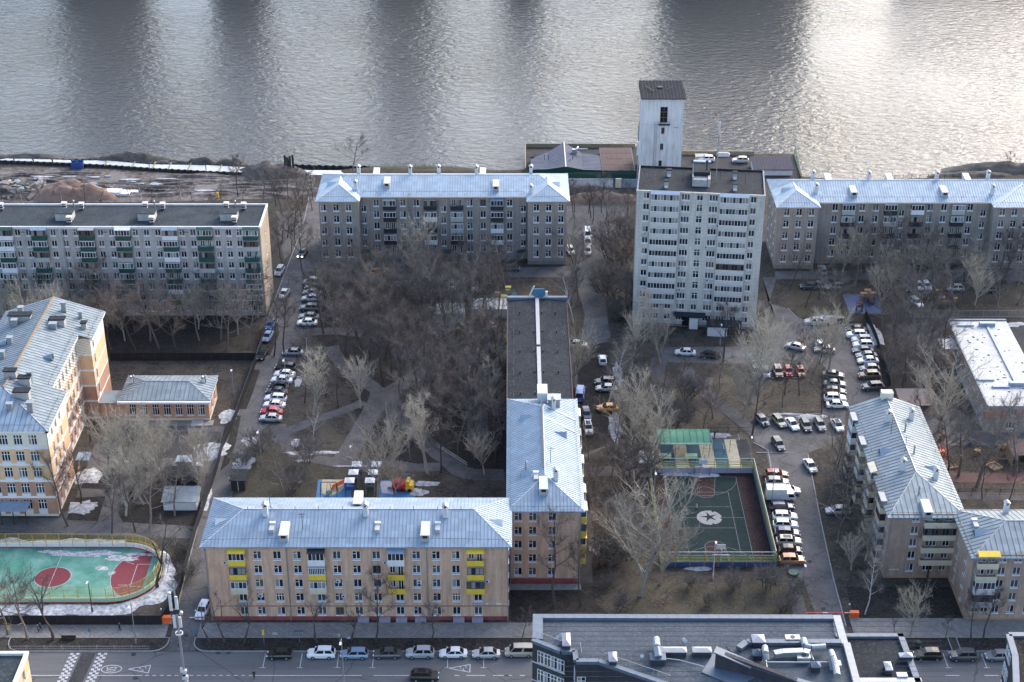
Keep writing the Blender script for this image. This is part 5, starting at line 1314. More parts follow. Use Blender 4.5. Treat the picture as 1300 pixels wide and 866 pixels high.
 for k, kd in ((4, dict(par='beige_p', glaz=None, roof='yellow')), (3, dict(par='beige_p', glaz=None)), (2, dict(par='white_p', glaz='w')), (1, dict(par='grey_p', glaz='d'))):
  balcony(b, (x0, y0), 0, g(1251) - x0, zs[k] - .75, 3.4, kd, depth=1.0)
 downpipe(b, x0 + .15, y0 - .15, .1, 12.8)
right_block()
# yellow school on the left
def school():
 E = -84.7; b = empty('school_building', (E, 257.6, 0), 0, 'large cream and ochre five storey school with pale ribbed roof', 'school')
 H = 18.6; Yb = 46.8
 zt = [4.2, 7.75, 11.3, 14.85]
 bands = [(.5, M['cream'])]
 for i, m_ in enumerate(('rust_plaster', 'rust_plaster', 'ochre', 'ochre', 'cream')):
  top = 4.0 + 3.55 * i
  bands += [(top - .0, M[m_]), (top + .45, M['white_plaster'])]
 bands[-1] = (99, M['cream'])
 zs = [1.5 + 3.5 * k for k in range(5)]
 up = MB(M['white_plaster']); up.box(-.8, .8, -.05, -.004, 0, .8); upm = up.mesh('apron_panel')
 def face(p0, p1, cols, w=1.6, drop=()):
  ws = [(s, z, w, 2.1, 'lat' if w > 1.3 else 'four', dict(sill=.08)) for k, z in enumerate(zs) for s in cols if (k, s) not in drop]
  wall(b, p0, p1, 0, H, M['ochre'], ws, bands=bands)
  p0 = Vector((*p0, 0)); p1 = Vector((*p1, 0)); u = (p1 - p0).normalized(); a = math.atan2(u.y, u.x)
  for s in cols:
   for z in zs:
    q = p0 + u * s; place('apron_panel', upm, b, (q.x, q.y, z - 1.0), a, (w / 1.6, 1, 1))
 Wd = 19.5
 f = lambda q: xs(q, 257.6, 16) - E
 face((-Wd - 12, 0), (0, 0), [Wd + 12 + f(c) for c in (41.7, 23, 4.5, -14, -32, -51)])
 y1, y2 = 13.6, 35.6
 face((0, 0), (0, y1), (3.4, 6.2, 9.0), 1.25)
 wall(b, (0, y1), (-2.7, y1), 0, H, M['ochre'], bands=bands)
 face((-2.7, y1), (-2.7, y2), [1.6 + 2.72 * k for k in range(8)], 1.3)
 face((-2.7, y2), (0, y2), ())
 face((0, y2), (0, Yb), (1.9,), 1.25)
 wall(b, (0, Yb), (-Wd, Yb), 0, H, M['ochre'], bands=bands)
 wall(b, (-Wd, Yb), (-Wd, 12), 0, H, M['ochre'], bands=bands)
 z = H + .15; rz_ = z + 3.4; xr = -9.6; ov = .6
 mb = MB(M['zinc_dark']); sm = MB(M['seam_dark'])
 ya = 9.4
 k_ = (rz_ - z) / (0 + ov - xr)
 zr = z + k_ * 2.7    # roof level at the recessed eave
 polys = [[(ov, -ov, z), (ov, y1 + .5, z), (-2.1, y1 + .5, zr), (-2.1, y2 - .4, zr), (ov, y2 - .4, z), (ov, Yb + ov, z), (xr, Yb + ov, rz_), (xr, ya, rz_)],
    [(-Wd - ov, Yb + ov, z), (-Wd - ov, ya + 0, z), (xr, ya, rz_), (xr, Yb + ov, rz_)]]
 front = [(-Wd - 12, -ov, z), (ov, -ov, z), (xr, ya, rz_), (-Wd - 12, ya, rz_)]
 mb.face(polys[0]); mb.face(polys[1]); slope_seams(sm, [polys[0][0], polys[0][5], polys[0][6], polys[0][7]], .95)
 slope_seams(sm, polys[1], .95)
 mb.m(M['zinc']); mb.face(front); slope_seams(sm, front, .95); mb.m(M['zinc_dark'])
 mb.face([(-Wd - 12, ya, rz_), (xr, ya, rz_), (-Wd - ov, ya + 10, z), (-Wd - 12, ya + 10, z)])
 roof = mb.build('roof', b); tag(sm.build('standing_seams', roof), kind='stuff')
 mb = MB(M['white_plaster'])
 for p, q in (((ov, -ov), (ov, y1 + .5)), ((ov, y2 - .4), (ov, Yb + ov))): mb.box(.0, ov - .02, p[1], q[1], z - .35, z - .02)
 mb.box(-Wd - 12, ov - .02, -ov, 0, z - .35, z - .02); mb.box(-2.7, -2.1, y1 + .5, y2 - .4, zr - .6, zr - .03); mb.box(-2.7, -2.69, y1 + .5, y2 - .4, H - .2, zr)
 mb.build('cornice', b)
 mb = MB(M['ochre']); mb.build('soffit', b) if False else None
 mb = MB(M['galv']); mb.tube((xr, ya, rz_ + .03), (xr, Yb + ov, rz_ + .03), .12, n=5); mb.m(M['wood']); mb.beam((xr, ya, rz_ + .25), (xr, Yb, rz_ + .25), .35, .08); mb.build('ridge_walk', roof)
 mb = MB(M['galv']); mb.tube((ov, -ov, z), (xr, ya, rz_), .1, n=4); mb.build('hip_cap', roof)
 def Hf(x, y):
  h = z + k_ * (ov - x) if x > xr else z + k_ * (x + Wd + ov)
  if y < ya: h = min(h, z + (y + ov) / (ya + ov) * 3.4)
  return h
 snow_guard(roof, [(-.2, 0, z + .3), (-.2, y1, z + .3)]); snow_guard(roof, [(-2.9, y1 + 1, zr + .3), (-2.9, y2 - 1, zr + .3)]); snow_guard(roof, [(-.2, y2, z + .3), (-.2, Yb, z + .3)])
 snow_guard(roof, [(-30, .3, z + .4), (-.5, .3, z + .4)])
 def bx(px, py, w, d, h, mat, cap=None):
  c = at(px, py, 21); x, y = c.x - E, c.y - 257.6; zz = Hf(x, y)
  mb = MB(M[mat]); mb.box(-w/2, w/2, -d/2, d/2, -1.2, h)
  if cap: mb.m(M[cap]); mb.box(-w/2 - .15, w/2 + .15, -d/2 - .15, d/2 + .15, h, h + .25)
  mb.build('chimney', roof, (x, y, zz))
 for a in ((26, 404, 4.4, 1.6, 1.3, 'concrete', 'bitumen_dark'), (73.5, 412, 3.0, 1.4, 1.2, 'concrete', 'bitumen_dark'), (106, 408, 1.0, 1.0, 1.2, 'concrete', 'bitumen_dark'), (15, 484, 2.2, 1.2, 1.2, 'concrete', 'bitumen_dark'), (32, 488, 2.2, 1.2, 1.3, 'concrete', 'bitumen_dark'), (28.5, 504, 2.8, 1.5, 1.4, 'concrete', 'bitumen_dark'),
    (27, 397, .9, .9, 1.8, 'galv', 'galv'), (18.5, 410, 1, .9, 1.3, 'galv', 'galv'), (82, 396, .9, .9, 2.0, 'galv', 'galv'), (68, 418, 1.3, .9, 1.0, 'galv', 'galv'), (102, 398, .7, .7, 1.3, 'galv', 'galv'), (13, 435, .9, .9, 1.3, 'galv', 'galv'), (39, 484, .8, .8, 2.0, 'galv', 'galv'), (38.5, 517, 1, .8, 1.8, 'galv', 'galv'), (12, 516, 1, .8, 1, 'galv', 'galv'), (3, 453, .9, .9, 1.3, 'galv', 'galv')): bx(*a)
 for px, py, rz in ((62, 456, R(80)), (4, 436, R(-80))):
  c = at(px, py, 20.5); x, y = c.x - E, c.y - 257.6
  mb = MB(M['zinc']); mb.tube((-2.4, 0, -.5), (.8, 0, .2), .15, .75, n=12); mb.m(M['glass_d']); mb.tube((.8, 0, .2), (.85, 0, .21), .6, .6, n=12); mb.build('roof_cowl', roof, (x, y, Hf(x, y) + .25))
 mb = MB(M['blue_c']); mb.box(f(-12), f(27) , -3.2, -.1, 3.1, 3.4); mb.m(M['dark_metal']); [mb.box(f(q), f(q) + .15, -3.0, -2.85, 0, 3.1) for q in (-8, 8, 24)]; mb.build('entrance_canopy', b)
 mb = MB(M['blue_c']); mb.box(.05, 2.6, 14.5, 17.6, 2.9, 3.15); mb.m(M['wood']); mb.box(.02, .1, 15, 17, 0, 2.6); mb.build('porch', b, (-.0, 0, 0))
 downpipe(b, .12, -.12, .3, 18.2)
school()
# low brick annex right of the school
def annex():
 X0, X1 = -79.8, -62.0; y0 = 292.4; b = empty('annex_building', (X0, y0, 0), 0, 'low single storey ochre annex with hipped zinc roof beside the school', 'annex')
 W = X1 - X0; D = 9.4; H = 4.9
 wm = surf('annex_plaster', (.50, .30, .20), .85, .08, .6)
 cols = [(c - 150) / 115 * W for c in (164, 179, 194.5, 209.5, 225, 240, 254.5)]
 wall(b, (0, 0), (W, 0), 0, H, wm, [(s, 1.3, 1.45, 2.5, 'lat', dict(sill=.08)) for s in cols], bands=[(.55, M['cream']), (99, wm)])
 wall(b, (W, 0), (W, D), 0, H, wm, [(s, 1.3, 1.45, 2.5, 'lat') for s in (3, 6.4)], bands=[(.55, M['cream']), (99, wm)])
 wall(b, (W, D), (0, D), 0, H, wm); wall(b, (0, D), (0, 0), 0, H, wm)
 mb = MB(M['white_plaster']); mb.box(-.35, W + .35, -.35, -.003, 4.2, 5.1); mb.box(W + .003, W + .35, 0, D + .35, 4.2, 5.1); mb.box(-.6, W + .5, -1.1, -.52, 4.5, 4.98); mb.build('cornice', b)
 roof, Hf = hip_roof(b, 0, W, 0, D, 5.12, 1.5, 'zinc_dark', 'x', hipk=.95, ov=.5, seam='seam_dark', step=.95)
 for px in (170, 261):
  c = at(px, 482, 6.2); x = c.x - X0; chimney(roof, x, D * .62, Hf(x, D * .62), 'vent')
  o = chimney(roof, x - .5, D * .62, Hf(x, D * .62), 'stack'); o.scale = (.7, .7, .6)
 mb = MB(M['zinc_dark']); mb.box(-6.2, -.01, 1.2, 6.5, 3.2, 3.45); mb.m(wm); mb.box(-6.1, -.02, 1.3, 6.4, 0, 3.2); mb.build('link_corridor', b)
 mb = MB(M['plinth_grey']); mb.box(-.5, W + .8, -2.2, -.01, 0, .14); mb.m(M['concrete']); mb.box(W * .8, W * .93, -2.6, -.02, .14, .4); mb.build('blind_area', b)
annex()
c = at(229, 648); r_ = empty('garden_shed', (c.x, c.y, 0), R(0), 'small white shed with grey sheet roof in the school yard', 'shed')
mb = MB(M['white_p']); mb.box(-3.1, 3.1, 0, 3.6, 0, 2.1); mb.build('wall', r_)
mb = MB(M['zinc_dark']); mb.face([(-3.4, -.4, 2.1), (3.4, -.4, 2.1), (3.4, 3.9, 2.9), (-3.4, 3.9, 2.9)]); mb.face([(-3.4, -.4, 1.98), (3.4, -.4, 1.98), (3.4, -.4, 2.1), (-3.4, -.4, 2.1)]); mb.face([(3.4, -.4, 1.98), (3.4, 3.9, 2.0), (3.4, 3.9, 2.9), (3.4, -.4, 2.1)]); rf = mb.build('roof', r_)
c = at(230, 616); mb = MB(M['bitumen_dark']); mb.box(-3.2, 3.0, 0, 3.4, 0, 2.0); mb.m(M['bitumen_dark']); mb.box(-3.4, 3.2, -.2, 3.6, 2.0, 2.12)
tag(mb.build('garden_shed', None, (c.x, c.y, 0)), 'dark flat roofed shed right behind the white one', 'shed')
c = at(235, 597); mb = MB(M['grey_p']); mb.box(-1.5, 1.5, 0, 2, 0, 1.9); mb.m(M['zinc']); mb.box(-1.7, 1.7, -.2, 2.2, 1.9, 2.05)
tag(mb.build('garden_shed', None, (c.x, c.y, 0)), 'tiny grey roofed hut below the snow patch in the school yard', 'shed')
# white water tower by the river
def tower():
 c = at(815.9, 123.8, 23.6); b = empty('silo_tower', (c.x + .2, c.y + .3, 0), R(0), 'tall whitewashed tower with dark sheet roof standing at the river', 'tower')
 W, D, H = 11.0, 10.5, 23.2
 wins = [(5.75, 16.2, 2.0, 4.6, 'four', dict(fr='frame_b', g='glass_d', sill=0)), (5.65, 13.0, .9, 1.9, 'two', dict(fr='frame_b', sill=0)), (5.5, 8.4, .9, 1.9, 'two', dict(fr='frame_b', sill=0)), (5.3, 3.2, .9, 2.2, 'two', dict(fr='frame_b', sill=0))]
 wall(b, (0, 0), (W, 0), 0, H, M['whitewash'], wins, deep=.5)
 wall(b, (W, 0), (W, D), 0, H, M['whitewash'], [(5, z, 1, 1.8, 'two') for z in (8, 14)]); wall(b, (W, D), (0, D), 0, H, M['whitewash']); wall(b, (0, D), (0, 0), 0, H, M['whitewash'])
 dk = surf('tower_roof', (.036, .038, .046), .95, .25, 1.2, spec=.1)
 mb = MB(dk); mb.face([(-.6, -.6, H + .1), (W + .6, -.6, H + .1), (W + .3, D + .4, H + 1.3), (-.5, D + .4, H + 1.3)]); mb.face([(-.6, -.6, H - .1), (W + .6, -.6, H - .1), (W + .6, -.6, H + .1), (-.6, -.6, H + .1)]); mb.face([(W + .6, -.6, H - .1), (W + .3, D + .4, H - .1), (W + .3, D + .4, H + 1.3), (W + .6, -.6, H + .1)]); mb.face([(-.5, D + .4, H - .1), (-.6, -.6, H - .1), (-.6, -.6, H + .1), (-.5, D + .4, H + 1.3)])
 roof = mb.build('roof', b)
 sm = MB(M['dark_metal']); slope_seams(sm, [(-.6, -.6, H + .1), (W + .6, -.6, H + .1), (W + .3, D + .4, H + 1.3), (-.5, D + .4, H + 1.3)], .9); tag(sm.build('standing_seams', roof), kind='stuff')
 mb = MB(M['dark_metal']); mb.beam((1, 6.5, H + 1.2), (3.2, 3.2, H + .9), .15, .15); mb.beam((8.4, 6, H + 1.2), (6.6, 4.5, H + 1), .15, .15); mb.m(M['rust']); mb.obox((4.9, 6.4, H + .6), (1.3, 1.3, .5)); mb.build('roof_debris', roof)
 mb = MB(M['grey_metal'])
 for x in (3.3, 4.0): mb.box(x - .04, x + .04, -.5, -.42, .5, 17)
 for k in range(32): mb.box(3.3, 4.0, -.49, -.44, .6 + k * .5, .65 + k * .5)
 for k in range(5): mb.box(3.3, 3.36, -.42, -.01, 1 + 3.6 * k, 1.06 + 3.6 * k)
 mb.build('ladder', b)
 mb = MB(M['dark_metal']); mb.box(4.3, 7.4, -1.1, -.01, 15.9, 16.05); mb.box(4.3, 7.4, -1.1, -1.05, 16.9, 16.98)
 for k in range(6): mb.box(4.3 + k * .61, 4.35 + k * .61, -1.1, -1.05, 16.05, 16.9)
 mb.build('platform', b)
 mb = MB(M['frame_b']); mb.box(4.85, 6.6, .22, .3, 17.6, 17.75); mb.box(4.85, 6.6, .22, .3, 19.2, 19.35); mb.build('window_bars', b)
 mb = MB(M['white_trim']); mb.box(0, W, -.06, -.003, 15.75, 15.9); mb.build('string_course', b)
 mb = MB(M['dark_metal']); mb.box(8.6, 9.0, -.03, -.003, 14.9, 15.1); mb.box(9.3, 9.7, -.03, -.003, 14.9, 15.1); mb.build('wall_vents', b)
tower()
# pier buildings
def quay():
 tag(sheet('quay_deck', [(667, 190), (866, 190), (866, 199), (1006, 199), (1016, 226), (667, 222)], M['asphalt_dark'], .05), kind='structure')
 edge = MB(surf('quay_edge', (.26, .215, .15), .85, .15, 1))
 for a, c in (((667, 187), (806, 187.5)), ((866, 196.5), (957, 197))):
  a = at(*a); c = at(*c); edge.beam((a.x, a.y, .6), (c.x, c.y, .6), .35, 1.2)
 a = at(667, 187); c = at(667, 218); edge.beam((a.x, a.y, .6), (c.x, c.y, .6), .3, 1.2)
 tag(edge.build('quay_parapet'), 'low brown parapet wall along the river side of the quay', 'parapet')
 c = at(675, 224); x0 = c.x; y0 = c.y; b = empty('boat_hall', (x0, y0, 0), 0, 'grey gabled hall with a wide folded roof on the quay', 'hall')
 W = xs(763, y0, 4) - x0; D = at(718, 182, 3.1).y - y0; xm = xs(718.5, y0, 6) - x0
 gm = sheet_metal('hall_roof', (.10, .115, .16), .8, .0, .8, .08)
 H2 = 3.2
 mb = MB(M['green_p']);
 pr = [(-.2, 1.9), (W * .235, 2.1), (xm, H2), (W * .74, 2.0), (W + .2, 1.8)]
 for (xa, za), (xb, zb) in zip(pr, pr[1:]): mb.face([(xa, 0, 0), (xb, 0, 0), (xb, 0, zb - .15), (xa, 0, za - .15)]); mb.face([(xb, D - 7, 0), (xa, D - 7, 0), (xa, D - 7, za - .15), (xb, D - 7, zb - .15)])
 mb.face([(0, D - 6, 0), (0, 0, 0), (0, 0, 1.7), (0, D - 6, 1.7)]); mb.face([(W, 0, 0), (W, D - 6, 0), (W, D - 6, 1.6), (W, 0, 1.6)]); mb.build('wall', b)
 fr = [.3, .1, -.6, .0, .0]; bkk = [D - 9, D - 4.5, D + .6, D - 4.5, D - 6]
 mb = MB(gm); sm = MB(M['dark_metal'])
 for i in range(4):
  p = [(pr[i][0], fr[i], pr[i][1]), (pr[i+1][0], fr[i+1], pr[i+1][1]), (pr[i+1][0], bkk[i+1], pr[i+1][1]), (pr[i][0], bkk[i], pr[i][1])]
  mb.face(p); slope_seams(sm, p, 1.0, .05)
 rf = mb.build('roof', b); tag(sm.build('standing_seams', rf), kind='stuff')
 mb = MB(M['white_trim']); mb.beam((xm, -.9, H2 + .02), (xm, D + .6, H2 + .02), .3, .1); mb.build('ridge_cap', rf)
 mb = MB(M['galv']); mb.box(-1.1, .2, -.6, .6, 0, 1.6); mb.tube((-.2, 0, 1.6), (3.2, .3, 1.5), .25, n=8); mb.tube((0, .6, 1.2), (.6, 2.4, 1.3), .25, n=8); mb.build('vent_unit', rf, (xm + 3.2, D * .62, 2.3))
 mb = MB(M['dark_metal']); [mb.box(x, x + .15, y, y + .15, 1.8, 3.6) for x, y in ((3.5, 7), (4.6, 7), (xm + 1.2, 4), (xm + 2, 6))]; mb.build('roof_pipes', rf)
 c = at(765, 224.5); b = empty('rusty_hall', (c.x, c.y, 0), 0, 'flat hall with a rust red panelled roof beside the white tower', 'hall')
 W = xs(806, c.y, 4) - c.x; D = at(785, 187, 2.0).y - c.y
 mb = MB(M['green_p']); mb.box(0, W, 0, D, 0, 1.7); mb.build('wall', b)
 mb = MB(M['dark_metal']); mb.box(-.2, W + .2, -.2, D + .2, 1.7, 1.8); rf = mb.build('roof', b)
 nx, ny = 6, 4
 for i in range(nx):
  for j in range(ny):
   mb = MB(M['rust']); mb.box(i * W / nx + .05, (i + 1) * W / nx - .05, j * D / ny + .06, (j + 1) * D / ny - .06, 1.8, 1.86 + random.random() * .05); mb.build('roof_panel', b)
 c = at(957, 223); b = empty('purple_hall', (c.x, c.y, 0), 0, 'purple grey flat roofed hall at the right end of the quay', 'hall')
 W = xs(1007, c.y, 4) - c.x; D = at(980, 199, 2.8).y - c.y
 pm = sheet_metal('purple_roof', (.045, .045, .07), .8, .0, .8, .07)
 mb = MB(M['white_p']); mb.box(0, W, 0, D, 0, 1.9); mb.build('wall', b)
 mb = MB(pm); p = [(-.4, -.6, 2.0), (W + .3, -.6, 2.0), (W + .1, D, 2.9), (-.4, D, 2.9)]; mb.face(p); mb.face([(-.4, -.6, 1.8), (W + .3, -.6, 1.8), (W + .3, -.6, 2.0), (-.4, -.6, 2.0)]); rf = mb.build('roof', b)
 sm = MB(M['dark_metal']); slope_seams(sm, p, .9); tag(sm.build('standing_seams', rf), kind='stuff')
 b = empty('quay_truss', tuple(at(1012, 226)), 0, 'dark green slanted truss at the right end of the quay', 'truss')
 o0 = at(1012, 226); a0, a1 = at(1008, 197) - o0, at(1017, 226) - o0
 mb = MB(M['green_p']); mb.beam(a0 + Vector((0, 0, 3)), a1 + Vector((0, 0, 1)), .25, .25); mb.beam(a0 + Vector((0, 0, .3)), a1 + Vector((0, 0, .3)), .25, .25)
 for k in range(12):
  p = a0.lerp(a1, k / 11); q = a0.lerp(a1, min(1, (k + 1) / 11)); mb.beam(p + Vector((0, 0, .3)), q + Vector((0, 0, 3 - 2 * (k + 1) / 11)), .12, .12)
 mb.build('truss_frame', b)
 c = at(668, 226); e = at(806, 226); b = empty('quay_fence', (c.x, c.y - 1, 0), 0, 'dark green sheet fence below the quay halls', 'fence')
 n = 14; L_ = (e.x - c.x) / n
 mb = MB(M['green_p']); mb.box(.05, L_ - .05, -.05, .05, 0, 1.9)
 for k in range(1, 6): mb.box(k * L_ / 6 - .03, k * L_ / 6 + .03, -.09, -.05, 0, 1.9)
 me = mb.mesh('fence_panel')
 for k in range(n): place('fence_panel', me, b, (k * L_, 0, 0))
 c = at(716, 238); e = at(778, 238); b = empty('river_wall', (c.x, c.y, 0), 0, 'whitewashed masonry wall with cap in front of the quay fence', 'wall')
 n = 8; L_ = (e.x - c.x) / n
 mb = MB(M['white_p']); mb.box(0.03, L_ - .03, -.2, .2, 0, 2.3); me = mb.mesh('wall_section'); mb = MB(M['coping']); mb.box(0, L_, -.3, .3, 2.3, 2.45); mc = mb.mesh('cap')
 for k in range(n): place('wall_section', me, b, (k * L_, 0, 0)); place('cap', mc, b, (k * L_, 0, 0))
 c = at(784, 238); b = empty('quay_gate', (c.x, c.y, 0), 0, 'blue grey sheet gate between the white wall and the tower block', 'gate')
 mb = MB(M['blue_c']); mb.box(0, 2.2, -.08, .08, 0, 2.4); me = mb.mesh('gate_leaf')
 for k in range(3): place('gate_leaf', me, b, (1.2 + k * 2.3, 0, 0))
 mb = MB(M['beige_p']); mb.box(-.6, 1.0, -.25, .25, 0, 2.6); mb.build('gate_post', b)
quay()
# modern dark brick building in the foreground with roof levels
def modern():
 Hh = 22.0
 P = lambda x, y, z=Hh: at(x, y, z)
 o0 = P(676, 811); b = empty('office_building', (o0.x, o0.y, 0), 0, 'dark brick modern building with grey felt roof, ducts and metal parapets in the foreground', 'office building')
 L_ = lambda x, y, z=Hh: at(x, y, z) - Vector((o0.x, o0.y, 0))
 z = Hh
 pts = [L_(676.3, 779.5), L_(676, 811), L_(712.5, 825.3), L_(729.8, 825.3), L_(731.5, 838), L_(760, 838), L_(845, 867), L_(900, 886), L_(1072, 886), L_(1057, 780.5)]
 pts = [(p.x, p.y) for p in pts]
 mb = MB(M['brick_dark']); mb.prism(pts, 0, z - .55, cap=False); mb.build('wall', b)
 mb = MB(M['felt_blue']); mb.prism(pts, z - .8, z - .5); roof = mb.build('roof', b)
 mb = MB(M['bitumen']); y = pts[0][1] - 1.2
 while y > pts[7][1]: mb.box(max(pts[0][0] + 1, -999), 57.5 - o0.x if False else 60, y - .03, y + .03, z - .5, z - .485); y -= 1.15
 fs = mb.build('felt_laps', roof); tag(fs, kind='stuff')
 def coping_run(a, c, w=.95, mat='coping', zt=z, ln=1.55, h=.55):
  a = Vector((a[0], a[1], 0)); c = Vector((c[0], c[1], 0)); n = max(1, round((c - a).length / ln)); d = (c - a).normalized()
  for k in range(n):
   p = a.lerp(c, k / n) + d * .012; q = a.lerp(c, (k + 1) / n) - d * .012
   mb = MB(M[mat]); mid = (p + q) / 2
   mb.beam((p.x - mid.x, p.y - mid.y, -h/2), (q.x - mid.x, q.y - mid.y, -h/2), w, h)
   mb.build('coping', roof, (mid.x, mid.y, zt))
 def inset(i, j, d): pass
 coping_run((pts[0][0], pts[0][1] - .45), (pts[9][0], pts[9][1] - .45))
 coping_run((pts[0][0] + .75, pts[0][1] - .95), (pts[1][0] + .75, pts[1][1]), 1.5)
 for i in (1, 2, 3, 4, 5, 6): coping_run(pts[i], pts[i + 1], .75)
 q0 = L_(1057, 781); q1 = L_(1067, 817)
 coping_run((q0.x + .6, q0.y), (q1.x + .6, q1.y), 1.1, 'grey_p')
 z2 = Hh + .35
 a0 = L_(948, 816); a1 = L_(1068, 816); a2 = L_(1072, 818); a3 = L_(1088, 880)
 coping_run((a0.x, a0.y), (a1.x, a1.y), .9, zt=z2)
 mb = MB(M['felt_blue']); mb.prism([(a0.x, a0.y), (a3.x, a1.y), (a3.x, a3.y - 4), (a0.x - 12, a3.y - 4), (a0.x - 4, a0.y - 3)][0:0] or [(a0.x - 3, a0.y - .3), (a2.x, a0.y - .3), (a3.x, a3.y), (a0.x + 2, a3.y)], z - .5, z - .42); mb.build('roof_terrace', roof)
 coping_run((a2.x + .3, a2.y), (a3.x + .3, a3.y), 1.0, 'grey_p', zt=z2)
 coping_run((a0.x, a0.y), (L_(938, 824).x, L_(938, 824).y), 1.0, zt=z2)
 s0 = L_(909, 824, z + 2.4); s1 = L_(955, 842, z + 1.4)
 e0 = (s0.x, s0.y); dx, dy = s1.x - s0.x, s1.y - s0.y
 ln = math.hypot(dx, dy); ang = math.atan2(dy, dx)
 mb = MB(M['brick_dark'])
 Lx = ln + 8.6
 mb.v = [(0, -.35, -.6), (Lx, -.35, -.6), (Lx, .35, -.6), (0, .35, -.6), (0, -.35, 3.0), (Lx, -.35, .9), (Lx, .35, .9), (0, .35, 3.0)]
 for q in ((4,5,6,7),(0,1,5,4),(1,2,6,5),(2,3,7,6),(3,0,4,7)): mb.f.append(q); mb.mi.append(0)
 st = mb.build('stair_wall', roof, (s0.x, s0.y - .4, z - .5), ang)
 mb = MB(M['coping']); mb.v = [(-.2, -.75, 3.0), (5.3, -.75, 1.72), (5.3, .75, 1.72), (-.2, .75, 3.0), (-.2, -.75, 3.15), (5.3, -.75, 1.87), (5.3, .75, 1.87), (-.2, .75, 3.15)]
 for q in ((4,5,6,7),(0,1,5,4),(1,2,6,5),(2,3,7,6),(3,0,4,7)): mb.f.append(q); mb.mi.append(0)
 mb.build('cap', st)
 mb = MB(M['coping']); mb.v = [(5.35, -.4, 1.72), (Lx, -.4, .95), (Lx, .4, .95), (5.35, .4, 1.72), (5.35, -.4, 1.8), (Lx, -.4, 1.03), (Lx, .4, 1.03), (5.35, .4, 1.8)]
 for q in ((4,5,6,7),(0,1,5,4),(1,2,6,5),(2,3,7,6),(3,0,4,7)): mb.f.append(q); mb.mi.append(0)
 mb.build('cap', st)
 mb = MB(M['coping']); w0 = L_(903, 848, z - .4); mb.prism([(w0.x - 1.5, w0.y - 1.0), (w0.x + .6, w0.y + 3.2), (w0.x + 6, w0.y - 2.2), (w0.x + 3.2, w0.y - 4.2)], z - .42, z - .34); mb.build('apron_panel', roof)
 def pcap(px, py, w, d, h, mat='coping', side='brick_dark', ph=.5):
  c = L_(px, py, z + h); mb = MB(M[side]); mb.box(-w/2 + .1, w/2 - .1, -d/2 + .1, d/2 - .1, 0, h)
  o = mb.build('vent_shaft', roof, (c.x, c.y, z - .5))
  mb = MB(M[mat]); q = [(-w/2, -d/2), (w/2, -d/2), (w/2, d/2), (-w/2, d/2)]
  rl = max(0, (d - w) / 2); rw = max(0, (w - d) / 2)
  T = [(-rw, -rl), (rw, -rl), (rw, rl), (-rw, rl)]
  for i in range(4):
   j = (i + 1) % 4; mb.face([(*q[i], h), (*q[j], h), (*T[j], h + ph), (*T[i], h + ph)])
  mb.face([(*t_, h + ph) for t_ in T]); mb.face([(*q[k], h) for k in (3, 2, 1, 0)])
  for i in range(4):
   j = (i + 1) % 4; mb.face([(*q[i], h - .12), (*q[j], h - .12), (*q[j], h), (*q[i], h)])
  mb.build('vent_cap', o)
 lil = sheet_metal('lilac_cap', (.42, .40, .44), .5, .1, 2, .05); M['lilac'] = lil
 pcap(719, 808, 1.25, 3.0, 1.3, 'lilac'); pcap(778, 830, 1.25, 2.2, 1.3, 'lilac'); pcap(963, 807, 1.9, 1.9, 1.2, 'lilac'); pcap(962, 825, 1.5, 1.5, 1.0, 'coping', ph=.7)
 pcap(855, 821, 3.9, 1.3, 1.1, 'grey_p', ph=.25); pcap(891.5, 821, 2.8, 1.3, 1.1, 'grey_p', ph=.25)
 pcap(1036, 840, 1.4, 1.4, 1.1, 'coping')
 def duct(pts_, r=.42, box=False, nm='duct'):
  mb = MB(M['galv']); Q = [L_(x, y, z + h) for x, y, h in pts_]
  for p, q in zip(Q, Q[1:]):
   if box: mb.beam(p, q, r * 2, r * 1.6)
   else: mb.tube(p, q, r, n=10)
  for q in Q[1:-1]: mb.tube(q - Vector((0, 0, .01)), q + Vector((0, 0, .02)), r * 1.0, n=8)
  mb.build(nm, roof)
 duct([(833, 812, .6), (834, 822, 1.6), (836, 834, .9)], .55); pc = L_(835, 838, z); mb = MB(M['brick_dark']); mb.obox((0, 0, 0), (2.0, 1.4, 1.0)); mb.m(M['coping']); mb.obox((0, 0, 1.0), (2.3, 1.6, .2)); mb.build('vent_shaft', roof, (pc.x, pc.y, z - .5))
 duct([(983, 831, .3), (994, 829, .4), (1020, 828, .5), (1028, 830, .5)], .5, True)
 duct([(1020, 812, .6), (1022, 820, .7), (1030, 822, .7), (1048, 821, .7)], .48)
 duct([(971, 822, .9), (972, 830, 1.4), (973, 837, .7)], .48); duct([(1055, 828, .5), (1058, 836, 1.0), (1061, 846, .8), (1063, 858, .8)], .5)
 duct([(845, 836, .1), (862, 838, .1), (885, 844, .1), (897, 848, .1)], .08, nm='pipe'); duct([(973, 841, .1), (1010, 841, .1), (1052, 841, .1)], .14, nm='pipe'); duct([(1027, 826, .2), (1033, 838, .2)], .12, nm='pipe'); duct([(972, 838, .1), (974, 850, .1)], .12, nm='pipe')
 for px, py, s in ((1006, 812, 2.0), (1060, 845, 1.5), (1020, 836, 1.8)):
  q = L_(px, py, z); mb = MB(M['grey_p']); mb.obox((0, 0, 0), (s, 1.0, .9)); mb.m(M['galv']); mb.obox((0, 0, .9), (s + .15, 1.15, .1)); mb.m(M['dark_metal']); mb.tube((0, 0, 1.0), (0, 0, 1.06), .35, n=10); mb.build('cooling_unit', roof, (q.x, q.y, z - .5))
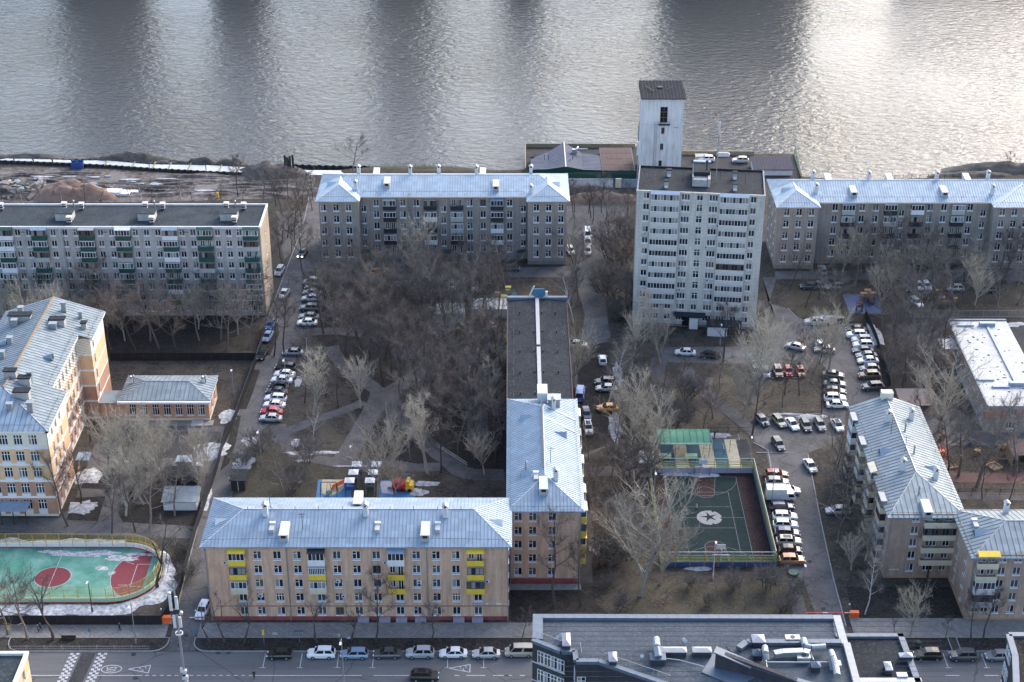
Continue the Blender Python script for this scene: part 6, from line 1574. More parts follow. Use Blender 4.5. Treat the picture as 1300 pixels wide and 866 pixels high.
 for px, py in ((708, 809), (870, 814), (868, 812), (815, 833), (712, 806)):
  q = L_(px, py, z); mb = MB(M['white_trim']); mb.tube((0, 0, 0), (0, 0, .6), .05, n=5); mb.tube((0, -.05, .6), (0, -.15, .65), .08, .28, n=10); mb.build('dish', roof, (q.x, q.y, z - .5))
 for a, c in ((1, 2), (3, 4), (5, 6)):
  A, C = Vector((*pts[a], z)), Vector((*pts[c], z)); A += Vector((.8, .9, 0)); C += Vector((.8, .9, 0))
  mb = MB(M['grey_metal']); n = 8
  mb.beam(A + Vector((0, 0, .6)), C + Vector((0, 0, .6)), .05, .05)
  for k in range(n + 1): p = A.lerp(C, k / n); mb.beam(p - Vector((0, 0, .4)), p + Vector((0, 0, .6)), .05, .05)
  mb.build('guard_rail', roof)
 def strip(i, s0_, n, w, zz, h):
  a = Vector((*pts[i], 0)); c = Vector((*pts[i + 1], 0)); u = (c - a).normalized(); ang = math.atan2(u.y, u.x)
  for k in range(n):
   q = a + u * (s0_ + k * w);
   add_window(b, q.x - u.y * -.0, q.y, zz, ang, w - .08, h, 'tee' if n == 1 else 'four', deep=.0, sill=.06, g=random.choice(['glass_t', 'glass_c', 'glass_m']))
 def strip2(i, s0_, n, w, zz, h, off=.12):
  a = Vector((*pts[i], 0)); c = Vector((*pts[i + 1], 0)); u = (c - a).normalized(); nn = Vector((u.y, -u.x, 0)); ang = math.atan2(u.y, u.x)
  for k in range(n):
   q = a + u * (s0_ + (k + .5) * w) + nn * .02
   add_window(b, q.x, q.y, zz, ang, w - .05, h, 'four', deep=-.0, sill=0, g=random.choice(['glass_t', 'glass_c', 'glass_m']))
 for zz in (18.3 - .2, 14.9 - .2, 11.5 - .2, 8.0):
  strip2(1, .9, 4, 1.15, zz, 2.2)
 strip2(3, .1, 1, 1.3, 17.0, 2.4); strip2(4, .15, 1, 1.3, 16.6, 2.4); strip2(4, .15, 1, 1.3, 13, 2.4)
 for zz in (18.4, 15): strip2(5, 4.3, 3, 1.0, zz, 1.2)
 mb = MB(M['white_trim']); a, c = Vector((*pts[1], 0)), Vector((*pts[2], 0)); u = (c - a).normalized(); nn = Vector((u.y, -u.x, 0))
 for zz in (17.9, 14.5, 11.1): p = a + nn * .05; q = a + u * 5.6 + nn * .05; mb.beam((p.x, p.y, zz), (q.x, q.y, zz), .12, .14)
 mb.build('ledge', b)
 z3 = 19.6
 o1 = at(1062, 805, z3); b2 = empty('office_annex', (o1.x, o1.y, 0), 0, 'lower flat roofed wing right of the dark brick building', 'office building')
 K = lambda x, y: at(x, y, z3) - Vector((o1.x, o1.y, 0))
 q = [K(1060, 804), K(1147, 804), K(1172, 870), K(1060, 870)]; q = [(p.x, p.y) for p in q]
 mb = MB(M['brick_dark']); mb.prism(q, 0, z3 - .5, cap=False); mb.build('wall', b2)
 mb = MB(M['bitumen_dark']); mb.prism(q, z3 - .7, z3 - .45); rf = mb.build('roof', b2)
 def run2(a, c, w, mat):
  a = Vector((*a, 0)); c = Vector((*c, 0)); n = max(1, round((c - a).length / 1.6)); d = (c - a).normalized()
  for k in range(n):
   p = a.lerp(c, k / n) + d * .012; r = a.lerp(c, (k + 1) / n) - d * .012; mid = (p + r) / 2
   mb = MB(M[mat]); mb.beam((p.x - mid.x, p.y - mid.y, -.25), (r.x - mid.x, r.y - mid.y, -.25), w, .5); mb.build('coping', rf, (mid.x, mid.y, z3))
 run2((q[0][0], q[0][1] - .4), (q[1][0], q[1][1] - .4), .8, 'coping'); run2((q[1][0] - .5, q[1][1]), (q[2][0] - .5, q[2][1]), .9, 'coping')
 m0, m1 = K(1060, 863), K(1170, 863); run2((m0.x, m0.y), (m1.x, m1.y), .9, 'white_trim')
 for px, py, w, d in ((1149.5, 836, 2.0, 1.1), (1127, 850, 1.1, 2.0)):
  c = K(px, py); mb = MB(M['brick_dark']); mb.box(-w/2 + .1, w/2 - .1, -d/2 + .1, d/2 - .1, 0, 1.1); o = mb.build('vent_shaft', rf, (c.x, c.y, z3 - .45)); mb = MB(M['white_trim'])
  Q = [(-w/2, -d/2), (w/2, -d/2), (w/2, d/2), (-w/2, d/2)]
  for i in range(4): j = (i + 1) % 4; mb.face([(*Q[i], 1.1), (*Q[j], 1.1), (0, 0, 1.6)])
  mb.face([(*Q[k], 1.1) for k in (3, 2, 1, 0)]); mb.build('vent_cap', o)
 c = K(1145, 858); mb = MB(M['galv']); mb.obox((0, 0, 0), (1.5, 1, .7)); mb.build('cooling_unit', rf, (c.x, c.y, z3 - .45))
modern()
def corner_right():
 z = 24.0; P = lambda x, y: at(x, y, z); o0 = P(1281, 805)
 b = empty('office_building', (o0.x, o0.y, 0), 0, 'corner of a dark brick building with planted roof at the bottom right edge', 'office building')
 K = lambda x, y: P(x, y) - Vector((o0.x, o0.y, 0))
 q = [K(1281, 805), K(1340, 805), K(1340, 880), K(1291, 880), K(1289, 832)]; q = [(p.x, p.y) for p in q]
 wall(b, q[1], q[0], 0, z - .3, M['brick_dark'])
 for i, j in ((4, 0), (3, 4), (2, 3)):
  pass
 mb = MB(M['brick_dark']); mb.prism(q, 0, z - .3, cap=False); mb.build('wall', b)
 a, c = Vector((*q[0], 0)), Vector((*q[4], 0)); u = (c - a).normalized(); ang = math.atan2(u.y, u.x)
 for zz in (z - 3.4, z - 6.9, z - 10.4):
  for k in range(2): p = a + u * (.9 + k * 1.5) + Vector((u.y, -u.x, 0)) * .03; add_window(b, p.x, p.y, zz, ang, 1.35, 2.2, 'four', deep=0, sill=0, g='glass_c')
 mb = MB(M['soil']); mb.prism(q, z - .6, z - .4); rf = mb.build('roof', b)
 for i in range(5):
  A, C = Vector((*q[i], 0)), Vector((*q[(i + 1) % 5], 0)); mb = MB(M['coping']); mid = (A + C) / 2; A -= mid; C -= mid; mb.beam((A.x, A.y, -.25), (C.x, C.y, -.25), .9, .5); mb.build('coping', rf, (mid.x, mid.y, z))
 mound_m = MB(M['twig_rust']); random.seed(2)
 for k in range(700):
  x, y = random.uniform(q[0][0] + 1.2, q[0][0] + 6), random.uniform(q[0][1] - 5, q[0][1] - 1); h = random.uniform(.2, .7)
  mound_m.face([(x, y, z - .4), (x + .06, y, z - .4), (x + random.uniform(-.2, .2), y + random.uniform(-.2, .2), z - .4 + h)])
 tag(mound_m.build('dry_grass', rf), kind='stuff')
corner_right()
def corner_left():
 z = 14.0; o0 = at(34.5, 829.5, z); b = empty('yellow_building', (o0.x, o0.y, 0), 0, 'corner of a yellow building with flat grey roof at the bottom left edge', 'building')
 D = 24; H = z
 bands = [(H - 3.4, M['ochre']), (H - 3.0, M['cream']), (99, M['ochre'])]
 wall(b, (0, -D), (0, 0), 0, H - .2, M['ochre'], [(s, zz, 1.3, 1.9, 'two') for s in (D - 3, D - 7, D - 11) for zz in (H - 3.0, H - 6.6)], bands=bands)
 wall(b, (0, 0), (-30, 0), 0, H - .2, M['ochre'], [(3 + 3.5 * k, zz, 1.3, 1.9, 'two') for k in range(7) for zz in (H - 3.0, H - 6.6)], bands=bands)
 wall(b, (-30, -D), (0, -D), 0, H - .2, M['ochre'])
 mb = MB(M['bitumen']); mb.box(-30, -.3, -D, -.3, H - .5, H - .2); rf = mb.build('roof', b)
 mb = MB(M['coping'])
 for k in range(15): mb = MB(M['white_trim'] if True else 0); mb.box(-2 * (k + 1) + .02, -2 * k - .02 + (.25 if k == 0 else 0), -.35, .25, H - .2, H + .25); mb.build('coping', rf)
 for k in range(12): mb = MB(M['cream']); mb.box(-.35, .25, -2 * (k + 1) - .35 + .02, -2 * k - .35 - .02, H - .2, H + .25); mb.build('coping', rf)
 mb = MB(M['yellow']); mb.v = [(-6.4, -8, H - .2), (-4.6, -8, H - .2), (-4.6, -6.5, H - .2), (-6.4, -6.5, H - .2), (-5.5, -7.2, H + 1.9)]
 for q in ((0,1,4),(1,2,4),(2,3,4),(3,0,4)): mb.f.append(q); mb.mi.append(0)
 mb.build('skylight', rf)
corner_left()
# apartment towers on the far bank (seen mirrored in the water)
def far_tower(px0, px1, h, y, label):
 k = .3195 * (y / 670); x0, x1 = (px0 - 650) * k, (px1 - 650) * k; D = 16
 b = empty('far_tower_block', (x0, y, 0), 0, label, 'tower block'); W = x1 - x0
 mb = MB(M['brick_dark'] if False else surf('far_facade', (.20, .20, .21), .9, .08, .3)); mb.box(0, W, 0, D, 2, h); mb.build('wall', b)
 mb = MB(M['bitumen_dark']); mb.box(-.2, W + .2, -.2, D + .2, h, h + 1.2); mb.build('roof', b)
 me = None; mb = MB(M['glass_d'])
 n = int(W / 3.4)
 for r in range(int((h - 5) / 3)):
  for c in range(n): mb.box(1 + c * W / n, 1 + c * W / n + 1.5, -.06, -.003, 4 + 3 * r, 5.6 + 3 * r)
 tag(mb.build('windows', b), kind='stuff')
for a in ((62, 175, 76, 668, 'wide grey tower on the far bank, mirrored at the left'), (262, 330, 60, 665, 'narrow grey tower on the far bank, second from the left'), (468, 552, 70, 668, 'grey tower on the far bank mirrored left of the middle'),
   (640, 690, 48, 672, 'low grey tower on the far bank mirrored in the middle'), (842, 1035, 72, 666, 'widest grey block on the far bank mirrored behind the white tower'), (1150, 1500, 16, 660, 'long low block on the far bank at the right')): far_tower(*a)
def centre_court():
 x0, x1, y0, y1 = 26.6, 46.9, 241.5, 272.4; cx = 36.9
 g = empty('ball_court', (0, 0, 0), 0, 'fenced dark green and maroon ball court with a white star ball painted in the middle', 'ball court')
 g.location = (cx, 257, 0); ox, oy = cx, 257
 def part(nm, mb): return mb.build(nm, g, (-ox, -oy, 0))
 mb = MB(M['court_maroon']); mb.box(x0, x1, y0, y1, 0, .035); part('surface', mb)
 mb = MB(M['court_green']); mb.box(29.6, 43.6, y0 + .1, y1 - 1.2, .035, .045); part('surface', mb)
 mb = MB(M['court_maroon']); mb.prism([(34.4, y1 - 1.2), (39.4, y1 - 1.2), (38.6, y1 - 6.8), (35.2, y1 - 6.8)], .045, .052); N = 20
 mb.prism([(36.9 + 1.9 * math.cos(6.283 * i / N), y1 - 6.8 + 1.9 * math.sin(6.283 * i / N)) for i in range(N)], .045, .0515)
 mb.prism([(36.9 + 1.9 * math.cos(6.283 * i / N), y0 + 6.0 + 1.9 * math.sin(6.283 * i / N)) for i in range(N)], .045, .0515); part('key_zone', mb)
 mb = MB(M['line_thin']); z = .056
 def ln(a, c): mb.beam((a[0], a[1], z), (c[0], c[1], z), .10, .006)
 def arc(c_, rx, ry, a0, a1, n=24):
  P = [(c_[0] + rx * math.cos(R(a0 + (a1 - a0) * i / n)), c_[1] + ry * math.sin(R(a0 + (a1 - a0) * i / n))) for i in range(n + 1)]
  for a, c in zip(P, P[1:]): ln(a, c)
 ln((29.8, y0 + .3), (29.8, y1 - 1.3)); ln((43.4, y0 + .3), (43.4, y1 - 1.3)); ln((29.8, y1 - 1.4), (43.4, y1 - 1.4)); ln((31.9, y0 + 4), (31.9, y1 - 6.8)); ln((41.3, y0 + 4), (41.3, y1 - 6.8))
 for y in (y1 - 6.8,): ln((31.9, y), (41.3, y))
 ln((29.8, 257), (43.4, 257)); ln((31.9, 260.6), (41.3, 260.6)); ln((31.9, 253.6), (41.3, 253.6))
 arc((36.9, y1 - 6.8), 1.9, 1.9, 0, 360); arc((36.9, y0 + 6), 1.9, 1.9, 0, 360); arc((36.9, y1 - 1.6), 6.6, 6.4, 180, 360); arc((36.9, y0 - .2), 6.6, 6.4, 20, 160)
 ln((34.4, y1 - 1.4), (35.1, y1 - 6.8)); ln((39.4, y1 - 1.4), (38.7, y1 - 6.8)); ln((35, y0 + .5), (35, y0 + 6)); ln((38.8, y0 + .5), (38.8, y0 + 6))
 part('court_lines', mb)
 c = at(900.5, 657.5); mb = MB(M['ball_paint']); r = 2.35
 mb.prism([(c.x + r * math.cos(6.283 * i / 28), c.y + r * math.sin(6.283 * i / 28)) for i in range(28)], .045, .060)
 mb.m(M['court_green'])
 st = []
 for i in range(10):
  a = R(90 + 36 * i + 12); rr = 1.75 if i % 2 == 0 else .5; st.append((c.x + rr * math.cos(a), c.y + rr * math.sin(a) + .2))
 mb.prism(st, .060, .064)
 for i in (2, 3, 4):
  a = R(90 + 72 * i + 50); p = [(c.x + rr * math.cos(a + d), c.y + rr * math.sin(a + d)) for rr, d in ((2.37, -.12), (2.37, .12), (2.1, .08), (1.9, 0), (2.1, -.08))]
  mb.prism(p, .060, .0635)
 part('ball_emblem', mb)
 def fence(p0, p1, label, colors, h=3.2, board=1.0, dz=0):
  f = empty('court_fence', (p0[0], p0[1], 0), 0, label, 'fence'); d = Vector((p1[0] - p0[0], p1[1] - p0[1], 0)); n = max(1, round(d.length / 2.45)); st_ = d / n; u = d.normalized()
  pm = MB(M['orange_post']); pm.box(-.05, .05, -.05, .05, 0, h); pme = pm.mesh('post')
  bm = MB(M[colors[0]]); bm.beam((.06 * u.x, .06 * u.y, board / 2 + .05), ((st_ - u * .06).x, (st_ - u * .06).y, board / 2 + .05), .07, board); bme = bm.mesh('board')
  rm = MB(M[colors[1]])
  for z_ in (board + .25, board + .85, board + 1.4): rm.beam((0, 0, z_), (st_.x, st_.y, z_), .05, .14)
  rme = rm.mesh('rail'); wm = MB(M['grey_metal'])
  nw = 9
  for k in range(1, nw): q = st_ * (k / nw); wm.beam((q.x, q.y, board), (q.x, q.y, h), .014, .014) if False else wm.box(q.x - .008, q.x + .008, q.y - .008, q.y + .008, board, h)
  for k in range(7): wm.beam((0, 0, board + .28 * k), (st_.x, st_.y, board + .28 * k), .014, .014)
  wme = wm.mesh('net')
  tm = MB(M[colors[2]]); tm.beam((0, 0, h), (st_.x, st_.y, h), .07, .07); tme = tm.mesh('top_rail')
  for k in range(n + 1):
   q = st_ * k; place('post', pme, f, q)
   if k < n:
    place('board', bme, f, q); place('rail', rme, f, q); place('top_rail', tme, f, q); tag(place('net', wme, f, q), kind='stuff')
  return f
 fence((x0, y0), (x1, y0), 'near fence of the ball court with dark blue boards', ('blue_dk', 'lime', 'white_trim'), 3.2)
 fence((x0, y1), (x1, y1), 'far fence of the ball court with pale grey boards', ('lilac_board', 'lime', 'green_rail'), 3.4, 1.2)
 fence((x1, y1), (x1, y0), 'right fence of the ball court with lime and blue boards', ('cyan', 'lime', 'white_trim'), 3.4, 1.0)
 fence((x0, y0), (x0, y1), 'left fence of the ball court behind the big pale tree', ('beige_p', 'lime', 'green_rail'), 3.4, 1.0)
 f = empty('panel_wall', (x1 + .12, y0, 0), 0, 'slanting row of lime and blue panels along the parked cars', 'panel wall'); n = 14; L_ = (y1 - y0) / n
 for k in range(n):
  mb = MB(M['cyan']); mb.box(0, .05, .04, L_ - .04, .1, 1.2); mb.build('panel', f, (0, k * L_, 0))
  mb = MB(M['lime']); mb.box(0, .05, .04, L_ - .04, 1.25, 2.6); mb.build('panel', f, (0, k * L_, 0))
 def goal(x, y, s, label):
  o = empty('goal', (x, y, 0), 0, label, 'goal'); mb = MB(M['white_trim'])
  for sx in (-1.5, 1.5): mb.beam((sx, 0, 0), (sx, 0, 2.0), .1, .1); mb.box(sx - .05, sx + .05, -.05, .05, 0, 2)
  mb.beam((-1.5, 0, 2), (1.5, 0, 2), .1, .1)
  for sx in (-1.5, 1.5): mb.beam((sx, 0, 2), (sx, s * .9, 0), .06, .06)
  mb.build('goal_frame', o)
  mb = MB(M['white_trim']); mb.box(-.06, .06, s * .5 - .06, s * .5 + .06, 0, 3.6); mb.beam((0, s * .5, 3.4), (0, -s * .5, 3.2), .08, .08); mb.box(-.8, .8, -s * .5 - .03, -s * .5 + .03, 2.9, 3.9); mb.tube((0, -s * .9, 3.0), (0, -s * .9, 3.04), .25, n=10); mb.build('hoop', o)
 goal(36.9, y1 - .8, 1, 'white goal with basketball board at the far end of the dark court')
 goal(37.2, y0 + .8, -1, 'white goal with basketball post at the near end of the dark court')
M['blue_dk'] = surf('dark_blue_board', (.05, .08, .18), .6, .15, 1); M['lilac_board'] = surf('lilac_board', (.33, .34, .42), .6, .1, 1); M['green_rail'] = paint('green_rail', (.35, .50, .40), .6)
M['ball_paint'] = surf('ball_paint', (.20, .21, .22), .9, .2, 2)
centre_court()
def workout():
 y0, y1 = 273.0, 288.0
 g = empty('workout_area', (30, 280, 0), 0, 'striped tan and teal rubber workout ground behind the ball court', 'workout ground');
 for px0, px1, mt in ((829, 841, 'tan_rubber'), (841, 858, 'teal_rubber'), (858, 875, 'tan_rubber'), (875, 892, 'teal_rubber'), (892, 909, 'tan_rubber'), (909, 926, 'teal_rubber'), (926, 941, 'tan_rubber'), (941, 957, 'asphalt_dark')):
  a, c = at(px0, 590), at(px1, 590); mb = MB(M[mt]); mb.box(a.x + .005, c.x - .005, y0, y1 - (1.5 if px0 < 900 else 3), .0, .03); mb.build('strip', g, (-30, -280, 0))
 x0, x1 = at(835, 575).x, at(899, 575).x; o = empty('green_canopy', (x0, 281.2, 0), 0, 'curved green sheet canopy over the workout ground', 'canopy'); W = x1 - x0
 mb = MB(M['canopy_green']); N = 7; prev = None
 for i in range(N + 1):
  t_ = i / N; y = -3.2 + 4.9 * t_; z = 3.0 + 1.0 * math.sin(math.pi * (.12 + t_ * .62)); cur = [(-.2, y, z), (W + .2, y, z)]
  if prev: mb.face([prev[0], prev[1], cur[1], cur[0]])
  prev = cur
 cr = mb.build('roof', o)
 for k in range(9):
  x = -.2 + (W + .4) * k / 8; rb = MB(M['canopy_green']); pv = None
  for i in range(N + 1):
   t_ = i / N; p = (x, -3.2 + 4.9 * t_, 3.05 + 1.0 * math.sin(math.pi * (.12 + t_ * .62)))
   if pv: rb.beam(pv, p, .08, .08)
   pv = p
  rb.build('rib', cr)
 mb = MB(M['green_rail']); mb.beam((-.2, -3.25, 3.3), (W + .2, -3.25, 3.3), .12, .3); mb.build('edge_trim', o)
 mb = MB(M['green_p']);
 for x in (0, W / 3, 2 * W / 3, W):
  for y in (-2.6, 1.4): mb = MB(M['grey_metal']); mb.box(x - .06, x + .06, y - .06, y + .06, 0, 3.3); mb.build('post', o)
 for px in (844, 877):
  c = at(px, 584); mb = MB(M['lime_pale']);
  mb.box(-1.2, 1.2, -.5, .5, .7, 1.25); mb.m(M['grey_metal']); mb.box(-1.1, -1, -.3, .3, 0, .7); mb.box(1, 1.1, -.3, .3, 0, .7)
  tag(mb.build('table', None, (c.x, c.y, 0)), f'pale lime table {"under the left half" if px == 844 else "under the right half"} of the green canopy edge', 'table')
 for k, (px, py, h) in enumerate(((898, 578, 2.6), (932, 574, 2.8), (913, 577, 1.2), (867, 572, 2.4))):
  c = at(px, py); o = empty('exercise_bars', (c.x, c.y, 0), 0, ['grey pull-up bars on the tan strip left of the teal one', 'grey pull-up frame on the right tan strip', 'low rust coloured bench on the teal strip', 'dark pull-up bar in the shade of the green canopy'][k], 'exercise bars', None)
  mb = MB(M['grey_metal'] if k != 2 else M['rust']); mb.box(-.95, -.87, -.04, .04, 0, h); mb.box(.87, .95, -.04, .04, 0, h); mb.beam((-.9, 0, h), (.9, 0, h), .07, .07); mb.beam((-.9, 0, h * .6), (.9, 0, h * .6), .05, .05); mb.build('bars', o)
  mb = MB(M['grey_metal']); mb.beam((.9, 0, h), (.9, 2.2, h), .07, .07); mb.box(.87, .95, 2.16, 2.24, 0, h); mb.build('side_bars', o)
M['lime_pale'] = surf('pale_lime', (.48, .62, .38), .6, .06, 1)
workout()
def rink():
 yb, yf, xr, r = 247.2, 230.9, -62.3, 7.6; xl = -118
 def outline(off, n=9):
  P = [(xl, yf - off)]
  for i in range(n + 1): a = R(-90 + 90 * i / n); P.append((xr - r + (r + off) * math.cos(a), yf + r + (r + off) * math.sin(a)))
  for i in range(n + 1): a = R(90 * i / n); P.append((xr - r + (r + off) * math.cos(a), yb - r + (r + off) * math.sin(a)))
  P.append((xl, yb + off)); return P
 g = empty('hockey_court', (-80, 239, 0), 0, 'green rounded hockey court with dark red circle and goal zone, bottom left', 'court')
 mb = MB(M['rink_green']); mb.prism(outline(0), 0, .05); mb.build('surface', g, (80, -239, 0))
 cc = at(67, 733); mb = MB(M['rink_red']); mb.prism([(cc.x + 3.1 * math.cos(6.283 * i / 30), cc.y + 2.9 * math.sin(6.283 * i / 30)) for i in range(30)], .05, .057); mb.build('centre_circle', g, (80, -239, 0))
 c2 = at(190, 735); q = []
 for i in range(17): a = R(90 + 180 * i / 16); q.append((xr - 2.4 + 6.2 * math.cos(a), 239 + 7.4 * math.sin(a)))
 q += [(xr - r + r * math.cos(R(t_)), yb - r + r * math.sin(R(t_))) for t_ in []]
 mb = MB(M['rink_red']); mb.prism([(min(p[0], xr - .2), p[1]) for p in q] , .05, .0565); mb.build('goal_zone', g, (80, -239, 0))
 mb = MB(M['line']); z = .062
 def ln(a, c, w=.09): mb.beam((a[0], a[1], z), (c[0], c[1], z), w, .006)
 def poly(P):
  for a, c in zip(P, P[1:]): ln(a, c)
 poly([(cc.x + 3.2 * math.cos(6.283 * i / 30), cc.y + 3.0 * math.sin(6.283 * i / 30)) for i in range(31)])
 ln((cc.x, yf + .1), (cc.x, yb - .1)); poly(q); poly([(xr - .3, 242.2), (xr - 4.6, 242.2), (xr - 4.6, 235.6), (xr - .3, 235.6)])
 poly([(xr - 6.8, 243), (xr - 5.2, 242.2)]); poly([(xr - 6.8, 236), (xr - 5.2, 236)])
 mb.build('court_lines', g, (80, -239, 0))
 f = empty('rink_boards', (-80, 239, 0), 0, 'white boards with yellow netting frame and orange posts around the green court', 'rink boards')
 P = outline(.08); h = 1.15
 Q = []
 for a, c in zip(P, P[1:]):
  a = Vector((*a, 0)); c = Vector((*c, 0)); n = max(1, round((c - a).length / 2.4))
  for k in range(n): Q.append(a.lerp(c, k / n))
 Q.append(Vector((*P[-1], 0))); off = Vector((80, -239, 0))
 for i, (a, c) in enumerate(zip(Q, Q[1:])):
  mid = (a + c) / 2; A, C = a - mid, c - mid
  mb = MB(M['white_p']); mb.beam((A.x, A.y, .72), (C.x, C.y, .72), .08, .86); mb.m(M['red']); mb.beam((A.x, A.y, .17), (C.x, C.y, .17), .09, .24); mb.m(M['lime_pale']); nn = Vector((C.y - A.y, A.x - C.x, 0)).normalized() * .07; mb.beam((A.x + nn.x, A.y + nn.y, .72), (C.x + nn.x, C.y + nn.y, .72), .05, .8); mb.build('board', f, mid + off)
  H = 3.1 if True else 2
  mb = MB(M['yellow_rail'])
  for zz in (1.28, 1.75): mb.beam((A.x, A.y, zz), (C.x, C.y, zz), .05, .08)
  mb.beam((A.x, A.y, H), (C.x, C.y, H), .05, .05); mb.build('rail', f, mid + off)
  mb = MB(M['orange_post']); mb.box(-.05, .05, -.05, .05, 0, H); mb.build('post', f, a + off)
  mb = MB(M['yellow_rail'])
  for k in range(1, 10): q = A.lerp(C, k / 10); mb.box(q.x - .007, q.x + .007, q.y - .007, q.y + .007, 1.2, H)
  for k in range(1, 8): mb.beam((A.x, A.y, 1.2 + k * .24), (C.x, C.y, 1.2 + k * .24), .013, .013)
  tag(mb.build('net', f, mid + off), kind='stuff')
 c = at(191, 727); o = empty('goal', (xr - 1.0, 239.2, 0), R(90), 'small white hockey goal on the dark red goal zone', 'goal'); mb = MB(M['white_trim'])
 for sx in (-.9, .9): mb.box(sx - .04, sx + .04, -.04, .04, .05, 1.3); mb.beam((sx, 0, 1.3), (sx, -.8, .05), .05, .05)
 mb.beam((-.9, 0, 1.3), (.9, 0, 1.3), .08, .08); mb.build('goal_frame', o)
 def snowband(name, P, w0, w1, seed, hh=.35, lab='snow'):
  mb = MB(M['snow']); prev = None; n = len(P)
  for i, p in enumerate(P):
   a = Vector((*P[max(i-1, 0)], 0)); c = Vector((*P[min(i+1, n-1)], 0)); d = (c - a).normalized(); nr = Vector((d.y, -d.x, 0)); p = Vector((*p, 0))
   wa = w0 + .5 * noise.noise(Vector((i * .37, seed, 0))); wb = w1 * (1 + .55 * noise.noise(Vector((i * .31, seed + 4, 0))))
   ring = [p + nr * wa, p + nr * (wa + (wb - wa) * .25) + Vector((0, 0, hh * (1 + .5 * noise.noise(Vector((i * .8, 1, seed)))))), p + nr * (wa + (wb - wa) * .75) + Vector((0, 0, hh * .6 * (1 + .6 * noise.noise(Vector((i * .9, 2, seed)))))), p + nr * wb]
   ring[0].z = .01; ring[-1].z = .01
   if prev:
    for j in range(3): mb.face([prev[j], ring[j], ring[j+1], prev[j+1]])
   prev = ring
  tag(mb.build(name, smooth=True), kind='structure')
 O = outline(.15, 16); L1 = [(xl + k * 1.4, yf - .15) for k in range(34)] + [p for p in O if p[0] > xr - r - .1 and p[1] < 240]
 snowband('snow_bank', L1, .15, 3.6, 3)
 L2 = [p for p in O if p[0] > xr - 2.2 and 238 < p[1] < 246]; snowband('snow_bank', L2, .1, 2.0, 8)
 L3 = [(xr - 8 - k * 1.2, yb + .15) for k in range(36)]; snowband('snow_bank', L3, .1, 2.6, 5, .5)
rink()
def snow_patch(px, py, rx, ry, seed, h=.3, mat='snow', nm='snow_patch'):
 c = at(px, py); mb = MB(M[mat]); n = 34; rings = 5;
 for r in range(rings + 1):
  f_ = r / rings
  for k in range(n):
   a = 6.283 * k / n; e = 1 + .42 * noise.noise(Vector((math.cos(a) * 1.6, math.sin(a) * 1.6, seed * 3.3))) + .3 * noise.noise(Vector((math.cos(a) * 5, math.sin(a) * 5, seed * 1.7)))
   x, y = math.cos(a) * rx * f_ * e, math.sin(a) * ry * f_ * e
   z = (.024 if h > .06 else .052) + h * (1 - f_ ** 2) * (.6 + .8 * noise.noise(Vector((x * .9, y * .9, seed)))); mb.v.append((c.x + x, c.y + y, z if f_ < 1 else (.012 if h > .06 else .0505)))
 for r in range(rings):
  for k in range(n): k2 = (k + 1) % n; mb.f.append((r*n + k, (r+1)*n + k, (r+1)*n + k2, r*n + k2)); mb.mi.append(0)
 tag(mb.build(nm, smooth=True), kind='structure')
for i, a in enumerate(((112, 605, 3.4, 2.4, .5), (104, 644, 3.0, 2.2, .4), (266, 572, 4.2, 3.2, .5), (290, 528, 2.0, 2.6, .5), (262, 635, .8, 3.5, .4), (70, 701, 3, .6, .04), (158, 709, 3.2, 1.0, .03), (118, 703, 5, .8, .03), (130, 722, 1.2, .6, .03), (182, 704, 3.0, .6, .03), (95, 704, 4, .6, .03), (143, 728, .9, .5, .03),
      (250, 590, 1.2, 1.0, .3), (234, 601, 1.3, .8, .3))): snow_patch(*a[:4], i, a[4])
for i, a in enumerate(((857, 602, 3.2, .8, .3), (895, 603.5, 3.4, .9, .3), (886, 722, 2.6, .7, .3), (909, 553, 3.2, 1.0, .4), (781, 545, 1.3, 6, .2), (785, 475, 1.0, 5.0, .2), (754, 690, .9, 3.6, .3), (817, 580, 1.3, 2.4, .12), (1112, 425, 1.4, 5.5, .2), (999, 526, 3.2, .5, .3), (1028, 529, 3.0, 1.0, .3), (1052, 403, 2.8, 1.2, .35),
      (393, 575, 5, .7, .2), (375, 563, 1.0, 1.6, .2), (383, 612, 0.6, .5, .2), (531, 625, 1.8, 1.3, .5), (540, 614, 2.4, .8, .3), (385, 585, 1.5, .5, .2), (379, 484, .8, 2.4, .08), (345, 805, 3, .8, .12), (440, 810, 2, .5, .15), (310, 586, 2.0, 3.5, .12), (318, 560, 1.5, 2.2, .1), (303, 605, 1.6, 2.0, .1), (444, 592, 3.5, .3, .15), (1285, 412, 3, 1.2, .2))): snow_patch(*a[:4], 40 + i, a[4], 'snow_dirty', 'snow_patch')
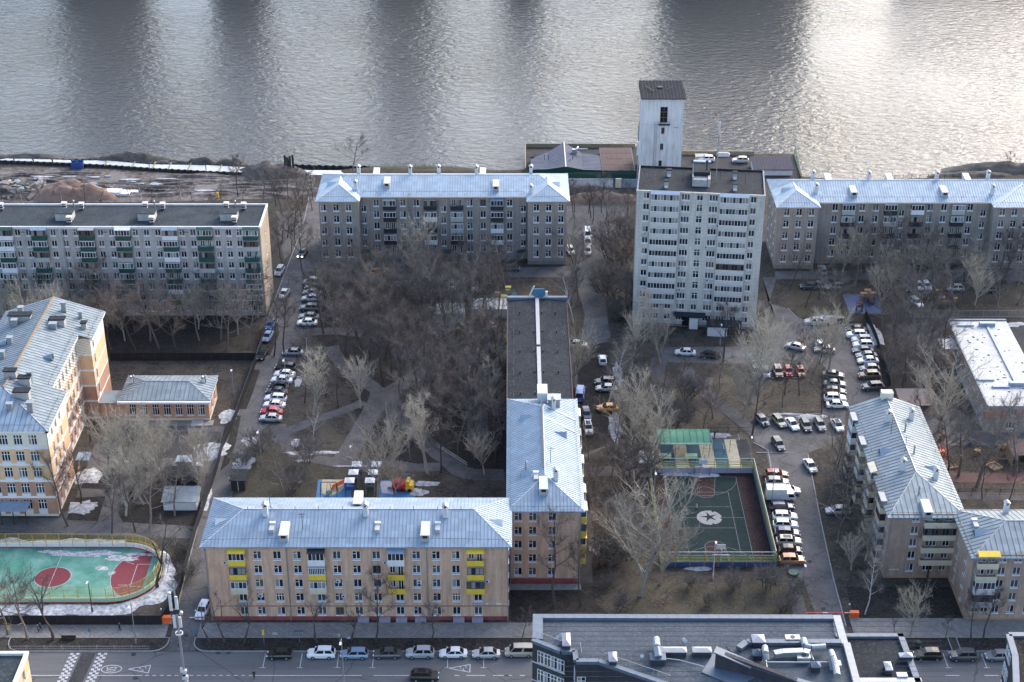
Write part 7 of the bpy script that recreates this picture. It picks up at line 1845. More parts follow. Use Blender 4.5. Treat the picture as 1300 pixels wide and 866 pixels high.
# playgrounds
def playground():
 g = empty('play_surface', tuple(at(425, 620)), 0, 'blue and tan rubber playground surface behind the street block', 'playground surface'); o0 = at(425, 620)
 def pz(pts, m_, z, nm='surface'):
  P = [at(*p) - o0 for p in pts]; mb = MB(M[m_]); mb.prism([(p.x, p.y) for p in P], 0, z); mb.build(nm, g)
 pz([(404, 609), (446, 609), (446, 640), (400, 640)], 'blue_rubber', .03); pz([(409, 609), (437, 609), (436, 620), (430, 626), (420, 629), (407, 626)], 'tan_rubber', .04)
 g2 = empty('play_surface', tuple(at(505, 620)), 0, 'blue, grey and tan rubber surface under the red toy truck', 'playground surface'); o0 = at(505, 620); g = g2
 pz([(482, 610), (525, 609), (527, 640), (480, 640)], 'blue_rubber', .03); pz([(482, 611), (500, 611), (499, 628), (485, 626)], 'lilac_board', .04); pz([(507, 609), (524, 609), (524, 622), (516, 620)], 'tan_rubber', .04)
 c = at(418, 629); o = empty('swing', (c.x, c.y, 0), 0, 'black A-frame swing with a round green nest seat', 'swing')
 for x in (-1.6, 1.6): mb = MB(M['dark_metal']); mb.beam((x, -1, 0), (x * .9, 0, 3.0), .12, .12); mb.beam((x, 1, 0), (x * .9, 0, 3.0), .12, .12); mb.build('leg', o)
 mb = MB(M['dark_metal']); mb.beam((-1.5, 0, 3), (1.5, 0, 3), .12, .12); mb.build('beam', o)
 mb = MB(M['green_p']); mb.tube((0, 0, .6), (0, 0, .75), .65, n=14); mb.build('seat', o); mb = MB(M['dark_metal']); [mb.beam((x, y, .7), (x * .4, 0, 3), .03, .03) for x in (-.5, .5) for y in (-.4, .4)]; mb.build('chains', o)
 c = at(449, 620); o = empty('climbing_frame', (c.x, c.y, 0), 0, 'playground tower with pale square roofs and an orange slide', 'climbing frame')
 for k, (x, y) in enumerate(((.4, 4.0), (0, 1.1), (-.5, -1.8), (4.2, 4.0), (3.8, 1.1), (3.4, -1.8))):
  mb = MB(M['white_p']); mb.v = [(x - .95, y - .95, 3.0), (x + .95, y - .95, 3.0), (x + .95, y + .95, 3.0), (x - .95, y + .95, 3.0), (x, y, 3.5)]
  for q in ((0,1,4),(1,2,4),(2,3,4),(3,0,4),(3,2,1,0)): mb.f.append(q); mb.mi.append(0)
  mb.build('roof', o)
  mb = MB(M['grey_metal' if k % 2 else 'blue']); [mb.box(x + sx - .06, x + sx + .06, y + sy - .06, y + sy + .06, 0, 3.0) for sx in (-.8, .8) for sy in (-.8, .8)]; mb.build('posts', o)
  mb = MB(M['green_p' if k % 2 else 'blue']); mb.box(x - .8, x + .8, y - .8, y + .8, 1.3, 1.42); mb.box(x - .8, x + .8, y - .84, y - .8, 1.42, 2.1); mb.build('platform', o)
 mb = MB(M['orange']); mb.v = [(-.9, .6, 1.4), (-.9, 1.4, 1.4), (-4.2, -.6, .25), (-4.2, .2, .25)]; mb.f = [(0, 1, 3, 2)]; mb.mi = [0]; mb.beam((-.9, .6, 1.55), (-4.2, -.6, .4), .08, .3); mb.beam((-.9, 1.4, 1.55), (-4.2, .2, .4), .08, .3); mb.build('slide', o)
 c = at(512, 621); o = empty('toy_truck', (c.x, c.y, 0), R(-8), 'red and yellow play truck with a pale blue mast on the playground', 'play truck')
 mb = MB(M['red']); mb.box(-2.0, .6, -.9, .9, .4, 1.6); mb.box(-1.4, -.3, -.9, .9, 1.6, 2.1); mb.build('body', o)
 mb = MB(M['yellow']); mb.box(.65, 2.0, -.9, .9, .3, 1.5); mb.box(.65, 1.3, -.9, .9, 1.5, 2.3); mb.build('cab', o)
 for x in (-1.4, 0, 1.4):
  for y in (-.95, .95): mb = MB(M['tyre']); mb.tube((x, y - .1, .38), (x, y + .1, .38), .38, n=12); mb.build('wheel', o)
 mb = MB(M['cyan']); mb.box(.4, .8, .2, .6, 1.6, 3.2); mb.build('mast', o)
 mb = MB(M['grey_p']); mb.box(-2.9, -2.05, -.4, .4, .2, .5); mb.build('hitch', o)
 for (px, py, w, d, lab, cols) in ((1096, 386, 8, 10, 'dark blue play corner under bare trees below the back block', ('blue_dk', 'wood', 'rust')), (640, 385, 6, 12, 'yellow and blue play corner left of the long felt roof', ('teal_rubber', 'wood', 'yellow_rail')), (1190, 386, 12, 8, 'small play corner with yellow and red frames by the long fence', ('green_ground', 'wood', 'rust'))):
  c = at(px, py); o = empty('play_corner', (c.x, c.y, 0), 0, lab, 'play corner')
  mb = MB(M[cols[0]]); mb.box(-w/2, w/2, -d/2, d/2, 0, .03); mb.build('surface', o)
  for k in range(5):
   x, y = random.uniform(-w/2.4, w/2.4), random.uniform(-d/2.4, d/2.4); mb = MB(M[cols[1 + k % 2]]); mb.box(x - .7, x - .6, y - .5, y + .5, 0, 2.0); mb.box(x + .6, x + .7, y - .5, y + .5, 0, 2.0); mb.box(x - .7, x + .7, y - .5, y + .5, 1.1, 1.25)
   mb.v_ = 0; mb.box(x - .75, x + .75, y - .55, y + .55, 2.0, 2.12); mb.build('play_frame', o)
 random.seed(9)
 for k, (px, py, lab) in enumerate(((1194, 557, 'yellow spring rocker near the ribbed roof corner'), (1195, 578, 'small orange climbing post beside the ribbed roof'), (1205, 592, 'wooden square sandbox nearest the ribbed roof'), (1262, 593, 'wooden square sandbox in the middle of the red play yard'), (1240, 577, 'orange and wood climbing frame in the red play yard'), (1275, 569, 'low orange bench at the back of the red play yard'), (1232, 563, 'tiny pale blue play house behind the red play yard'))):
  c = at(px, py); o = empty('sandbox' if 'sandbox' in lab else 'play_equipment', (c.x, c.y, 0), R(10 * k), lab, 'sandbox' if 'sandbox' in lab else 'play equipment')
  if 'sandbox' in lab:
   for q in ((-1.2, 1.2, -1.2, -1.0), (-1.2, 1.2, 1.0, 1.2), (-1.2, -1.0, -1.0, 1.0), (1.0, 1.2, -1.0, 1.0)): mb = MB(M['wood']); mb.box(*q, 0, .35); mb.build('plank', o)
   mb = MB(M['earth_red']); mb.box(-1, 1, -1, 1, 0, .15); mb.build('sand', o)
  else:
   m_ = {0: 'wood', 1: 'orange', 4: 'wood', 5: 'wood', 6: 'cyan'}[k]
   mb = MB(M[m_]); mb.box(-.9, .9, -.25, .25, .5, .7); mb.box(-.8, -.7, -.2, .2, 0, 1.3 if k != 1 else 2.4); mb.box(.7, .8, -.2, .2, 0, 1.3); mb.box(-.5, .5, -.5, .5, 1.0, 1.1); mb.build('frame', o)
   mb = MB(M['wood']); mb.box(-.15, .15, -.15, .15, 0, 1.0); mb.build('post', o)
 c = at(1298, 584); o = empty('veranda', (c.x, c.y, 0), 0, 'brown roofed play pavilion at the right edge of the red yard', 'pavilion'); mb = MB(M['rust']); mb.face([(-3, -2.5, 2.6), (5, -2.5, 2.6), (5, 2.5, 3.3), (-3, 2.5, 3.3)]); mb.build('roof', o); mb = MB(M['wood']); mb.box(-2.8, 4.8, 2.2, 2.4, 0, 3.1); mb.box(-2.8, -2.6, -2.3, 2.2, 0, 2.7); mb.build('wall', o)
 c = at(1163, 521); o = empty('veranda', (c.x, c.y, 0), 0, 'brown flat roofed pavilion just behind the ribbed L block', 'pavilion'); mb = MB(surf('brown_roof', (.20, .155, .15), .8, .1, .5)); mb.face([(-4, -2.6, 2.7), (4.6, -2.6, 2.7), (3.6, 3.4, 3.3), (-4, 3.4, 3.3)]); mb.face([(-4, -2.6, 2.55), (4.6, -2.6, 2.55), (4.6, -2.6, 2.7), (-4, -2.6, 2.7)]); mb.build('roof', o); mb = MB(M['wood']); mb.box(-3.8, 4.0, 2.2, 2.4, 0, 3.0); mb.build('wall', o)
 for px, py, w, lab in ((625, 397, 9, 'striped white and grey garage roof left of the felt roof block'), (572, 403, 6.5, 'striped grey garage roof in the grove left of the brighter one')):
  c = at(px, py); o = empty('garage', (c.x, c.y, 0), 0, lab, 'garage'); mb = MB(M['grey_p']); mb.box(-w/2, w/2, -2.6, 2.6, 0, 2.2); mb.build('wall', o)
  n = int(w / .55)
  for k in range(n): mb = MB(M['grey_p'] if k % 2 else M['zinc_dark']); mb.box(-w/2 + k * w / n, -w/2 + (k + 1) * w / n - .01, -2.8, 2.8, 2.2, 2.3 + .05 * (k % 2)); mb.build('roof_strip', o)
playground()
# fences
def run_fence(name, px, label, mat='fence_black', h=2.2, panel=2.5, gap=0.0, posts=True, solid=True, cat='fence'):
 P = [at(*p) for p in px]; o0 = P[0].copy(); f = empty(name, (o0.x, o0.y, 0), 0, label, cat); cache = {}
 for a, c in zip(P, P[1:]):
  n = max(1, round((c - a).length / panel)); d = (c - a) / n; u = d.normalized(); ang = math.atan2(u.y, u.x); L_ = d.length
  key = round(L_, 3)
  if key not in cache:
   mb = MB(M[mat])
   if solid: mb.box(.04, L_ - .04, -.03, .03, .05, h)
   else:
    mb.box(0, L_, -.02, .02, h - .1, h - .04); mb.box(0, L_, -.02, .02, .25, .3); k = 0
    while k * .3 < L_: mb.box(k * .3 - .012, k * .3 + .012, -.012, .012, .1, h); k += 1
   pm = MB(M['dark_metal' if mat == 'fence_black' else 'grey_metal']); pm.box(-.05, .05, -.05, .05, 0, h + .08); cache[key] = (mb.mesh('fence_panel'), pm.mesh('fence_post'))
  for k in range(n):
   p = a + d * k - o0; place('fence_panel', cache[key][0], f, (p.x, p.y, 0), ang); place('fence_post', cache[key][1], f, (p.x, p.y, 0), ang)
 return f
run_fence('street_fence', [(-20, 793.5), (205, 793.5)], 'black sheet fence between the hockey court snow and the pavement', h=2.0)
run_fence('street_fence', [(205, 793), (222, 770), (232, 738), (250, 672), (262, 638), (276, 596), (282, 572)], 'black sheet fence climbing beside the side road left of the street block', h=2.0)
run_fence('street_fence', [(282, 572), (300, 530), (316, 486), (331, 446), (338, 415)], 'black sheet fence along the side road beside the annex lawn', h=1.8)
run_fence('garden_fence', [(140, 458), (326, 458)], 'long black fence between the annex lawn and the dark trees', h=2.0)
run_fence('railing', [(12, 825.5), (190, 825.5)], 'thin grey railing on the verge beside the street, left', 'grey_metal', .9, 3, solid=False)
run_fence('kindergarten_fence', [(1150, 403.5), (1200, 403.5), (1280, 403.5), (1340, 403.5)], 'thin see-through fence behind the white roofed kindergarten', 'grey_metal', 1.9, 2.8, solid=False)
run_fence('kindergarten_fence', [(1198, 628), (1340, 630)], 'low fence line behind the right street wing', 'fence_black', 1.5, 2.8, solid=False)
run_fence('yard_fence', [(1098, 400), (1112, 432), (1130, 490)], 'dark fence behind the right hand row of parked cars', 'fence_black', 1.8, 2.6, solid=True)
run_fence('court_back_fence', [(898, 549), (950, 549)], 'thin dark fence behind the workout ground', 'fence_black', 1.2, 2.2, solid=False)
run_fence('islet_railing', [(470, 216), (490, 212), (540, 211), (572, 214), (588, 218)], 'thin grey railing round the grassy river islet', 'grey_metal', 1.1, 2.5, solid=False)
run_fence('bank_fence', [(1125, 229), (1220, 226)], 'row of dark posts on the river bank behind the zinc roof', 'fence_black', 1.4, 2.4, solid=False)
run_fence('path_railing', [(556, 568), (593, 592)], 'pale handrail beside the diagonal path in the grove', 'white_trim', .9, 3, solid=False)
# barriers
for px, py, ln, lab in ((1084, 784, -7.5, 'orange barrier box with a red boom at the right driveway'), (212, 790, 6.5, 'orange barrier box with a red boom at the side road')):
 c = at(px, py); o = empty('barrier_gate', (c.x, c.y, 0), 0, lab, 'barrier')
 mb = MB(M['orange']); mb.box(-.75, .75, -.4, .4, .15, 1.25); mb.build('cabinet', o); mb = MB(M['grey_p']); mb.box(-.8, .8, -.45, .45, 0, .15); mb.build('base', o)
 n = 8
 for k in range(n): mb = MB(M['red'] if k % 4 else M['white_trim']); mb.box(min(k * ln / n, (k + 1) * ln / n), max(k * ln / n, (k + 1) * ln / n), -.06, .06, .95, 1.07); mb.build('boom_section', o, (.7 if ln > 0 else -.7, 0, 0))
 mb = MB(M['dark_metal']); mb.box(-.9, -.85, .5, .55, 0, 2.4); mb.m(M['white_trim']); mb.box(-1.0, -.75, .4, .6, 2.3, 2.5); mb.build('camera_post', o)
# street lamps, masts, signs
def lamp(px, py, h, label, head=1, mat='grey_metal', arm=1.2, rz=0.0):
 c = at(px, py); o = empty('street_lamp', (c.x, c.y, 0), rz, label, 'street lamp')
 mb = MB(M[mat]); mb.tube((0, 0, 0), (0, 0, h), .11, .06, n=7); mb.tube((0, 0, 0), (0, 0, 1.1), .16, .16, n=7); mb.build('pole', o)
 mb = MB(M[mat]); mb.beam((0, 0, h), (0, -arm, h + .25), .06, .06); mb.build('arm', o)
 mb = MB(M['white_trim']); mb.box(-.16, .16, -arm - .7, -arm, h + .2, h + .34); mb.build('lamp_head', o)
 return o
lamp(173, 818, 8.5, 'grey street lamp on the verge left of the side road junction'); lamp(437, 871, 9.5, 'pale street lamp at the near edge of the street in front of the blue car')
lamp(117.5, 778, 6.5, 'dark lamp post standing in the snow in front of the green court', mat='dark_metal', arm=.3)
lamp(297, 502, 6, 'grey lamp post on the lawn right of the annex', arm=.1); lamp(364, 497, 8, 'grey lamp post among the left row of parked cars'); lamp(332, 590, 8, 'thin lamp post at the bend of the side road')
lamp(1033, 442, 7, 'grey lamp post in the middle of the car park', arm=.2); lamp(914, 438, 5, 'short lamp with white globe before the tower block', arm=.1); lamp(979, 645, 9, 'grey lamp post between the ball court and the parked van', arm=1.5)
lamp(905, 735, 8, 'white floodlight post at the near fence of the ball court', arm=.4, mat='white_trim'); lamp(829, 655, 10, 'tall grey floodlight post left of the ball court'); lamp(1018, 753, 6, 'leaning lamp with white head by the footpath below the car row', arm=.3); lamp(952, 583, 5, 'low lamp with a white globe right of the workout ground', arm=.1); lamp(447, 600, 6, 'thin lamp post at the path fork in the park', arm=.2)
c = at(237, 884); o = empty('antenna_pole', (c.x, c.y, 0), 0, 'tall pole carrying long white antenna panels beside the street junction', 'antenna pole'); Hp = 21.5
mb = MB(M['grey_metal']); mb.tube((0, 0, 0), (0, 0, Hp), .26, .12, n=8); mb.build('pole', o)
for x, z0, z1, y in ((-.75, 17.2, 20.0, -.3), (.15, 17.4, 19.8, -.2), (-.45, 13.9, 16.3, -.3), (.4, 13.9, 15.9, -.2)): mb = MB(M['white_trim']); mb.box(x - .22, x + .22, y - .12, y + .12, z0, z1); mb.m(M['grey_metal']); mb.box(x - .05, x + .05, y + .12, 0, z0 + .4, z0 + .5); mb.box(x - .05, x + .05, y + .12, 0, z1 - .5, z1 - .4); mb.build('antenna_panel', o)
mb = MB(M['white_trim']);
for i in range(14): a, c_ = 6.283 * i / 14, 6.283 * (i + 1) / 14; mb.beam((.55 * math.cos(a), .55 * math.sin(a), 12.6), (.55 * math.cos(c_), .55 * math.sin(c_), 12.6), .12, .25)
mb.m(M['dark_metal']); mb.box(-.5, .5, -.04, .04, 12.58, 12.66); mb.build('ring_mount', o)
for z, x in ((20.3, -.8), (16.6, .7), (5.6, -.25), (4.7, .1), (3.2, .3)): mb = MB(M['white_trim']); mb.tube((x, -.3, z), (x, .1, z + .05), .3, .26, n=10); mb.m(M['dark_metal']); mb.tube((x, .1, z), (0, 0, z), .05, n=5); mb.build('dish', o)
mb = MB(M['white_trim']); mb.box(-.5, .5, -.35, .25, 5.0, 5.4); mb.box(-.3, .6, -.35, .25, 3.6, 4.2); mb.m(M['dark_metal']); mb.box(-.2, .3, -.4, -.35, 4.3, 4.7); mb.build('junction_box', o)
mb = MB(M['dark_metal']); mb.box(-.55, .5, -.25, .2, 16.5, 17.2); mb.build('bracket', o)
def sign(px, py, h, label, col, w=.5, hh=.8, rz=0):
 c = at(px, py); o = empty('road_sign', (c.x, c.y, 0), rz, label, 'road sign'); mb = MB(M['grey_metal']); mb.tube((0, 0, 0), (0, 0, h), .04, n=6); mb.build('pole', o); mb = MB(M[col]); mb.box(-w/2, w/2, -.06, -.03, h - hh, h); mb.build('sign_plate', o)
sign(335.5, 819, 3.2, 'narrow yellow sign on a post in the verge', 'yellow', .35, 1.1); sign(380.5, 816, 2.6, 'wide dark blue plate sign on the verge before the brick block', 'blue_dk', 1.6, .25); sign(115, 812, 2.4, 'pair of pale blue signs on a post at the left verge', 'cyan', .4, .7); sign(13, 812, 3.0, 'yellow framed sign at the left end of the verge', 'yellow_rail', .5, 1.0); sign(431, 818, 2.2, 'small grey sign on the verge right of the white car', 'grey_p', .4, .5); sign(247, 812, 2.0, 'blue plate sign at the side road corner', 'cyan', 1.1, .35)
c = at(1164.5, 822); mb = MB(M['green_p']); mb.tube((0, 0, 0), (0, 0, 1.2), .45, n=12); mb.m(M['dark_metal']); mb.tube((0, 0, 1.2), (0, 0, 1.35), .5, .2, n=12)
tag(mb.build('waste_bin', None, (c.x, c.y, 0)), 'green round bin on the verge above the dark pickup', 'bin')
c = at(88, 811); o = empty('bench', (c.x, c.y, 0), 0, 'dark bench on the left verge beside the pavement', 'bench')
mb = MB(M['dark_metal']); mb.box(-1.2, 1.2, -.25, .25, .42, .5); mb.build('seat', o); mb = MB(M['dark_metal']); mb.box(-1.2, 1.2, -.3, -.25, .5, .95); mb.build('backrest', o)
for x in (-1.0, 1.0): mb = MB(M['dark_metal']); mb.box(x - .05, x + .05, -.22, .22, 0, .42); mb.build('leg', o)
c = at(1007, 729); mb = MB(M['green_p']); mb.tube((0, 0, .3), (0, 0, .5), 1.0, .9, n=14); mb.tube((0, 0, 0), (0, 0, .3), .8, n=12)
tag(mb.build('round_planter', None, (c.x, c.y, 0)), 'round dark green planter below the orange car', 'planter')
c = at(303, 622); o = empty('garage_entry', (c.x, c.y, 0), 0, 'small dark gatehouse with flat roof behind the left end of the street block', 'gatehouse')
mb = MB(M['black_p']); mb.box(-1.3, 1.3, -.3, 3.2, 0, 2.3); mb.build('wall', o); mb = MB(M['bitumen_dark']); mb.box(-1.6, 1.6, -.6, 3.6, 2.3, 2.45); mb.build('roof', o); mb = MB(M['white_trim']); mb.box(-.06, .06, -.36, -.31, 0, 2.2); mb.build('door_post', o)
for px, py in ((209, 768), (264, 808)): pass
mb = MB(M['asphalt_dark'])
for px, py in ((169.5, 831), (235, 807), (172, 861), (228.5, 820), (1045, 773), (1028, 713), (277, 828.5), (290, 828.5)):
 c = at(px, py); mb.prism([(c.x + .45 * math.cos(6.283 * i / 14), c.y + .45 * math.sin(6.283 * i / 14)) for i in range(14)], .012, .022)
tag(mb.build('manhole_covers'), kind='structure')
PAINTS = {'white': (.74, .75, .77), 'silver': (.42, .44, .46), 'grey': (.19, .20, .215), 'dark grey': (.07, .075, .085), 'black': (.012, .013, .016), 'dark blue': (.022, .034, .085), 'blue': (.06, .16, .40), 'pale blue': (.22, .31, .44),
   'red': (.45, .025, .03), 'orange': (.80, .32, .04), 'brown red': (.26, .07, .05), 'orange brown': (.42, .17, .08), 'beige': (.42, .39, .33), 'olive': (.20, .21, .17), 'brown': (.14, .095, .07)}
PM = {k: paint('car_paint_' + k.replace(' ', '_'), v, .32, .6, .15 if k not in ('white', 'red', 'orange') else 0) for k, v in PAINTS.items()}
KIND = {  # length, half width, lower profile stations (x, ztop, halfwidth), cabin xf0, xf1, xr1, xr0, roof z
 'sedan': dict(L=4.6, W=.90, st=[(-2.3, .58, .70), (-2.22, .86, .82), (-1.35, .98, .90), (.0, .95, .90), (1.15, .93, .90), (2.0, .80, .84), (2.3, .55, .68)], cab=(1.2, .38, -1.05, -1.75), rz=1.46),
 'hatch': dict(L=4.1, W=.88, st=[(-2.05, .60, .74), (-2.0, .92, .82), (-1.2, 1.0, .88), (.0, .97, .88), (.95, .95, .88), (1.75, .84, .82), (2.05, .55, .68)], cab=(1.1, .42, -1.35, -1.92), rz=1.52),
 'wagon': dict(L=4.65, W=.90, st=[(-2.32, .62, .76), (-2.26, .92, .84), (-1.2, 1.0, .90), (.0, .97, .90), (1.15, .95, .90), (2.0, .82, .84), (2.32, .56, .68)], cab=(1.2, .45, -1.75, -2.18), rz=1.52),
 'suv': dict(L=4.65, W=.93, st=[(-2.32, .75, .80), (-2.26, 1.08, .88), (-1.2, 1.15, .93), (.0, 1.12, .93), (1.15, 1.10, .93), (2.05, .98, .88), (2.32, .68, .74)], cab=(1.15, .50, -1.65, -2.15), rz=1.72),
 'van': dict(L=4.9, W=.95, st=[(-2.45, .8, .86), (-2.42, 1.15, .92), (-1.2, 1.2, .95), (.0, 1.18, .95), (1.3, 1.15, .95), (2.15, 1.0, .88), (2.45, .7, .76)], cab=(1.75, 1.0, -2.2, -2.40), rz=1.95),
}
CM = {}
def car_parts(kind, color):
 key = (kind, color)
 if key in CM: return CM[key]
 K = KIND[kind]; pm = PM[color]; out = []
 mb = MB(pm); rings = []
 for x, zt, hw in K['st']:
  zb = .30 if abs(x) > 2.1 * K['L'] / 4.6 else .22
  rings.append([(x, -hw * .92, zb), (x, -hw, zb + .16), (x, -hw, zt * .74), (x, -hw * .88, zt), (x, hw * .88, zt), (x, hw, zt * .74), (x, hw, zb + .16), (x, hw * .92, zb)])
 for a, c in zip(rings, rings[1:]):
  for i in range(8):
   j = (i + 1) % 8; mb.face([a[i], a[j], c[j], c[i]])
 mb.face(rings[0]); mb.face(rings[-1][::-1])
 f0, f1, r1, r0 = K['cab']; rz = K['rz']; hw = K['W']; zb_ = K['st'][3][1] - .03
 def zat(x):
  S = K['st']
  for (xa, za, _), (xb, zb2, _) in zip(S, S[1:]):
   if xa <= x <= xb: return za + (zb2 - za) * (x - xa) / (xb - xa)
  return S[0][1]
 lo = hw * .87; hi = hw * .70
 base = [(r0, -lo * .94, zat(r0) - .04), (f0, -lo * .94, zat(f0) - .04), (f0, lo * .94, zat(f0) - .04), (r0, lo * .94, zat(r0) - .04)]
 top = [(r1, -hi, rz), (f1, -hi, rz), (f1, hi, rz), (r1, hi, rz)]
 mid = (f1 + r1) / 2
 mb.face([top[0], (mid, -hi, rz + .05), (mid, hi, rz + .05), top[3]]); mb.face([(mid, -hi, rz + .05), top[1], top[2], (mid, hi, rz + .05)])
 for i, j in ((0, 1), (1, 2), (2, 3), (3, 0)): mb.face([base[i], base[j], top[j], top[i]])
 mb.m(M['dark_metal']); mb.box(-K['L'] * .36, K['L'] * .36, -hw * .8, hw * .8, .17, .25)
 out.append(('body', mb.mesh('body', True), (0, 0, 0), None))
 for p in out[0][1].polygons: p.use_smooth = False
 def quad_in(a, b_, c, d, m_=.06, off=.012):
  P = [Vector(q) for q in (a, b_, c, d)]; cen = sum(P, Vector()) / 4; n = (P[1] - P[0]).cross(P[3] - P[0]).normalized()
  if n.dot(cen - Vector((mid, 0, .8))) < 0: n = -n
  return [tuple(p + (cen - p) * m_ * 1.6 + n * off) for p in P]
 mb = MB(M['car_glass']); mb.face(quad_in(base[1], base[2], top[2], top[1])); out.append(('windscreen', mb.mesh('windscreen'), (0, 0, 0), None))
 mb = MB(M['car_glass']); mb.face(quad_in(base[3], base[0], top[0], top[3])); out.append(('rear_window', mb.mesh('rear_window'), (0, 0, 0), None))
 for s in (-1, 1):
  bf, br = (f0 - .12, s * lo * .94, zat(f0) - .0), (r0 + .12, s * lo * .94, zat(r0) - .0); tf, tr = (f1 - .02, s * hi, rz - .02), (r1 + .02, s * hi, rz - .02)
  lerp = lambda a, c, t_: tuple(a[i] + (c[i] - a[i]) * t_ for i in range(3))
  for t0, t1 in ((.0, .47), (.51, 1.0)):
   mb = MB(M['car_glass']); mb.face(quad_in(lerp(br, bf, t0), lerp(br, bf, t1), lerp(tr, tf, t1), lerp(tr, tf, t0), .07)); out.append(('side_window', mb.mesh('side_window'), (0, 0, 0), None))
  xl = K['L'] / 2; hz = K['st'][-1][1]
  mb = MB(M['lamp_w']); y = s * K['st'][-1][2] * .78
  a, c = K['st'][-1], K['st'][-2]
  mb.box(a[0] - .16, a[0] - .02 + .04, min(y - .16, y + .16), max(y - .16, y + .16), hz - .02, hz + .12); out.append(('headlight', mb.mesh('headlight'), (0, 0, 0), None))
  mb = MB(M['lamp_r']); y = s * K['st'][0][2] * .86; hz = K['st'][0][1]; x0 = K['st'][0][0]
  mb.box(x0 - .03, x0 + .08, min(y - .12, y + .12), max(y - .12, y + .12), hz - .02, hz + .18); out.append(('taillight', mb.mesh('taillight'), (0, 0, 0), None))
  mb = MB(pm); mb.box(f0 - .25, f0 - .05, min(s * hw, s * (hw + .17)), max(s * hw, s * (hw + .17)), zat(f0), zat(f0) + .13); out.append(('mirror', mb.mesh('mirror'), (0, 0, 0), None))
 if 'wheel' not in CM:
  mb = MB(M['tyre']); mb.tube((0, -.11, 0), (0, .11, 0), .33, n=14); w = mb.mesh('wheel'); mb = MB(M['rim']); mb.tube((0, -.125, 0), (0, .125, 0), .20, n=8); CM['wheel'] = (w, mb.mesh('rim'))
 wb = K['L'] * .29
 for x in (-wb, wb):
  for y in (-hw + .06, hw - .06): out.append(('wheel', CM['wheel'][0], (x, y, .33), CM['wheel'][1]))
 mb = MB(M['white_trim']); mb.box(-K['L']/2 - .02, -K['L']/2 + .02, -.26, .26, .46, .58); out.append(('number_plate', mb.mesh('number_plate'), (0, 0, 0), None))
 CM[key] = out; return out
def car(px, py, deg, kind, color, label, group=None, roof=None):
 c = at(px, py, .55); o = empty('parked_car' if 'driv' not in label else 'driving_car', (c.x, c.y, .024), R(deg), label, 'van' if kind == 'van' else 'car', group)
 if color == 'taxi': color = 'orange'
 for nm, me, loc, sub in car_parts(kind, color):
  p = place(nm, me, o, loc)
  if sub: place('rim', sub, p)
 if roof == 'rack':
  mb = MB(M['grey_metal']); [mb.beam((-1.2, y, 1.78), (.3, y, 1.78), .05, .05) for y in (-.55, .55)]; mb.build('roof_rails', o)
 if roof == 'pan':
  mb = MB(M['car_glass']); z = KIND[kind]['rz'] + .055; mb.face([(-1.1, -.45, z), (.3, -.45, z), (.3, .45, z), (-1.1, .45, z)]); mb.build('sunroof', o)
 if roof == 'light':
  mb = MB(M['white_trim']); z = KIND[kind]['rz']; mb.box(-.5, -.3, -.3, .3, z + .04, z + .2); mb.build('taxi_sign', o)
 return o
ORD = ['first', 'second', 'third', 'fourth', 'fifth', 'sixth', 'seventh', 'eighth', 'ninth', 'tenth', 'eleventh']
def row(cars, where, group, start='from the top'):
 for i, a in enumerate(cars):
  px, py, deg, kind, col = a[:5];
  car(px, py, deg, kind, col, f'{col} {"estate car" if kind == "wagon" else "hatchback" if kind == "hatch" else "SUV" if kind == "suv" else kind}, {ORD[i]} {start} in the row {where}', group, a[5] if len(a) > 5 else None)
row([(355, 831, 180, 'hatch', 'black'), (408, 830, 180, 'suv', 'white'), (450, 830.5, 180, 'wagon', 'pale blue'), (491.5, 830, 180, 'sedan', 'dark grey'), (533.5, 829.5, 180, 'suv', 'silver'), (575.5, 829.5, 180, 'sedan', 'white'), (617.5, 830, 180, 'sedan', 'silver'), (660, 828, 180, 'van', 'beige')], 'along the street kerb', 'cars parked along the street kerb', 'from the left')
car(539, 858.5, 0, 'suv', 'black', 'black SUV driving right along the street', roof='pan')
row([(1178, 832, 180, 'suv', 'black'), (1223, 833, 180, 'suv', 'dark grey', 'rack'), (1267, 833, 180, 'hatch', 'grey')], 'right of the dark roofs', 'cars parked along the right end of the street', 'from the left')
car(258, 775, -98, 'suv', 'white', 'white car in the side road at the left end of the brick block')
row([(363, 467, 172, 'suv', 'black', None), (361.5, 475, 172, 'sedan', 'white'), (357.5, 482.5, 172, 'sedan', 'white'), (354, 490, 172, 'hatch', 'black'), (351.5, 497, 172, 'sedan', 'dark grey'), (350, 505.5, 174, 'wagon', 'white'), (348.5, 514, 174, 'sedan', 'white'), (345, 522.5, 174, 'sedan', 'red'), (344, 531, 176, 'sedan', 'silver')], 'beside the park entrance path', 'cars in the lower row beside the park')
row([(398, 359, 172, 'van', 'grey'), (398, 365, 174, 'hatch', 'black'), (397, 371.5, 174, 'sedan', 'grey'), (395.5, 379, 176, 'wagon', 'silver'), (393.5, 391.5, 176, 'suv', 'dark grey'), (392.5, 402, 176, 'sedan', 'grey'), (390, 409.5, 178, 'sedan', 'white')], 'by the upper grove', 'cars in the upper row of the left side road')
car(372, 447.5, 178, 'sedan', 'grey', 'grey sedan alone between the two left car rows'); car(355, 344, -98, 'wagon', 'silver', 'silver car by the beige gable of the panel block'); car(361, 373, -98, 'sedan', 'silver', 'pale silver car in the lane below the one at the gable')
c_ = car(384, 321.5, -100, 'sedan', 'dark grey', 'dark car driving down the lane with its headlights on')
M['lamp_on'] = bpy.data.materials.new('lit_headlamp'); M['lamp_on'].use_nodes = True; bs = M['lamp_on'].node_tree.nodes['Principled BSDF']; bs.inputs['Emission Color'].default_value = (1, .97, .9, 1); bs.inputs['Emission Strength'].default_value = 6
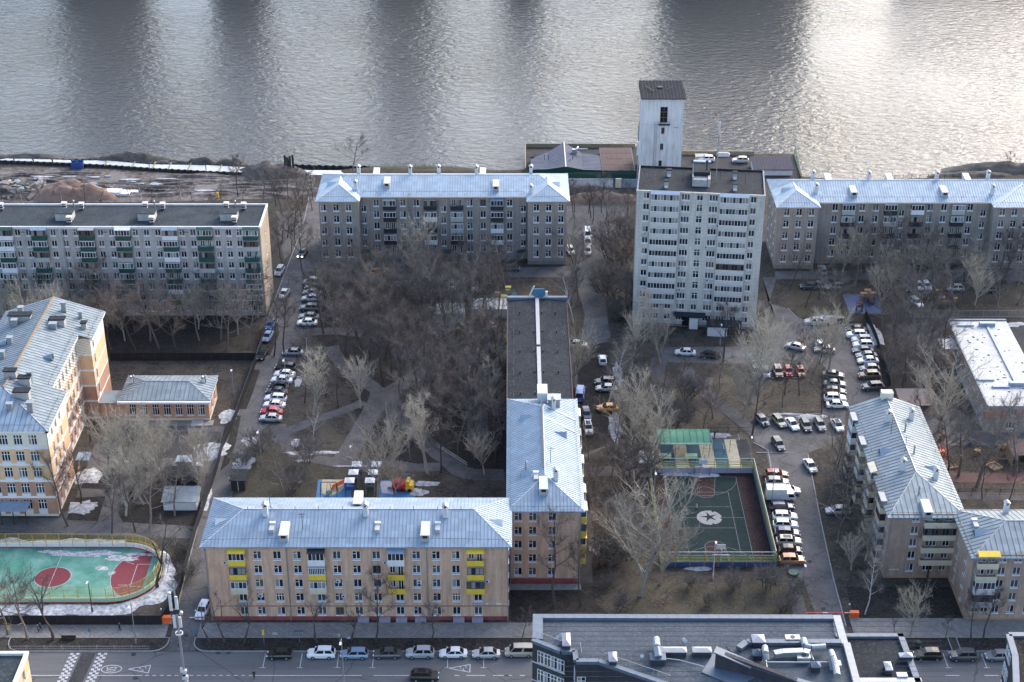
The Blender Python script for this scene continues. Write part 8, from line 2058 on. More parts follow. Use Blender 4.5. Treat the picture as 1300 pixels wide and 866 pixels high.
for ch in [x for x in c_.children if x.name.startswith('headlight')]: ch.data = ch.data.copy(); ch.data.materials[0] = M['lamp_on']
car(343.5, 413, -98, 'hatch', 'blue', 'bright blue hatchback by the trees left of the lane'); car(340, 427, -98, 'sedan', 'pale blue', 'dull blue car just below the bright blue one'); car(333, 450, -98, 'sedan', 'black', 'black car at the corner of the long black fence')
car(481, 346, 2, 'wagon', 'orange', 'orange estate taxi in front of the middle zinc roof block', roof='light'); car(538, 344.5, 180, 'sedan', 'silver', 'silver car half hidden by twigs right of the orange taxi'); car(612, 344.5, 0, 'wagon', 'silver', 'silver estate by the birch in front of the middle block'); car(648, 341, 0, 'suv', 'dark grey', 'dark car at the right end of the lane below the middle block')
car(574, 363, -90, 'suv', 'silver', 'small silver SUV nose down below the entrance porch'); car(602, 364, -90, 'wagon', 'grey', 'grey car nose down right of the small silver SUV'); car(503, 363, 180, 'hatch', 'dark blue', 'dark car in the thicket below the orange taxi'); car(516, 362, 180, 'hatch', 'grey', 'grey hatchback in the thicket next to the dark one')
row([(746, 298, -90, 'van', 'white'), (746, 308, -90, 'suv', 'silver'), (746, 318.5, -90, 'wagon', 'beige')], 'right of the middle block', 'cars lined up on the lane right of the middle block')
car(724, 318, -80, 'hatch', 'white', 'small white hatchback at the right end wall of the middle block')
car(733.5, 437.5, -8, 'sedan', 'silver', 'silver sedan by the long felt roof', roof='light'); car(765, 457, 90, 'hatch', 'white', 'white hatchback seen from behind by the leaning tree trunk'); car(769, 485.5, 178, 'suv', 'dark grey', 'dark SUV just behind the silver sedan by the lane'); car(770, 493, 178, 'sedan', 'silver', 'silver sedan in front of the dark SUV by the lane'); car(772, 518, 178, 'sedan', 'orange', 'orange taxi under the pale crowns right of the ribbed roof', roof='light')
c_ = car(736.5, 501, 84, 'van', 'blue', 'blue van beside the back corner of the ribbed roof'); c_.scale = (1.15, 1.05, 1.15)
car(744.5, 526, -84, 'wagon', 'dark blue', 'dark car between the blue van and a silver SUV'); car(746.6, 544, -86, 'suv', 'silver', 'silver SUV nose down beside the yellow balconies', roof='pan')
car(870, 447.5, 174, 'sedan', 'white', 'white sedan in front of the tower block shed'); car(902, 451, -2, 'sedan', 'black', 'black sedan in front of the tower block')
row([(959, 471, -90, 'hatch', 'grey'), (972, 473, -90, 'hatch', 'pale blue'), (987.5, 472.5, -88, 'suv', 'brown'), (1000.5, 471.5, -88, 'hatch', 'red'), (1016, 472, -88, 'hatch', 'orange brown')], 'right of the tower block', 'cars in the short row right of the tower block', 'from the left')
car(1034.5, 409, 178, 'suv', 'silver', 'silver roofed dark SUV at the top left of the car park', roof='rack'); car(1062, 408.5, 178, 'suv', 'black', 'black SUV at the top edge of the car park'); car(1040, 437, 90, 'hatch', 'white', 'white hatchback seen from behind in the middle of the car park'); car(1010, 440, 150, 'sedan', 'silver', 'silver car behind the brown bush in the car park'); car(1047, 444, 176, 'sedan', 'beige', 'pale car under the twigs in the middle of the car park')
row([(1086.5, 418.5, 178, 'sedan', 'black'), (1087.5, 425.5, 178, 'suv', 'white'), (1094, 432, 180, 'suv', 'silver'), (1096, 438.5, 180, 'suv', 'white'), (1095.5, 445, 182, 'sedan', 'dark grey'), (1100, 451.5, 182, 'sedan', 'grey'), (1102, 458, 182, 'sedan', 'white'), (1104, 468, 182, 'hatch', 'grey'), (1103.5, 477, 182, 'suv', 'brown'), (1108, 491.5, 186, 'suv', 'dark grey')], 'along the right car park edge', 'cars in the long right row of the car park')
row([(1058, 476, -12, 'sedan', 'dark grey'), (1060, 487.5, -6, 'sedan', 'grey'), (1060, 497, -6, 'wagon', 'dark grey'), (1060, 506, -2, 'suv', 'white'), (1063, 514, 0, 'sedan', 'white')], 'in the car park middle', 'cars in the middle row of the car park')
row([(967.5, 534, -70, 'hatch', 'grey'), (989, 535, -72, 'wagon', 'olive'), (1005.5, 538.5, -74, 'sedan', 'white'), (1023, 540, -84, 'wagon', 'dark grey'), (1041, 539, -84, 'wagon', 'grey'), (1063, 540, -80, 'sedan', 'white', 'pan')], 'below the leafy lawn', 'cars parked nose down below the leafy lawn', 'from the left')
car(988, 564, -78, 'wagon', 'dark grey', 'dark grey estate alone left of the driveway entrance'); car(1028.5, 591.5, -78, 'sedan', 'silver', 'pale silver sedan driving down the driveway')
row([(985.5, 602.5, 0, 'wagon', 'brown red'), (986.5, 613, -2, 'suv', 'grey'), (1001, 623, 0, 'sedan', 'white')], 'beside the upper ball court', 'cars in the upper part of the court side row')
row([(992.5, 643.5, 2, 'wagon', 'dark blue'), (996.5, 655.5, -2, 'wagon', 'white'), (997, 667, -2, 'suv', 'white'), (999.5, 677.5, -4, 'suv', 'dark blue'), (1001.5, 688, -2, 'suv', 'beige', 'pan'), (1003.5, 698.5, -2, 'hatch', 'black'), (1005.5, 711.5, 0, 'suv', 'orange brown')], 'below the box truck', 'cars in the lower part of the court side row')
car(1064, 648.5, 180, 'wagon', 'silver', 'silver car under the trees by the balcony wall')
car(1044, 342.5, 90, 'wagon', 'silver', 'silver rounded car by the wall of the right back block'); car(1027, 363.5, 178, 'hatch', 'dark grey', 'dark hatchback left of the cars under the back trees'); car(1041, 362.5, -30, 'sedan', 'grey', 'grey sedan parked askew under the back trees'); car(1062, 364, 178, 'hatch', 'grey', 'dull grey hatchback right of the askew sedan'); car(1150, 364.5, -80, 'hatch', 'dark blue', 'dark blue car left of two white cars under the trees')
car(1166, 363, -84, 'hatch', 'white', 'left one of two white cars under the back trees'); car(1176, 363, -84, 'hatch', 'white', 'right one of two white cars under the back trees'); car(1163, 384, -70, 'wagon', 'silver', 'pale car by the play corner behind the kindergarten fence'); car(1213, 366, 180, 'hatch', 'silver', 'silver car right of the two white cars, behind twigs'); car(1253, 368, 180, 'hatch', 'dark grey', 'dark car at the far right under the back trees')
car(897, 202.5, 178, 'suv', 'white', 'white pickup like car on the quay right of the white tower'); car(940, 204, 178, 'suv', 'silver', 'pale silver SUV on the quay right of the other white car')
c = at(990, 630, .8); o = empty('box_truck', (c.x, c.y, .024), 0, 'small truck with a white box body between the cars beside the ball court', 'truck')
mb = MB(M['white_p']); mb.box(-2.6, 1.1, -1.1, 1.1, .7, 2.9); mb.build('box_body', o); mb = MB(M['grey_p']); [mb.box(x - .03, x + .03, -1.1, 1.1, 2.9, 2.94) for x in (-1.4, -.1)]; mb.build('roof_ribs', o)
mb = MB(PM['white']); mb.v = []; P0 = [(1.15, .45), (2.95, .45), (2.95, 1.05), (2.35, 1.95), (1.15, 1.95)]
n0 = len(P0)
mb.v = [(x, -.95, z) for x, z in P0] + [(x, .95, z) for x, z in P0]; mb.f = [tuple(range(n0)), tuple(range(2*n0 - 1, n0 - 1, -1))] + [(i, (i+1) % n0 + n0 * 0, (i+1) % n0 + n0, i + n0) for i in range(n0)]; mb.mi = [0] * len(mb.f); mb.build('cab', o)
mb = MB(M['car_glass']); mb.face([(2.93, -.85, 1.12), (2.93, .85, 1.12), (2.42, .8, 1.88), (2.42, -.8, 1.88)]); w_ = mb.build('windscreen', o, (.02, 0, .02))
for s in (-1, 1): mb = MB(M['car_glass']); mb.face([(1.5, s * .96, 1.15), (2.7, s * .96, 1.15), (2.3, s * .96, 1.8), (1.5, s * .96, 1.8)]); mb.build('side_window', o)
for x in (-1.6, 2.1):
 for y in (-.9, .9): w_ = place('wheel', CM['wheel'][0], o, (x, y, .36)); place('rim', CM['wheel'][1], w_)
c = at(919, 201.5); mb = MB(M['beige_p']); mb.box(-1.6, 1.6, -1, 1, 0, 1.3); mb.m(M['concrete']); mb.box(-1.8, 1.8, -1.2, 1.2, 1.3, 1.42); tag(mb.build('quay_kiosk', None, (c.x - 6.5, c.y - 1, .05)), 'small beige hut on the quay beside the white tower', 'hut')
c = at(918, 198); mb = MB(M['white_p']); mb.box(-1.8, 1.8, -.8, .8, 0, .8); mb.m(M['grey_p']); mb.box(-1.5, 1.5, -.6, .6, .8, 1.0); tag(mb.build('pallet_stack', None, (c.x, c.y, .05)), 'pale stack between the two cars on the quay', 'stack')
def person_mesh(pose, coat, legs):
 me = bpy.data.meshes.new('person_skeleton')
 st = pose  # stride half length
 V = [((0, 0, .92), .15), ((0, 0, 1.15), .15), ((0, 0, 1.38), .17), ((0, 0, 1.50), .065), ((0, .02, 1.62), .105), ((0, .02, 1.73), .085),
   ((.09, st * .45, .52), .085), ((.09, st, .10), .055), ((.09, st + .14, .05), .045), ((-.09, -st * .2, .50), .085), ((-.09, -st, .12), .055), ((-.09, -st + .13, .06), .045),
   ((.20, 0, 1.40), .07), ((.25, -st * .5, 1.14), .052), ((.23, -st * .4 + .12, .92), .042), ((-.20, 0, 1.40), .07), ((-.25, st * .4, 1.14), .052), ((-.23, st * .5 + .1, .92), .042)]
 E = [(0,1),(1,2),(2,3),(3,4),(4,5),(0,6),(6,7),(7,8),(0,9),(9,10),(10,11),(2,12),(12,13),(13,14),(2,15),(15,16),(16,17)]
 me.from_pydata([v[0] for v in V], E, [])
 o = bpy.data.objects.new('person_tmp', me); coll.objects.link(o)
 m_ = o.modifiers.new('s', 'SKIN'); o.modifiers.new('d', 'SUBSURF').levels = 1
 sv = me.skin_vertices[0].data
 for i, v in enumerate(V): sv[i].radius = (v[1], v[1] * .85)
 sv[0].use_root = True
 dg = bpy.context.evaluated_depsgraph_get(); ev = o.evaluated_get(dg); nm = bpy.data.meshes.new_from_object(ev); nm.name = 'person'
 bpy.data.objects.remove(o)
 nm.materials.clear()
 for k in (coat, legs, 'skin', 'hair'): nm.materials.append(M[k])
 for p in nm.polygons:
  c = p.center; p.use_smooth = True
  if c.z > 1.66 or (c.z > 1.55 and c.y < -.02): p.material_index = 3
  elif c.z > 1.52 or (abs(c.x) > .2 and c.z < .95 and c.z > .8): p.material_index = 2
  elif c.z > .82: p.material_index = 0
  else: p.material_index = 1
 return nm
PMESH = [person_mesh(.28, 'cloth_dark', 'cloth_dark'), person_mesh(.10, 'cloth_blue', 'cloth_dark'), person_mesh(.22, 'cloth_light', 'cloth_dark')]
for px, py, i, deg, lab in ((152.5, 801, 0, 90, 'person in dark clothes striding along the pavement below the black fence'), (49, 803, 1, -90, 'person in blue walking on the pavement at the far left, left of a companion'), (52, 801, 0, -90, 'companion in dark clothes walking beside the person in blue'),
  (323, 862, 0, 200, 'person in black crossing the street alone'), (863, 616, 0, 0, 'person in dark trousers at the top left of the ball court'), (865.5, 652, 0, 40, 'person in black standing on the left part of the ball court'), (871, 654, 2, -60, 'person in a light top beside the one in black on the court'), (884, 649, 2, 120, 'person in pale clothes left of the star ball on the court'), (833, 615, 0, 90, 'person in black in the upper left corner of the maroon border'), (907, 556, 0, 0, 'person in black at the top of the teal strip'), (894, 588, 2, 0, 'person in white at the front of the workout ground'), (971, 545, 0, 150, 'person in black on the path below the small grey car')):
 c = at(px, py); o = place('person', PMESH[i], None, (c.x, c.y, .06), R(deg)); tag(o, lab, 'person')
def make_tree(seed, h, kind):
 """returns (trunk mesh, crown mesh) of a leafless tree; crown = thousands of thin twigs"""
 rnd = random.Random(seed)
 P = {'broom': dict(spread=.20, up=.75, nl=14, base=.22, bark='bark_pale', twig='twig_pale', tw=.042, crown=.22, den=.45, tr=.020),
   'spread': dict(spread=.34, up=.30, nl=11, base=.32, bark='bark_mid', twig='twig_mid', tw=.026, crown=.36, den=.5, tr=.018),
   'pale': dict(spread=.34, up=.75, nl=16, base=.2, bark='bark_pale', twig='twig_pale', tw=.046, crown=.36, den=.42, tr=.017),
   'dark': dict(spread=.24, up=.5, nl=11, base=.40, bark='bark_dark', twig='twig_dark', tw=.030, crown=.26, den=.40, tr=.015),
   'rust': dict(spread=.30, up=.35, nl=11, base=.26, bark='bark_dark', twig='twig_rust', tw=.028, crown=.30, den=.6, tr=.015),
   'birch': dict(spread=.16, up=.55, nl=16, base=.30, bark='birch', twig='twig_mid', tw=.020, crown=.18, den=.8, tr=.011),
   'pruned': dict(spread=.30, up=.55, nl=6, base=.30, bark='bark_dark', twig='twig_dark', tw=.022, crown=.34, den=.22, tr=.026),
   'bush': dict(spread=.5, up=.4, nl=14, base=.02, bark='bark_dark', twig='twig_mid', tw=.022, crown=.55, den=1.0, tr=.02)}[kind]
 tb = MB(M[P['bark']]); cb = MB(M[P['twig']])
 def branch(p, d, ln, r, lvl, n=5):
  segs = 4 if lvl == 0 else 3; q = Vector(p); d = Vector(d).normalized(); pts = [(q.copy(), d.copy(), r)]
  for i in range(segs):
   d = (d + Vector((rnd.gauss(0, .10), rnd.gauss(0, .10), rnd.gauss(.0, .05) + (.12 if lvl else .02)))).normalized()
   q2 = q + d * (ln / segs); r2 = r * (1 - .78 * (i + 1) / segs) if lvl else r * (1 - .72 * (i + 1) / segs)
   (tb if r > .035 else cb).tube(q, q2, r * (1 - .78 * i / segs) if lvl else r * (1 - .72 * i / segs), r2, n=5 if lvl == 0 else (4 if lvl == 1 else 3), cap=False)
   q = q2; pts.append((q.copy(), d.copy(), r2))
  return pts
 def along(pts, t_):
  f = t_ * (len(pts) - 1); i = min(int(f), len(pts) - 2); k = f - i
  return pts[i][0].lerp(pts[i+1][0], k), pts[i][1].lerp(pts[i+1][1], k), pts[i][2] * (1 - k) + pts[i+1][2] * k
 tips = []
 trunks = []
 R0 = h * P['tr']
 if kind == 'bush':
  for k in range(5): a = rnd.uniform(0, 6.28); trunks.append(branch((rnd.uniform(-.4, .4), rnd.uniform(-.4, .4), 0), (math.cos(a) * .5, math.sin(a) * .5, 1), h * .7, .05, 0))
 elif kind == 'pruned':
  trunks.append(branch((0, 0, 0), (rnd.gauss(0, .08), rnd.gauss(0, .08), 1), h * .45, R0, 0))
  q, d, r = along(trunks[0], .98)
  for k in range(rnd.choice([2, 3, 3])): a = rnd.uniform(0, 6.28); trunks.append(branch(q, (math.cos(a) * .5, math.sin(a) * .5, 1), h * .5, R0 * .55, 0))
 else:
  trunks.append(branch((0, 0, 0), (rnd.gauss(0, .04), rnd.gauss(0, .04), 1), h * .94, R0, 0))
  if kind in ('broom', 'pale') :
   for k in range(2 if kind == 'broom' else 3): q, d, r = along(trunks[0], rnd.uniform(.12, .3)); a = rnd.uniform(0, 6.28); trunks.append(branch(q, (math.cos(a) * (.28 if kind == 'broom' else .5), math.sin(a) * (.28 if kind == 'broom' else .5), 1), h * rnd.uniform(.55, .7), R0 * .6, 0))
 for ti, tr in enumerate(trunks):
  nl = P['nl'] if ti == 0 else int(P['nl'] * .6)
  if kind == 'pruned' and ti == 0: continue
  for k in range(nl):
   t_ = P['base'] + (1 - P['base']) * (k + rnd.random() * .8) / nl if ti == 0 else .15 + .85 * (k + rnd.random()) / nl
   q, d, r = along(tr, min(t_, .98)); a = k * 2.4 + rnd.uniform(-.5, .5)
   prof = math.sin(math.pi * min(1, .18 + .82 * t_)) ** .6 if kind != 'broom' else (1 - t_) * .9 + .25
   ln = h * P['spread'] * (1.25 * prof + .2) * rnd.uniform(.75, 1.2) * (1 if ti == 0 else .7)
   dd = Vector((math.cos(a), math.sin(a), P['up'] * 1.4)).normalized()
   l1 = branch(q, dd, ln, max(r * .5, .03), 1)
   for j in range({'pruned': 2, 'pale': 9, 'broom': 8, 'birch': 7}.get(kind, 6)):
    s_ = rnd.uniform(.25, 1); q2, d2, r2 = along(l1, s_); v = Vector((rnd.gauss(0, 1), rnd.gauss(0, 1), rnd.gauss(.3, .6))).normalized()
    l2 = branch(q2, (d2 * .9 + v * .75), ln * rnd.uniform(.3, .5), max(r2 * .6, .034 if kind in ('pale', 'broom', 'spread') else .022), 2); tips.append(l2)
   tips.append(l1)
 nt_ = int((3400 if kind not in ('pruned', 'bush') else 1500) * P['den'])
 w = P['tw']
 for k in range(nt_):
  l = rnd.choice(tips); q, d, r = along(l, rnd.uniform(.1, 1.0)); v = Vector((rnd.gauss(0, 1), rnd.gauss(0, 1), rnd.gauss(.15, .7))).normalized()
  dd = (d * rnd.uniform(.5, 1.1) + v * .85).normalized()
  if kind == 'birch': dd.z -= .35
  L_ = rnd.uniform(.5, 1.5) * (h / 15) ** .5; s = dd.orthogonal().normalized(); s = Matrix.Rotation(rnd.uniform(0, 3.14), 3, dd) @ s
  e = q + dd * L_ + Vector((0, 0, .12 * L_)); m_ = q + dd * L_ * .5
  i0 = len(cb.v); cb.v += [tuple(q - s * w/2), tuple(q + s * w/2), tuple(e)]
  cb.f.append((i0, i0+1, i0+2)); cb.mi.append(cb.cur)
  v2 = Vector((rnd.gauss(0, 1), rnd.gauss(0, 1), rnd.gauss(.2, .6))).normalized(); d2 = (dd + v2 * .8).normalized(); e2 = m_ + d2 * L_ * .55; s2 = d2.orthogonal().normalized()
  i0 = len(cb.v); cb.v += [tuple(m_ - s2 * w * .35), tuple(m_ + s2 * w * .35), tuple(e2)]
  cb.f.append((i0, i0+1, i0+2)); cb.mi.append(cb.cur)
 return tb.mesh('trunk'), cb.mesh('crown')
TH = {'broom': 17, 'spread': 13, 'pale': 15, 'dark': 14, 'rust': 11, 'birch': 16, 'pruned': 8, 'bush': 3}
PROTO = {k: [make_tree(hash_i * 31 + 5, TH[k], k) for hash_i in range(n)] for k, n in (('broom', 3), ('spread', 3), ('pale', 4), ('dark', 4), ('rust', 2), ('birch', 2), ('pruned', 3), ('bush', 2))}
NAME = {'broom': 'poplar_tree', 'spread': 'bare_tree', 'pale': 'pale_tree', 'dark': 'slender_tree', 'rust': 'bare_tree', 'birch': 'birch_tree', 'pruned': 'pruned_tree', 'bush': 'bush'}
TR = random.Random(99)
PLACED = []; LAST = [None]
def tree(x, y, h, kind, label, group=None, lean=None):
 t_, c_ = TR.choice(PROTO[kind]); s = h / TH[kind]
 o = empty(NAME[kind], (x, y, 0), TR.uniform(0, 6.28), label, 'bush' if kind == 'bush' else 'tree', group)
 o.scale = (s * TR.uniform(.92, 1.12), s * TR.uniform(.92, 1.12), s)
 if lean: o.rotation_euler = (lean[0], lean[1], o.rotation_euler[2])
 place('trunk', t_, o); place('crown', c_, o); PLACED.append((x, y)); LAST[0] = o; return o
def tp(px, py, h, kind, label, lean=None, group=None):
 c = at(px, py); return tree(c.x, c.y, h, kind, label, group, lean)
def inpoly(x, y, P):
 r = False; n = len(P)
 for i in range(n):
  a, c = P[i], P[(i + 1) % n]
  if (a.y > y) != (c.y > y) and x < (c.x - a.x) * (y - a.y) / (c.y - a.y) + a.x: r = not r
 return r
def scatter(px, n, mind, kinds, hr, label, group, seed=1):
 made = []; rnd = random.Random(seed); P = [at(*p) for p in px]; xs_ = [p.x for p in P]; ys = [p.y for p in P]; k = 0; tries = 0
 while k < n and tries < n * 60:
  tries += 1; x = rnd.uniform(min(xs_), max(xs_)); y = rnd.uniform(min(ys), max(ys))
  if not inpoly(x, y, P): continue
  if any((x - a) ** 2 + (y - c) ** 2 < mind ** 2 for a, c in PLACED): continue
  h_ = rnd.uniform(*hr); kd = rnd.choice(kinds); tree(x, y, h_, kd, label, group); k += 1; made.append((x / y, kd, h_, LAST[0]))
 made.sort(key=lambda m_: m_[0]); adj = {'dark': 'dark', 'rust': 'rusty brown', 'spread': 'grey brown', 'pale': 'pale', 'bush': 'bushy', 'birch': 'light barked', 'broom': 'pale', 'pruned': 'thin'}
 base = label.split(' tree ', 1)[-1].split(' sapling ', 1)[-1].split(' shrub ', 1)[-1].split(' bush ', 1)[-1]
 for i, (_, kd, h_, o_) in enumerate(made):
  noun = 'shrub' if kd == 'bush' else 'tree'; size = 'tall' if h_ > hr[0] + (hr[1] - hr[0]) * .6 else 'lower'
  if len(made) <= 11 and i < 11: o_['label'] = ' '.join(f'{adj[kd]} bare {noun}, {ORD[i]} from the left, {base}'.split()[:16])
  else: o_['label'] = ' '.join(f'{size} {adj[kd]} {noun} {base}'.split()[:16]); o_['group'] = f'{size} {adj[kd]} ones of the {group}'
# trees that stand out, placed one by one
for a in ((543, 602, 18, 'broom', 'tall narrow pale poplar in the park above the street roof'), (480, 634, 16, 'pale', 'bright pale broom like tree right behind the play tower'), (503, 628, 8, 'pale', 'small pale tree leaning beside the bright one behind the play tower'), (362, 634, 11, 'spread', 'brownish bare tree behind the left part of the street roof'),
   (800, 470, 19, 'broom', 'big pale poplar left of the tower block foot'), (838, 462, 15, 'broom', 'pale poplar close to the left corner of the tower block'), (800, 565, 15, 'pale', 'pale spreading tree right of the orange taxi'), (822, 596, 15, 'pale', 'pale spreading tree touching the green canopy'), (778, 585, 11, 'spread', 'lower pale tree left of the green canopy trees'),
   (813, 757, 22, 'pale', 'largest pale tree, in front of the left side of the ball court'), (838, 742, 13, 'pale', 'pale tree overlapping the lower left corner of the ball court'), (372, 622, 5, 'bush', 'low bush on the lawn behind the street block'),
   (398, 526, 17, 'broom', 'white barked leaning poplar in the park right of the car row'), (400, 566, 11, 'birch', 'small birch by the curved park path'), (458, 518, 11, 'pale', 'white low branched tree at the path fork'), (628, 528, 13, 'broom', 'narrow pale tree at the edge of the long felt roof'), (615, 603, 9, 'pale', 'crooked light tree near the wing wall'), (596, 634, 7, 'pruned', 'dark forked tree at the back eave of the street roof'),
   (729, 495, 14, 'pale', 'pale slender tree by the blue van'), (771, 516, 17, 'birch', 'leaning birch over the silver sedan'), (728, 410, 14, 'birch', 'birch at the right side of the felt roof block'),
   (953, 512, 18, 'pale', 'pale tree right below the tower block corner'), (966, 478, 19, 'broom', 'tall pale poplar at the right corner of the tower block'), (944, 530, 13, 'pale', 'pale ragged tree by the diagonal path'), (918, 460, 15, 'dark', 'dark straight tree behind the black sedan'),
   (874, 526, 8, 'pruned', 'dark forked leaning tree on the leafy lawn'), (955, 552, 13, 'dark', 'dark branching tree at the bottom of the diagonal path'), (863, 490, 7, 'dark', 'slim dark tree left of the diagonal path'), (996, 502, 10, 'dark', 'dark V shaped tree behind the short car row'), (1015, 502, 8, 'dark', 'slim leaning dark tree right of the V shaped one'),
   (1052, 470, 14, 'pale', 'pale tree between the two inner car rows'), (1040, 462, 8, 'rust', 'rusty brown low tree in the middle of the car park'), (1022, 450, 7, 'rust', 'rusty bush like tree on the car park island'), (1043, 525, 9, 'dark', 'dark tree next to the white cars in the middle row'),
   (1187, 560, 19, 'pale', 'big grey tree left of the kindergarten corner'), (1217, 604, 17, 'spread', 'tall bare tree over the red play yard'), (1240, 618, 18, 'spread', 'wide bare tree at the lower side of the red play yard'), (1290, 600, 15, 'spread', 'bare tree at the right edge by the play pavilion'), (1203, 606, 14, 'dark', 'dark trunked tree beside the sandbox'),
   (1063, 690, 14, 'spread', 'bare tree with a forked trunk over the silver car'), (1070, 702, 12, 'dark', 'dark tree below the silver car by the balconies'), (1052, 640, 9, 'spread', 'low bare tree at the kerb beside the driveway'), (1098, 780, 13, 'birch', 'thin white birch on the lawn beside the orange barrier'), (1156, 806, 9, 'pale', 'small pale tree at the pavement before the right block'),
   (1177, 735, 13, 'dark', 'dark tree against the front wall of the L shaped block'), (1136, 810, 4, 'pruned', 'low dark stump tree at the right pavement'), (1233, 812, 9, 'dark', 'dark thin tree at the street corner of the right wing'), (1248, 812, 10, 'dark', 'dark forked tree before the right wing balcony'), (1200, 812, 5, 'dark', 'small shrub like tree on the right verge'),
   (267, 816, 8, 'pruned', 'forked dark tree at the rounded verge corner'), (285, 816, 9, 'pruned', 'dark tree with a bent arm at the left end of the brick block'), (310, 817, 9, 'pruned', 'dark thin tree second from the verge corner'), (402, 816, 9, 'pruned', 'straight pruned tree before the white SUV'), (447, 816, 9, 'pruned', 'dark tree leaning left before the pale blue estate'), (477, 816, 12, 'dark', 'fullest dark tree before the brick facade'), (548, 814, 9, 'dark', 'low forked dark tree before the grey cellar lids'),
   (705, 772, 17, 'dark', 'dark tree before the end wall with the red plinth'), (737, 770, 12, 'dark', 'thin dark tree at the right corner of the end wall'), (663, 812, 6, 'dark', 'small dark tree beside the beige van'),
   (35, 812, 13, 'spread', 'bare tree with a heavy trunk at the far left verge'), (10, 806, 14, 'spread', 'bare tree at the left edge before the court fence'), (68, 813, 12, 'pruned', 'spreading dark tree on the verge before the red circle'), (24, 788, 10, 'spread', 'bare tree left of the red circle inside the fence'), (200, 747, 14, 'pruned', 'black leaning tree by the right end of the hockey court'),
   (86, 668, 15, 'dark', 'dark tree at the front corner of the school'), (115, 560, 11, 'dark', 'tall thin dark tree along the school side wall'), (103, 640, 12, 'dark', 'dark tree over the snowy bed beside the school'),
   (448, 222, 11, 'spread', 'lone bare tree on the river edge behind the zinc roof'), (1283, 222, 6, 'spread', 'small bare tree on the right river bank'), (1050, 228, 4, 'spread', 'shrubby tree behind the chimneys of the right back block'),
   (1112, 355, 17, 'dark', 'dark leaning trunk tree before the right back block'), (1180, 415, 13, 'dark', 'dark tree at the long see-through fence'), (1172, 548, 9, 'rust', 'rusty brown tree by the brown pavilion'), (420, 356, 13, 'spread', 'wide bare tree before the left wing of the middle block'), (384, 344, 12, 'dark', 'dark tree leaning over the lane by the left wing'), (348, 452, 13, 'dark', 'dark leaning trunk where the lane forks'), (361, 452, 14, 'dark', 'straight dark trunk right of the leaning one'),
   (527, 352, 15, 'pale', 'bright bare tree before the left balconies of the middle block'), (470, 372, 12, 'birch', 'white birch left of the orange taxi'), (600, 362, 12, 'birch', 'pinkish white birch before the middle block porch'), (640, 365, 13, 'spread', 'bare tree at the right end of the thicket before the middle block'), (560, 600, 12, 'dark', 'dark forked tree near the path handrail')):
 tp(*a)
for i, (px, py, h, k) in enumerate(((150, 596, 14, 'pale'), (166, 618, 15, 'pale'), (182, 640, 14, 'pale'), (160, 655, 13, 'pale'), (205, 610, 12, 'pale'), (190, 672, 13, 'spread'), (222, 655, 11, 'spread'), (135, 625, 12, 'spread'), (172, 675, 12, 'dark'), (142, 678, 11, 'dark'), (198, 585, 10, 'pale'), (215, 630, 10, 'spread'))):
 tp(px, py, h, k, 'bare tree ' + ['at the top', 'below the topmost one', 'right of the middle', 'at the lower left', 'right of the top', 'at the lower right', 'nearest the white shed', 'at the far left', 'at the bottom by the path', 'at the bottom left', 'in the upper right', 'at the right side'][i] + ' of the school yard clump', None, 'clump of trees in the school yard')
for i, (px, py, h, k) in enumerate(((245, 600, 10, 'pale'), (262, 605, 9, 'pale'), (255, 625, 9, 'pale'))):
 tp(px, py, h, k, ['left', 'right upper', 'lowest'][i] + ' of three pale twiggy trees beside the snow patch near the side road', None, 'pale trees beside the snow patch')
# stands of trees nothing tells apart
scatter([(404, 392), (638, 388), (638, 440), (560, 436), (490, 436), (440, 440), (410, 430)], 40, 3.7, ['dark', 'dark', 'spread', 'dark', 'spread'], (11, 15), 'slim dark bare tree in the dense upper part of the grove', 'trees of the dense upper grove', 1)
scatter([(424, 456), (470, 440), (600, 455), (638, 445), (638, 595), (600, 590), (560, 570), (520, 520), (470, 478)], 50, 3.6, ['dark', 'dark', 'spread', 'dark', 'dark', 'rust'], (11, 15), 'thin dark bare tree among the paths in the lower grove', 'trees of the lower grove', 2)
scatter([(470, 560), (500, 540), (560, 590), (520, 605), (470, 600)], 6, 5, ['dark', 'spread'], (9, 12), 'dark bare tree between the two diagonal park paths', 'trees between the diagonal park paths', 3)
scatter([(406, 356), (645, 358), (645, 386), (406, 388)], 24, 3.6, ['dark', 'rust', 'spread', 'dark'], (8, 12), 'brownish bare tree in the thicket below the lane of the middle block', 'thicket below the middle block', 4)
scatter([(0, 404), (330, 404), (322, 446), (150, 450), (0, 450)], 30, 4.3, ['spread', 'spread', 'pale', 'rust'], (10, 15), 'grey brown bare tree in the strip before the long left block', 'trees before the long left block', 5)
scatter([(352, 300), (384, 268), (384, 300), (356, 345)], 7, 3.5, ['rust', 'dark'], (7, 10), 'dark bushy tree between the left gable and the lane', 'trees by the left gable', 6)
scatter([(290, 246), (398, 248), (398, 268), (350, 272)], 12, 3.5, ['spread', 'dark'], (7, 11), 'thin bare tree behind the left block near the building site', 'trees near the building site', 7)
scatter([(20, 252), (340, 252), (340, 260), (20, 260)], 16, 2.6, ['dark', 'pruned', 'birch'], (3, 6), 'thin sapling behind the roof edge of the long left block', 'saplings behind the left block', 8)
scatter([(760, 300), (800, 290), (800, 420), (775, 425), (770, 360)], 26, 2.8, ['dark', 'rust', 'spread', 'bush'], (6, 11), 'brown bare tree in the thicket left of the tower block', 'thicket left of the tower block', 9)
scatter([(728, 268), (800, 266), (796, 290), (728, 290)], 8, 3.2, ['dark', 'dark'], (8, 10), 'dark bare tree in the small yard above the stacked cars', 'trees above the lane cars', 10)
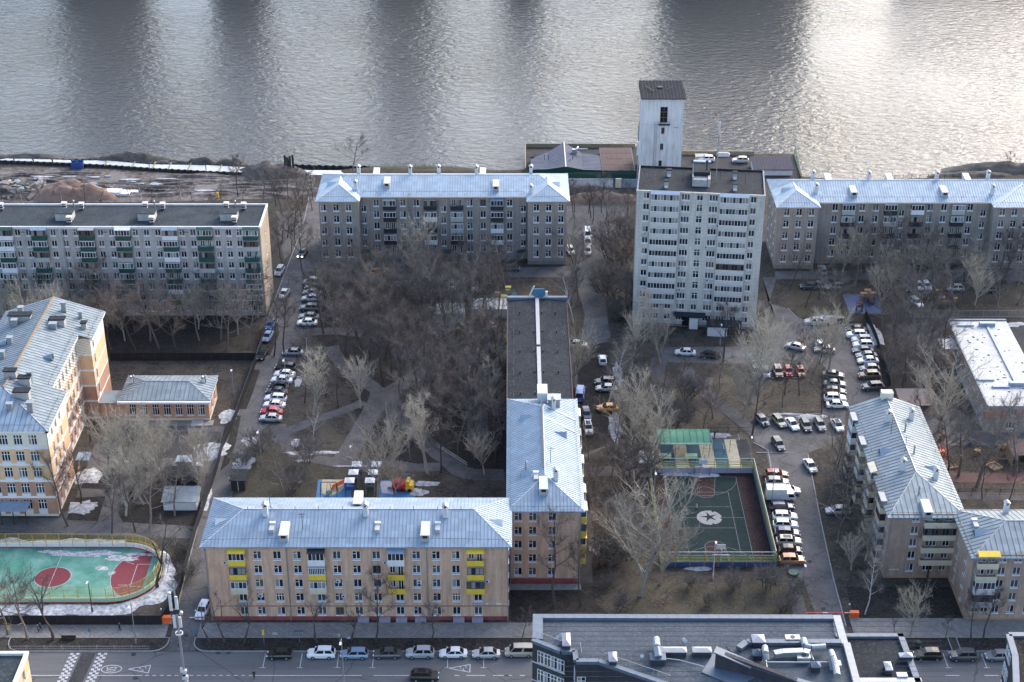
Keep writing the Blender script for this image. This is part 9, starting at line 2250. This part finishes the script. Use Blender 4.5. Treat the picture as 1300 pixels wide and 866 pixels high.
scatter([(722, 335), (738, 335), (738, 420), (724, 420)], 6, 4, ['dark', 'spread'], (8, 12), 'bare tree along the right wall of the felt roof block', 'trees along the felt roof block', 11)
scatter([(995, 368), (1080, 372), (1090, 404), (1010, 402)], 6, 5, ['dark', 'spread'], (8, 12), 'thin dark tree on the lawn above the car park', 'trees on the lawn above the car park', 12)
scatter([(1060, 345), (1300, 345), (1330, 398), (1180, 398), (1110, 396), (1090, 372)], 32, 4.4, ['spread', 'pale', 'dark', 'spread'], (9, 14), 'grey bare tree in the wood before the right back block', 'wood before the right back block', 13)
scatter([(1104, 405), (1200, 412), (1205, 515), (1130, 515), (1122, 440)], 24, 4.0, ['spread', 'rust', 'spread', 'dark'], (8, 13), 'brown bare tree between the car park and the kindergarten', 'trees beside the kindergarten', 14)
scatter([(1226, 560), (1300, 560), (1300, 572), (1230, 572)], 4, 4, ['spread'], (8, 11), 'bare tree right before the kindergarten front', 'trees before the kindergarten', 15)
scatter([(784, 480), (868, 488), (900, 520), (930, 548), (800, 540)], 14, 4.5, ['spread', 'rust', 'bush'], (5, 9), 'low brown bare tree on the lawn above the green canopy', 'low trees above the green canopy', 16)
scatter([(905, 488), (1035, 486), (1040, 516), (940, 520)], 8, 5, ['spread', 'dark'], (6, 9), 'thin bare tree on the leafy lawn below the short car row', 'trees on the leafy lawn', 17)
scatter([(746, 580), (820, 605), (826, 700), (760, 735), (742, 700)], 14, 4.2, ['dark', 'spread', 'bush'], (6, 11), 'dark twiggy tree between the wing block and the ball court', 'trees between wing block and court', 18)
scatter([(760, 740), (1010, 742), (1020, 775), (780, 775)], 12, 4.5, ['bush', 'spread'], (2.5, 5), 'low bush on the lawn below the ball court', 'bushes below the ball court', 19)
scatter([(1036, 570), (1068, 570), (1085, 640), (1105, 735), (1075, 740), (1050, 640)], 11, 4.2, ['spread', 'pale', 'dark'], (6, 10), 'bare tree between the driveway and the balcony wall', 'trees along the balcony wall', 20)
scatter([(208, 700), (250, 690), (236, 750), (215, 770)], 6, 3, ['bush', 'dark'], (3, 6), 'twiggy shrub on the slope right of the hockey court', 'shrubs right of the hockey court', 21)
scatter([(290, 575), (345, 565), (400, 595), (400, 625), (300, 625)], 6, 4, ['bush', 'spread'], (3, 6), 'low twiggy shrub on the lawn behind the street block', 'shrubs behind the street block', 22)
scatter([(380, 470), (430, 500), (440, 515), (385, 530)], 6, 4.5, ['dark', 'birch'], (9, 12), 'slender tree on the lawn right of the parked row', 'slender trees right of the parked row', 23)
scatter([(1180, 640), (1300, 640), (1300, 622), (1200, 622)], 3, 4, ['dark'], (7, 9), 'dark bare tree along the path behind the right wing', 'trees behind the right wing', 24)
rnd = random.Random(4)
mb = MB(M['yard'])
LEAF = [[(784, 484), (868, 488), (905, 520), (950, 552), (955, 590), (784, 590)], [(885, 480), (1035, 484), (1046, 518), (945, 538)], [(760, 745), (1015, 745), (1034, 785), (780, 785)], [(364, 465), (400, 465), (460, 505), (372, 538)], [(1075, 748), (1210, 748), (1222, 786), (1090, 786)], [(1008, 364), (1080, 366), (1096, 404), (1014, 398)], [(290, 565), (350, 552), (400, 592), (400, 630), (290, 630)]]
for P_ in LEAF:
 P_ = [at(*p) for p in P_]; x0, x1 = min(p.x for p in P_), max(p.x for p in P_); y0, y1 = min(p.y for p in P_), max(p.y for p in P_)
 for k in range(int((x1 - x0) * (y1 - y0) * 3.2)):
  x, y = rnd.uniform(x0, x1), rnd.uniform(y0, y1)
  if not inpoly(x, y, P_): continue
  s = rnd.uniform(.05, .16); a = rnd.uniform(0, 6.28); z = .02
  mb.face([(x, y, z), (x + s * math.cos(a), y + s * math.sin(a), z + rnd.uniform(0, .06)), (x + s * math.cos(a + 1.3), y + s * math.sin(a + 1.3), z + rnd.uniform(.0, .14))])
tag(mb.build('leaf_litter'), kind='stuff')
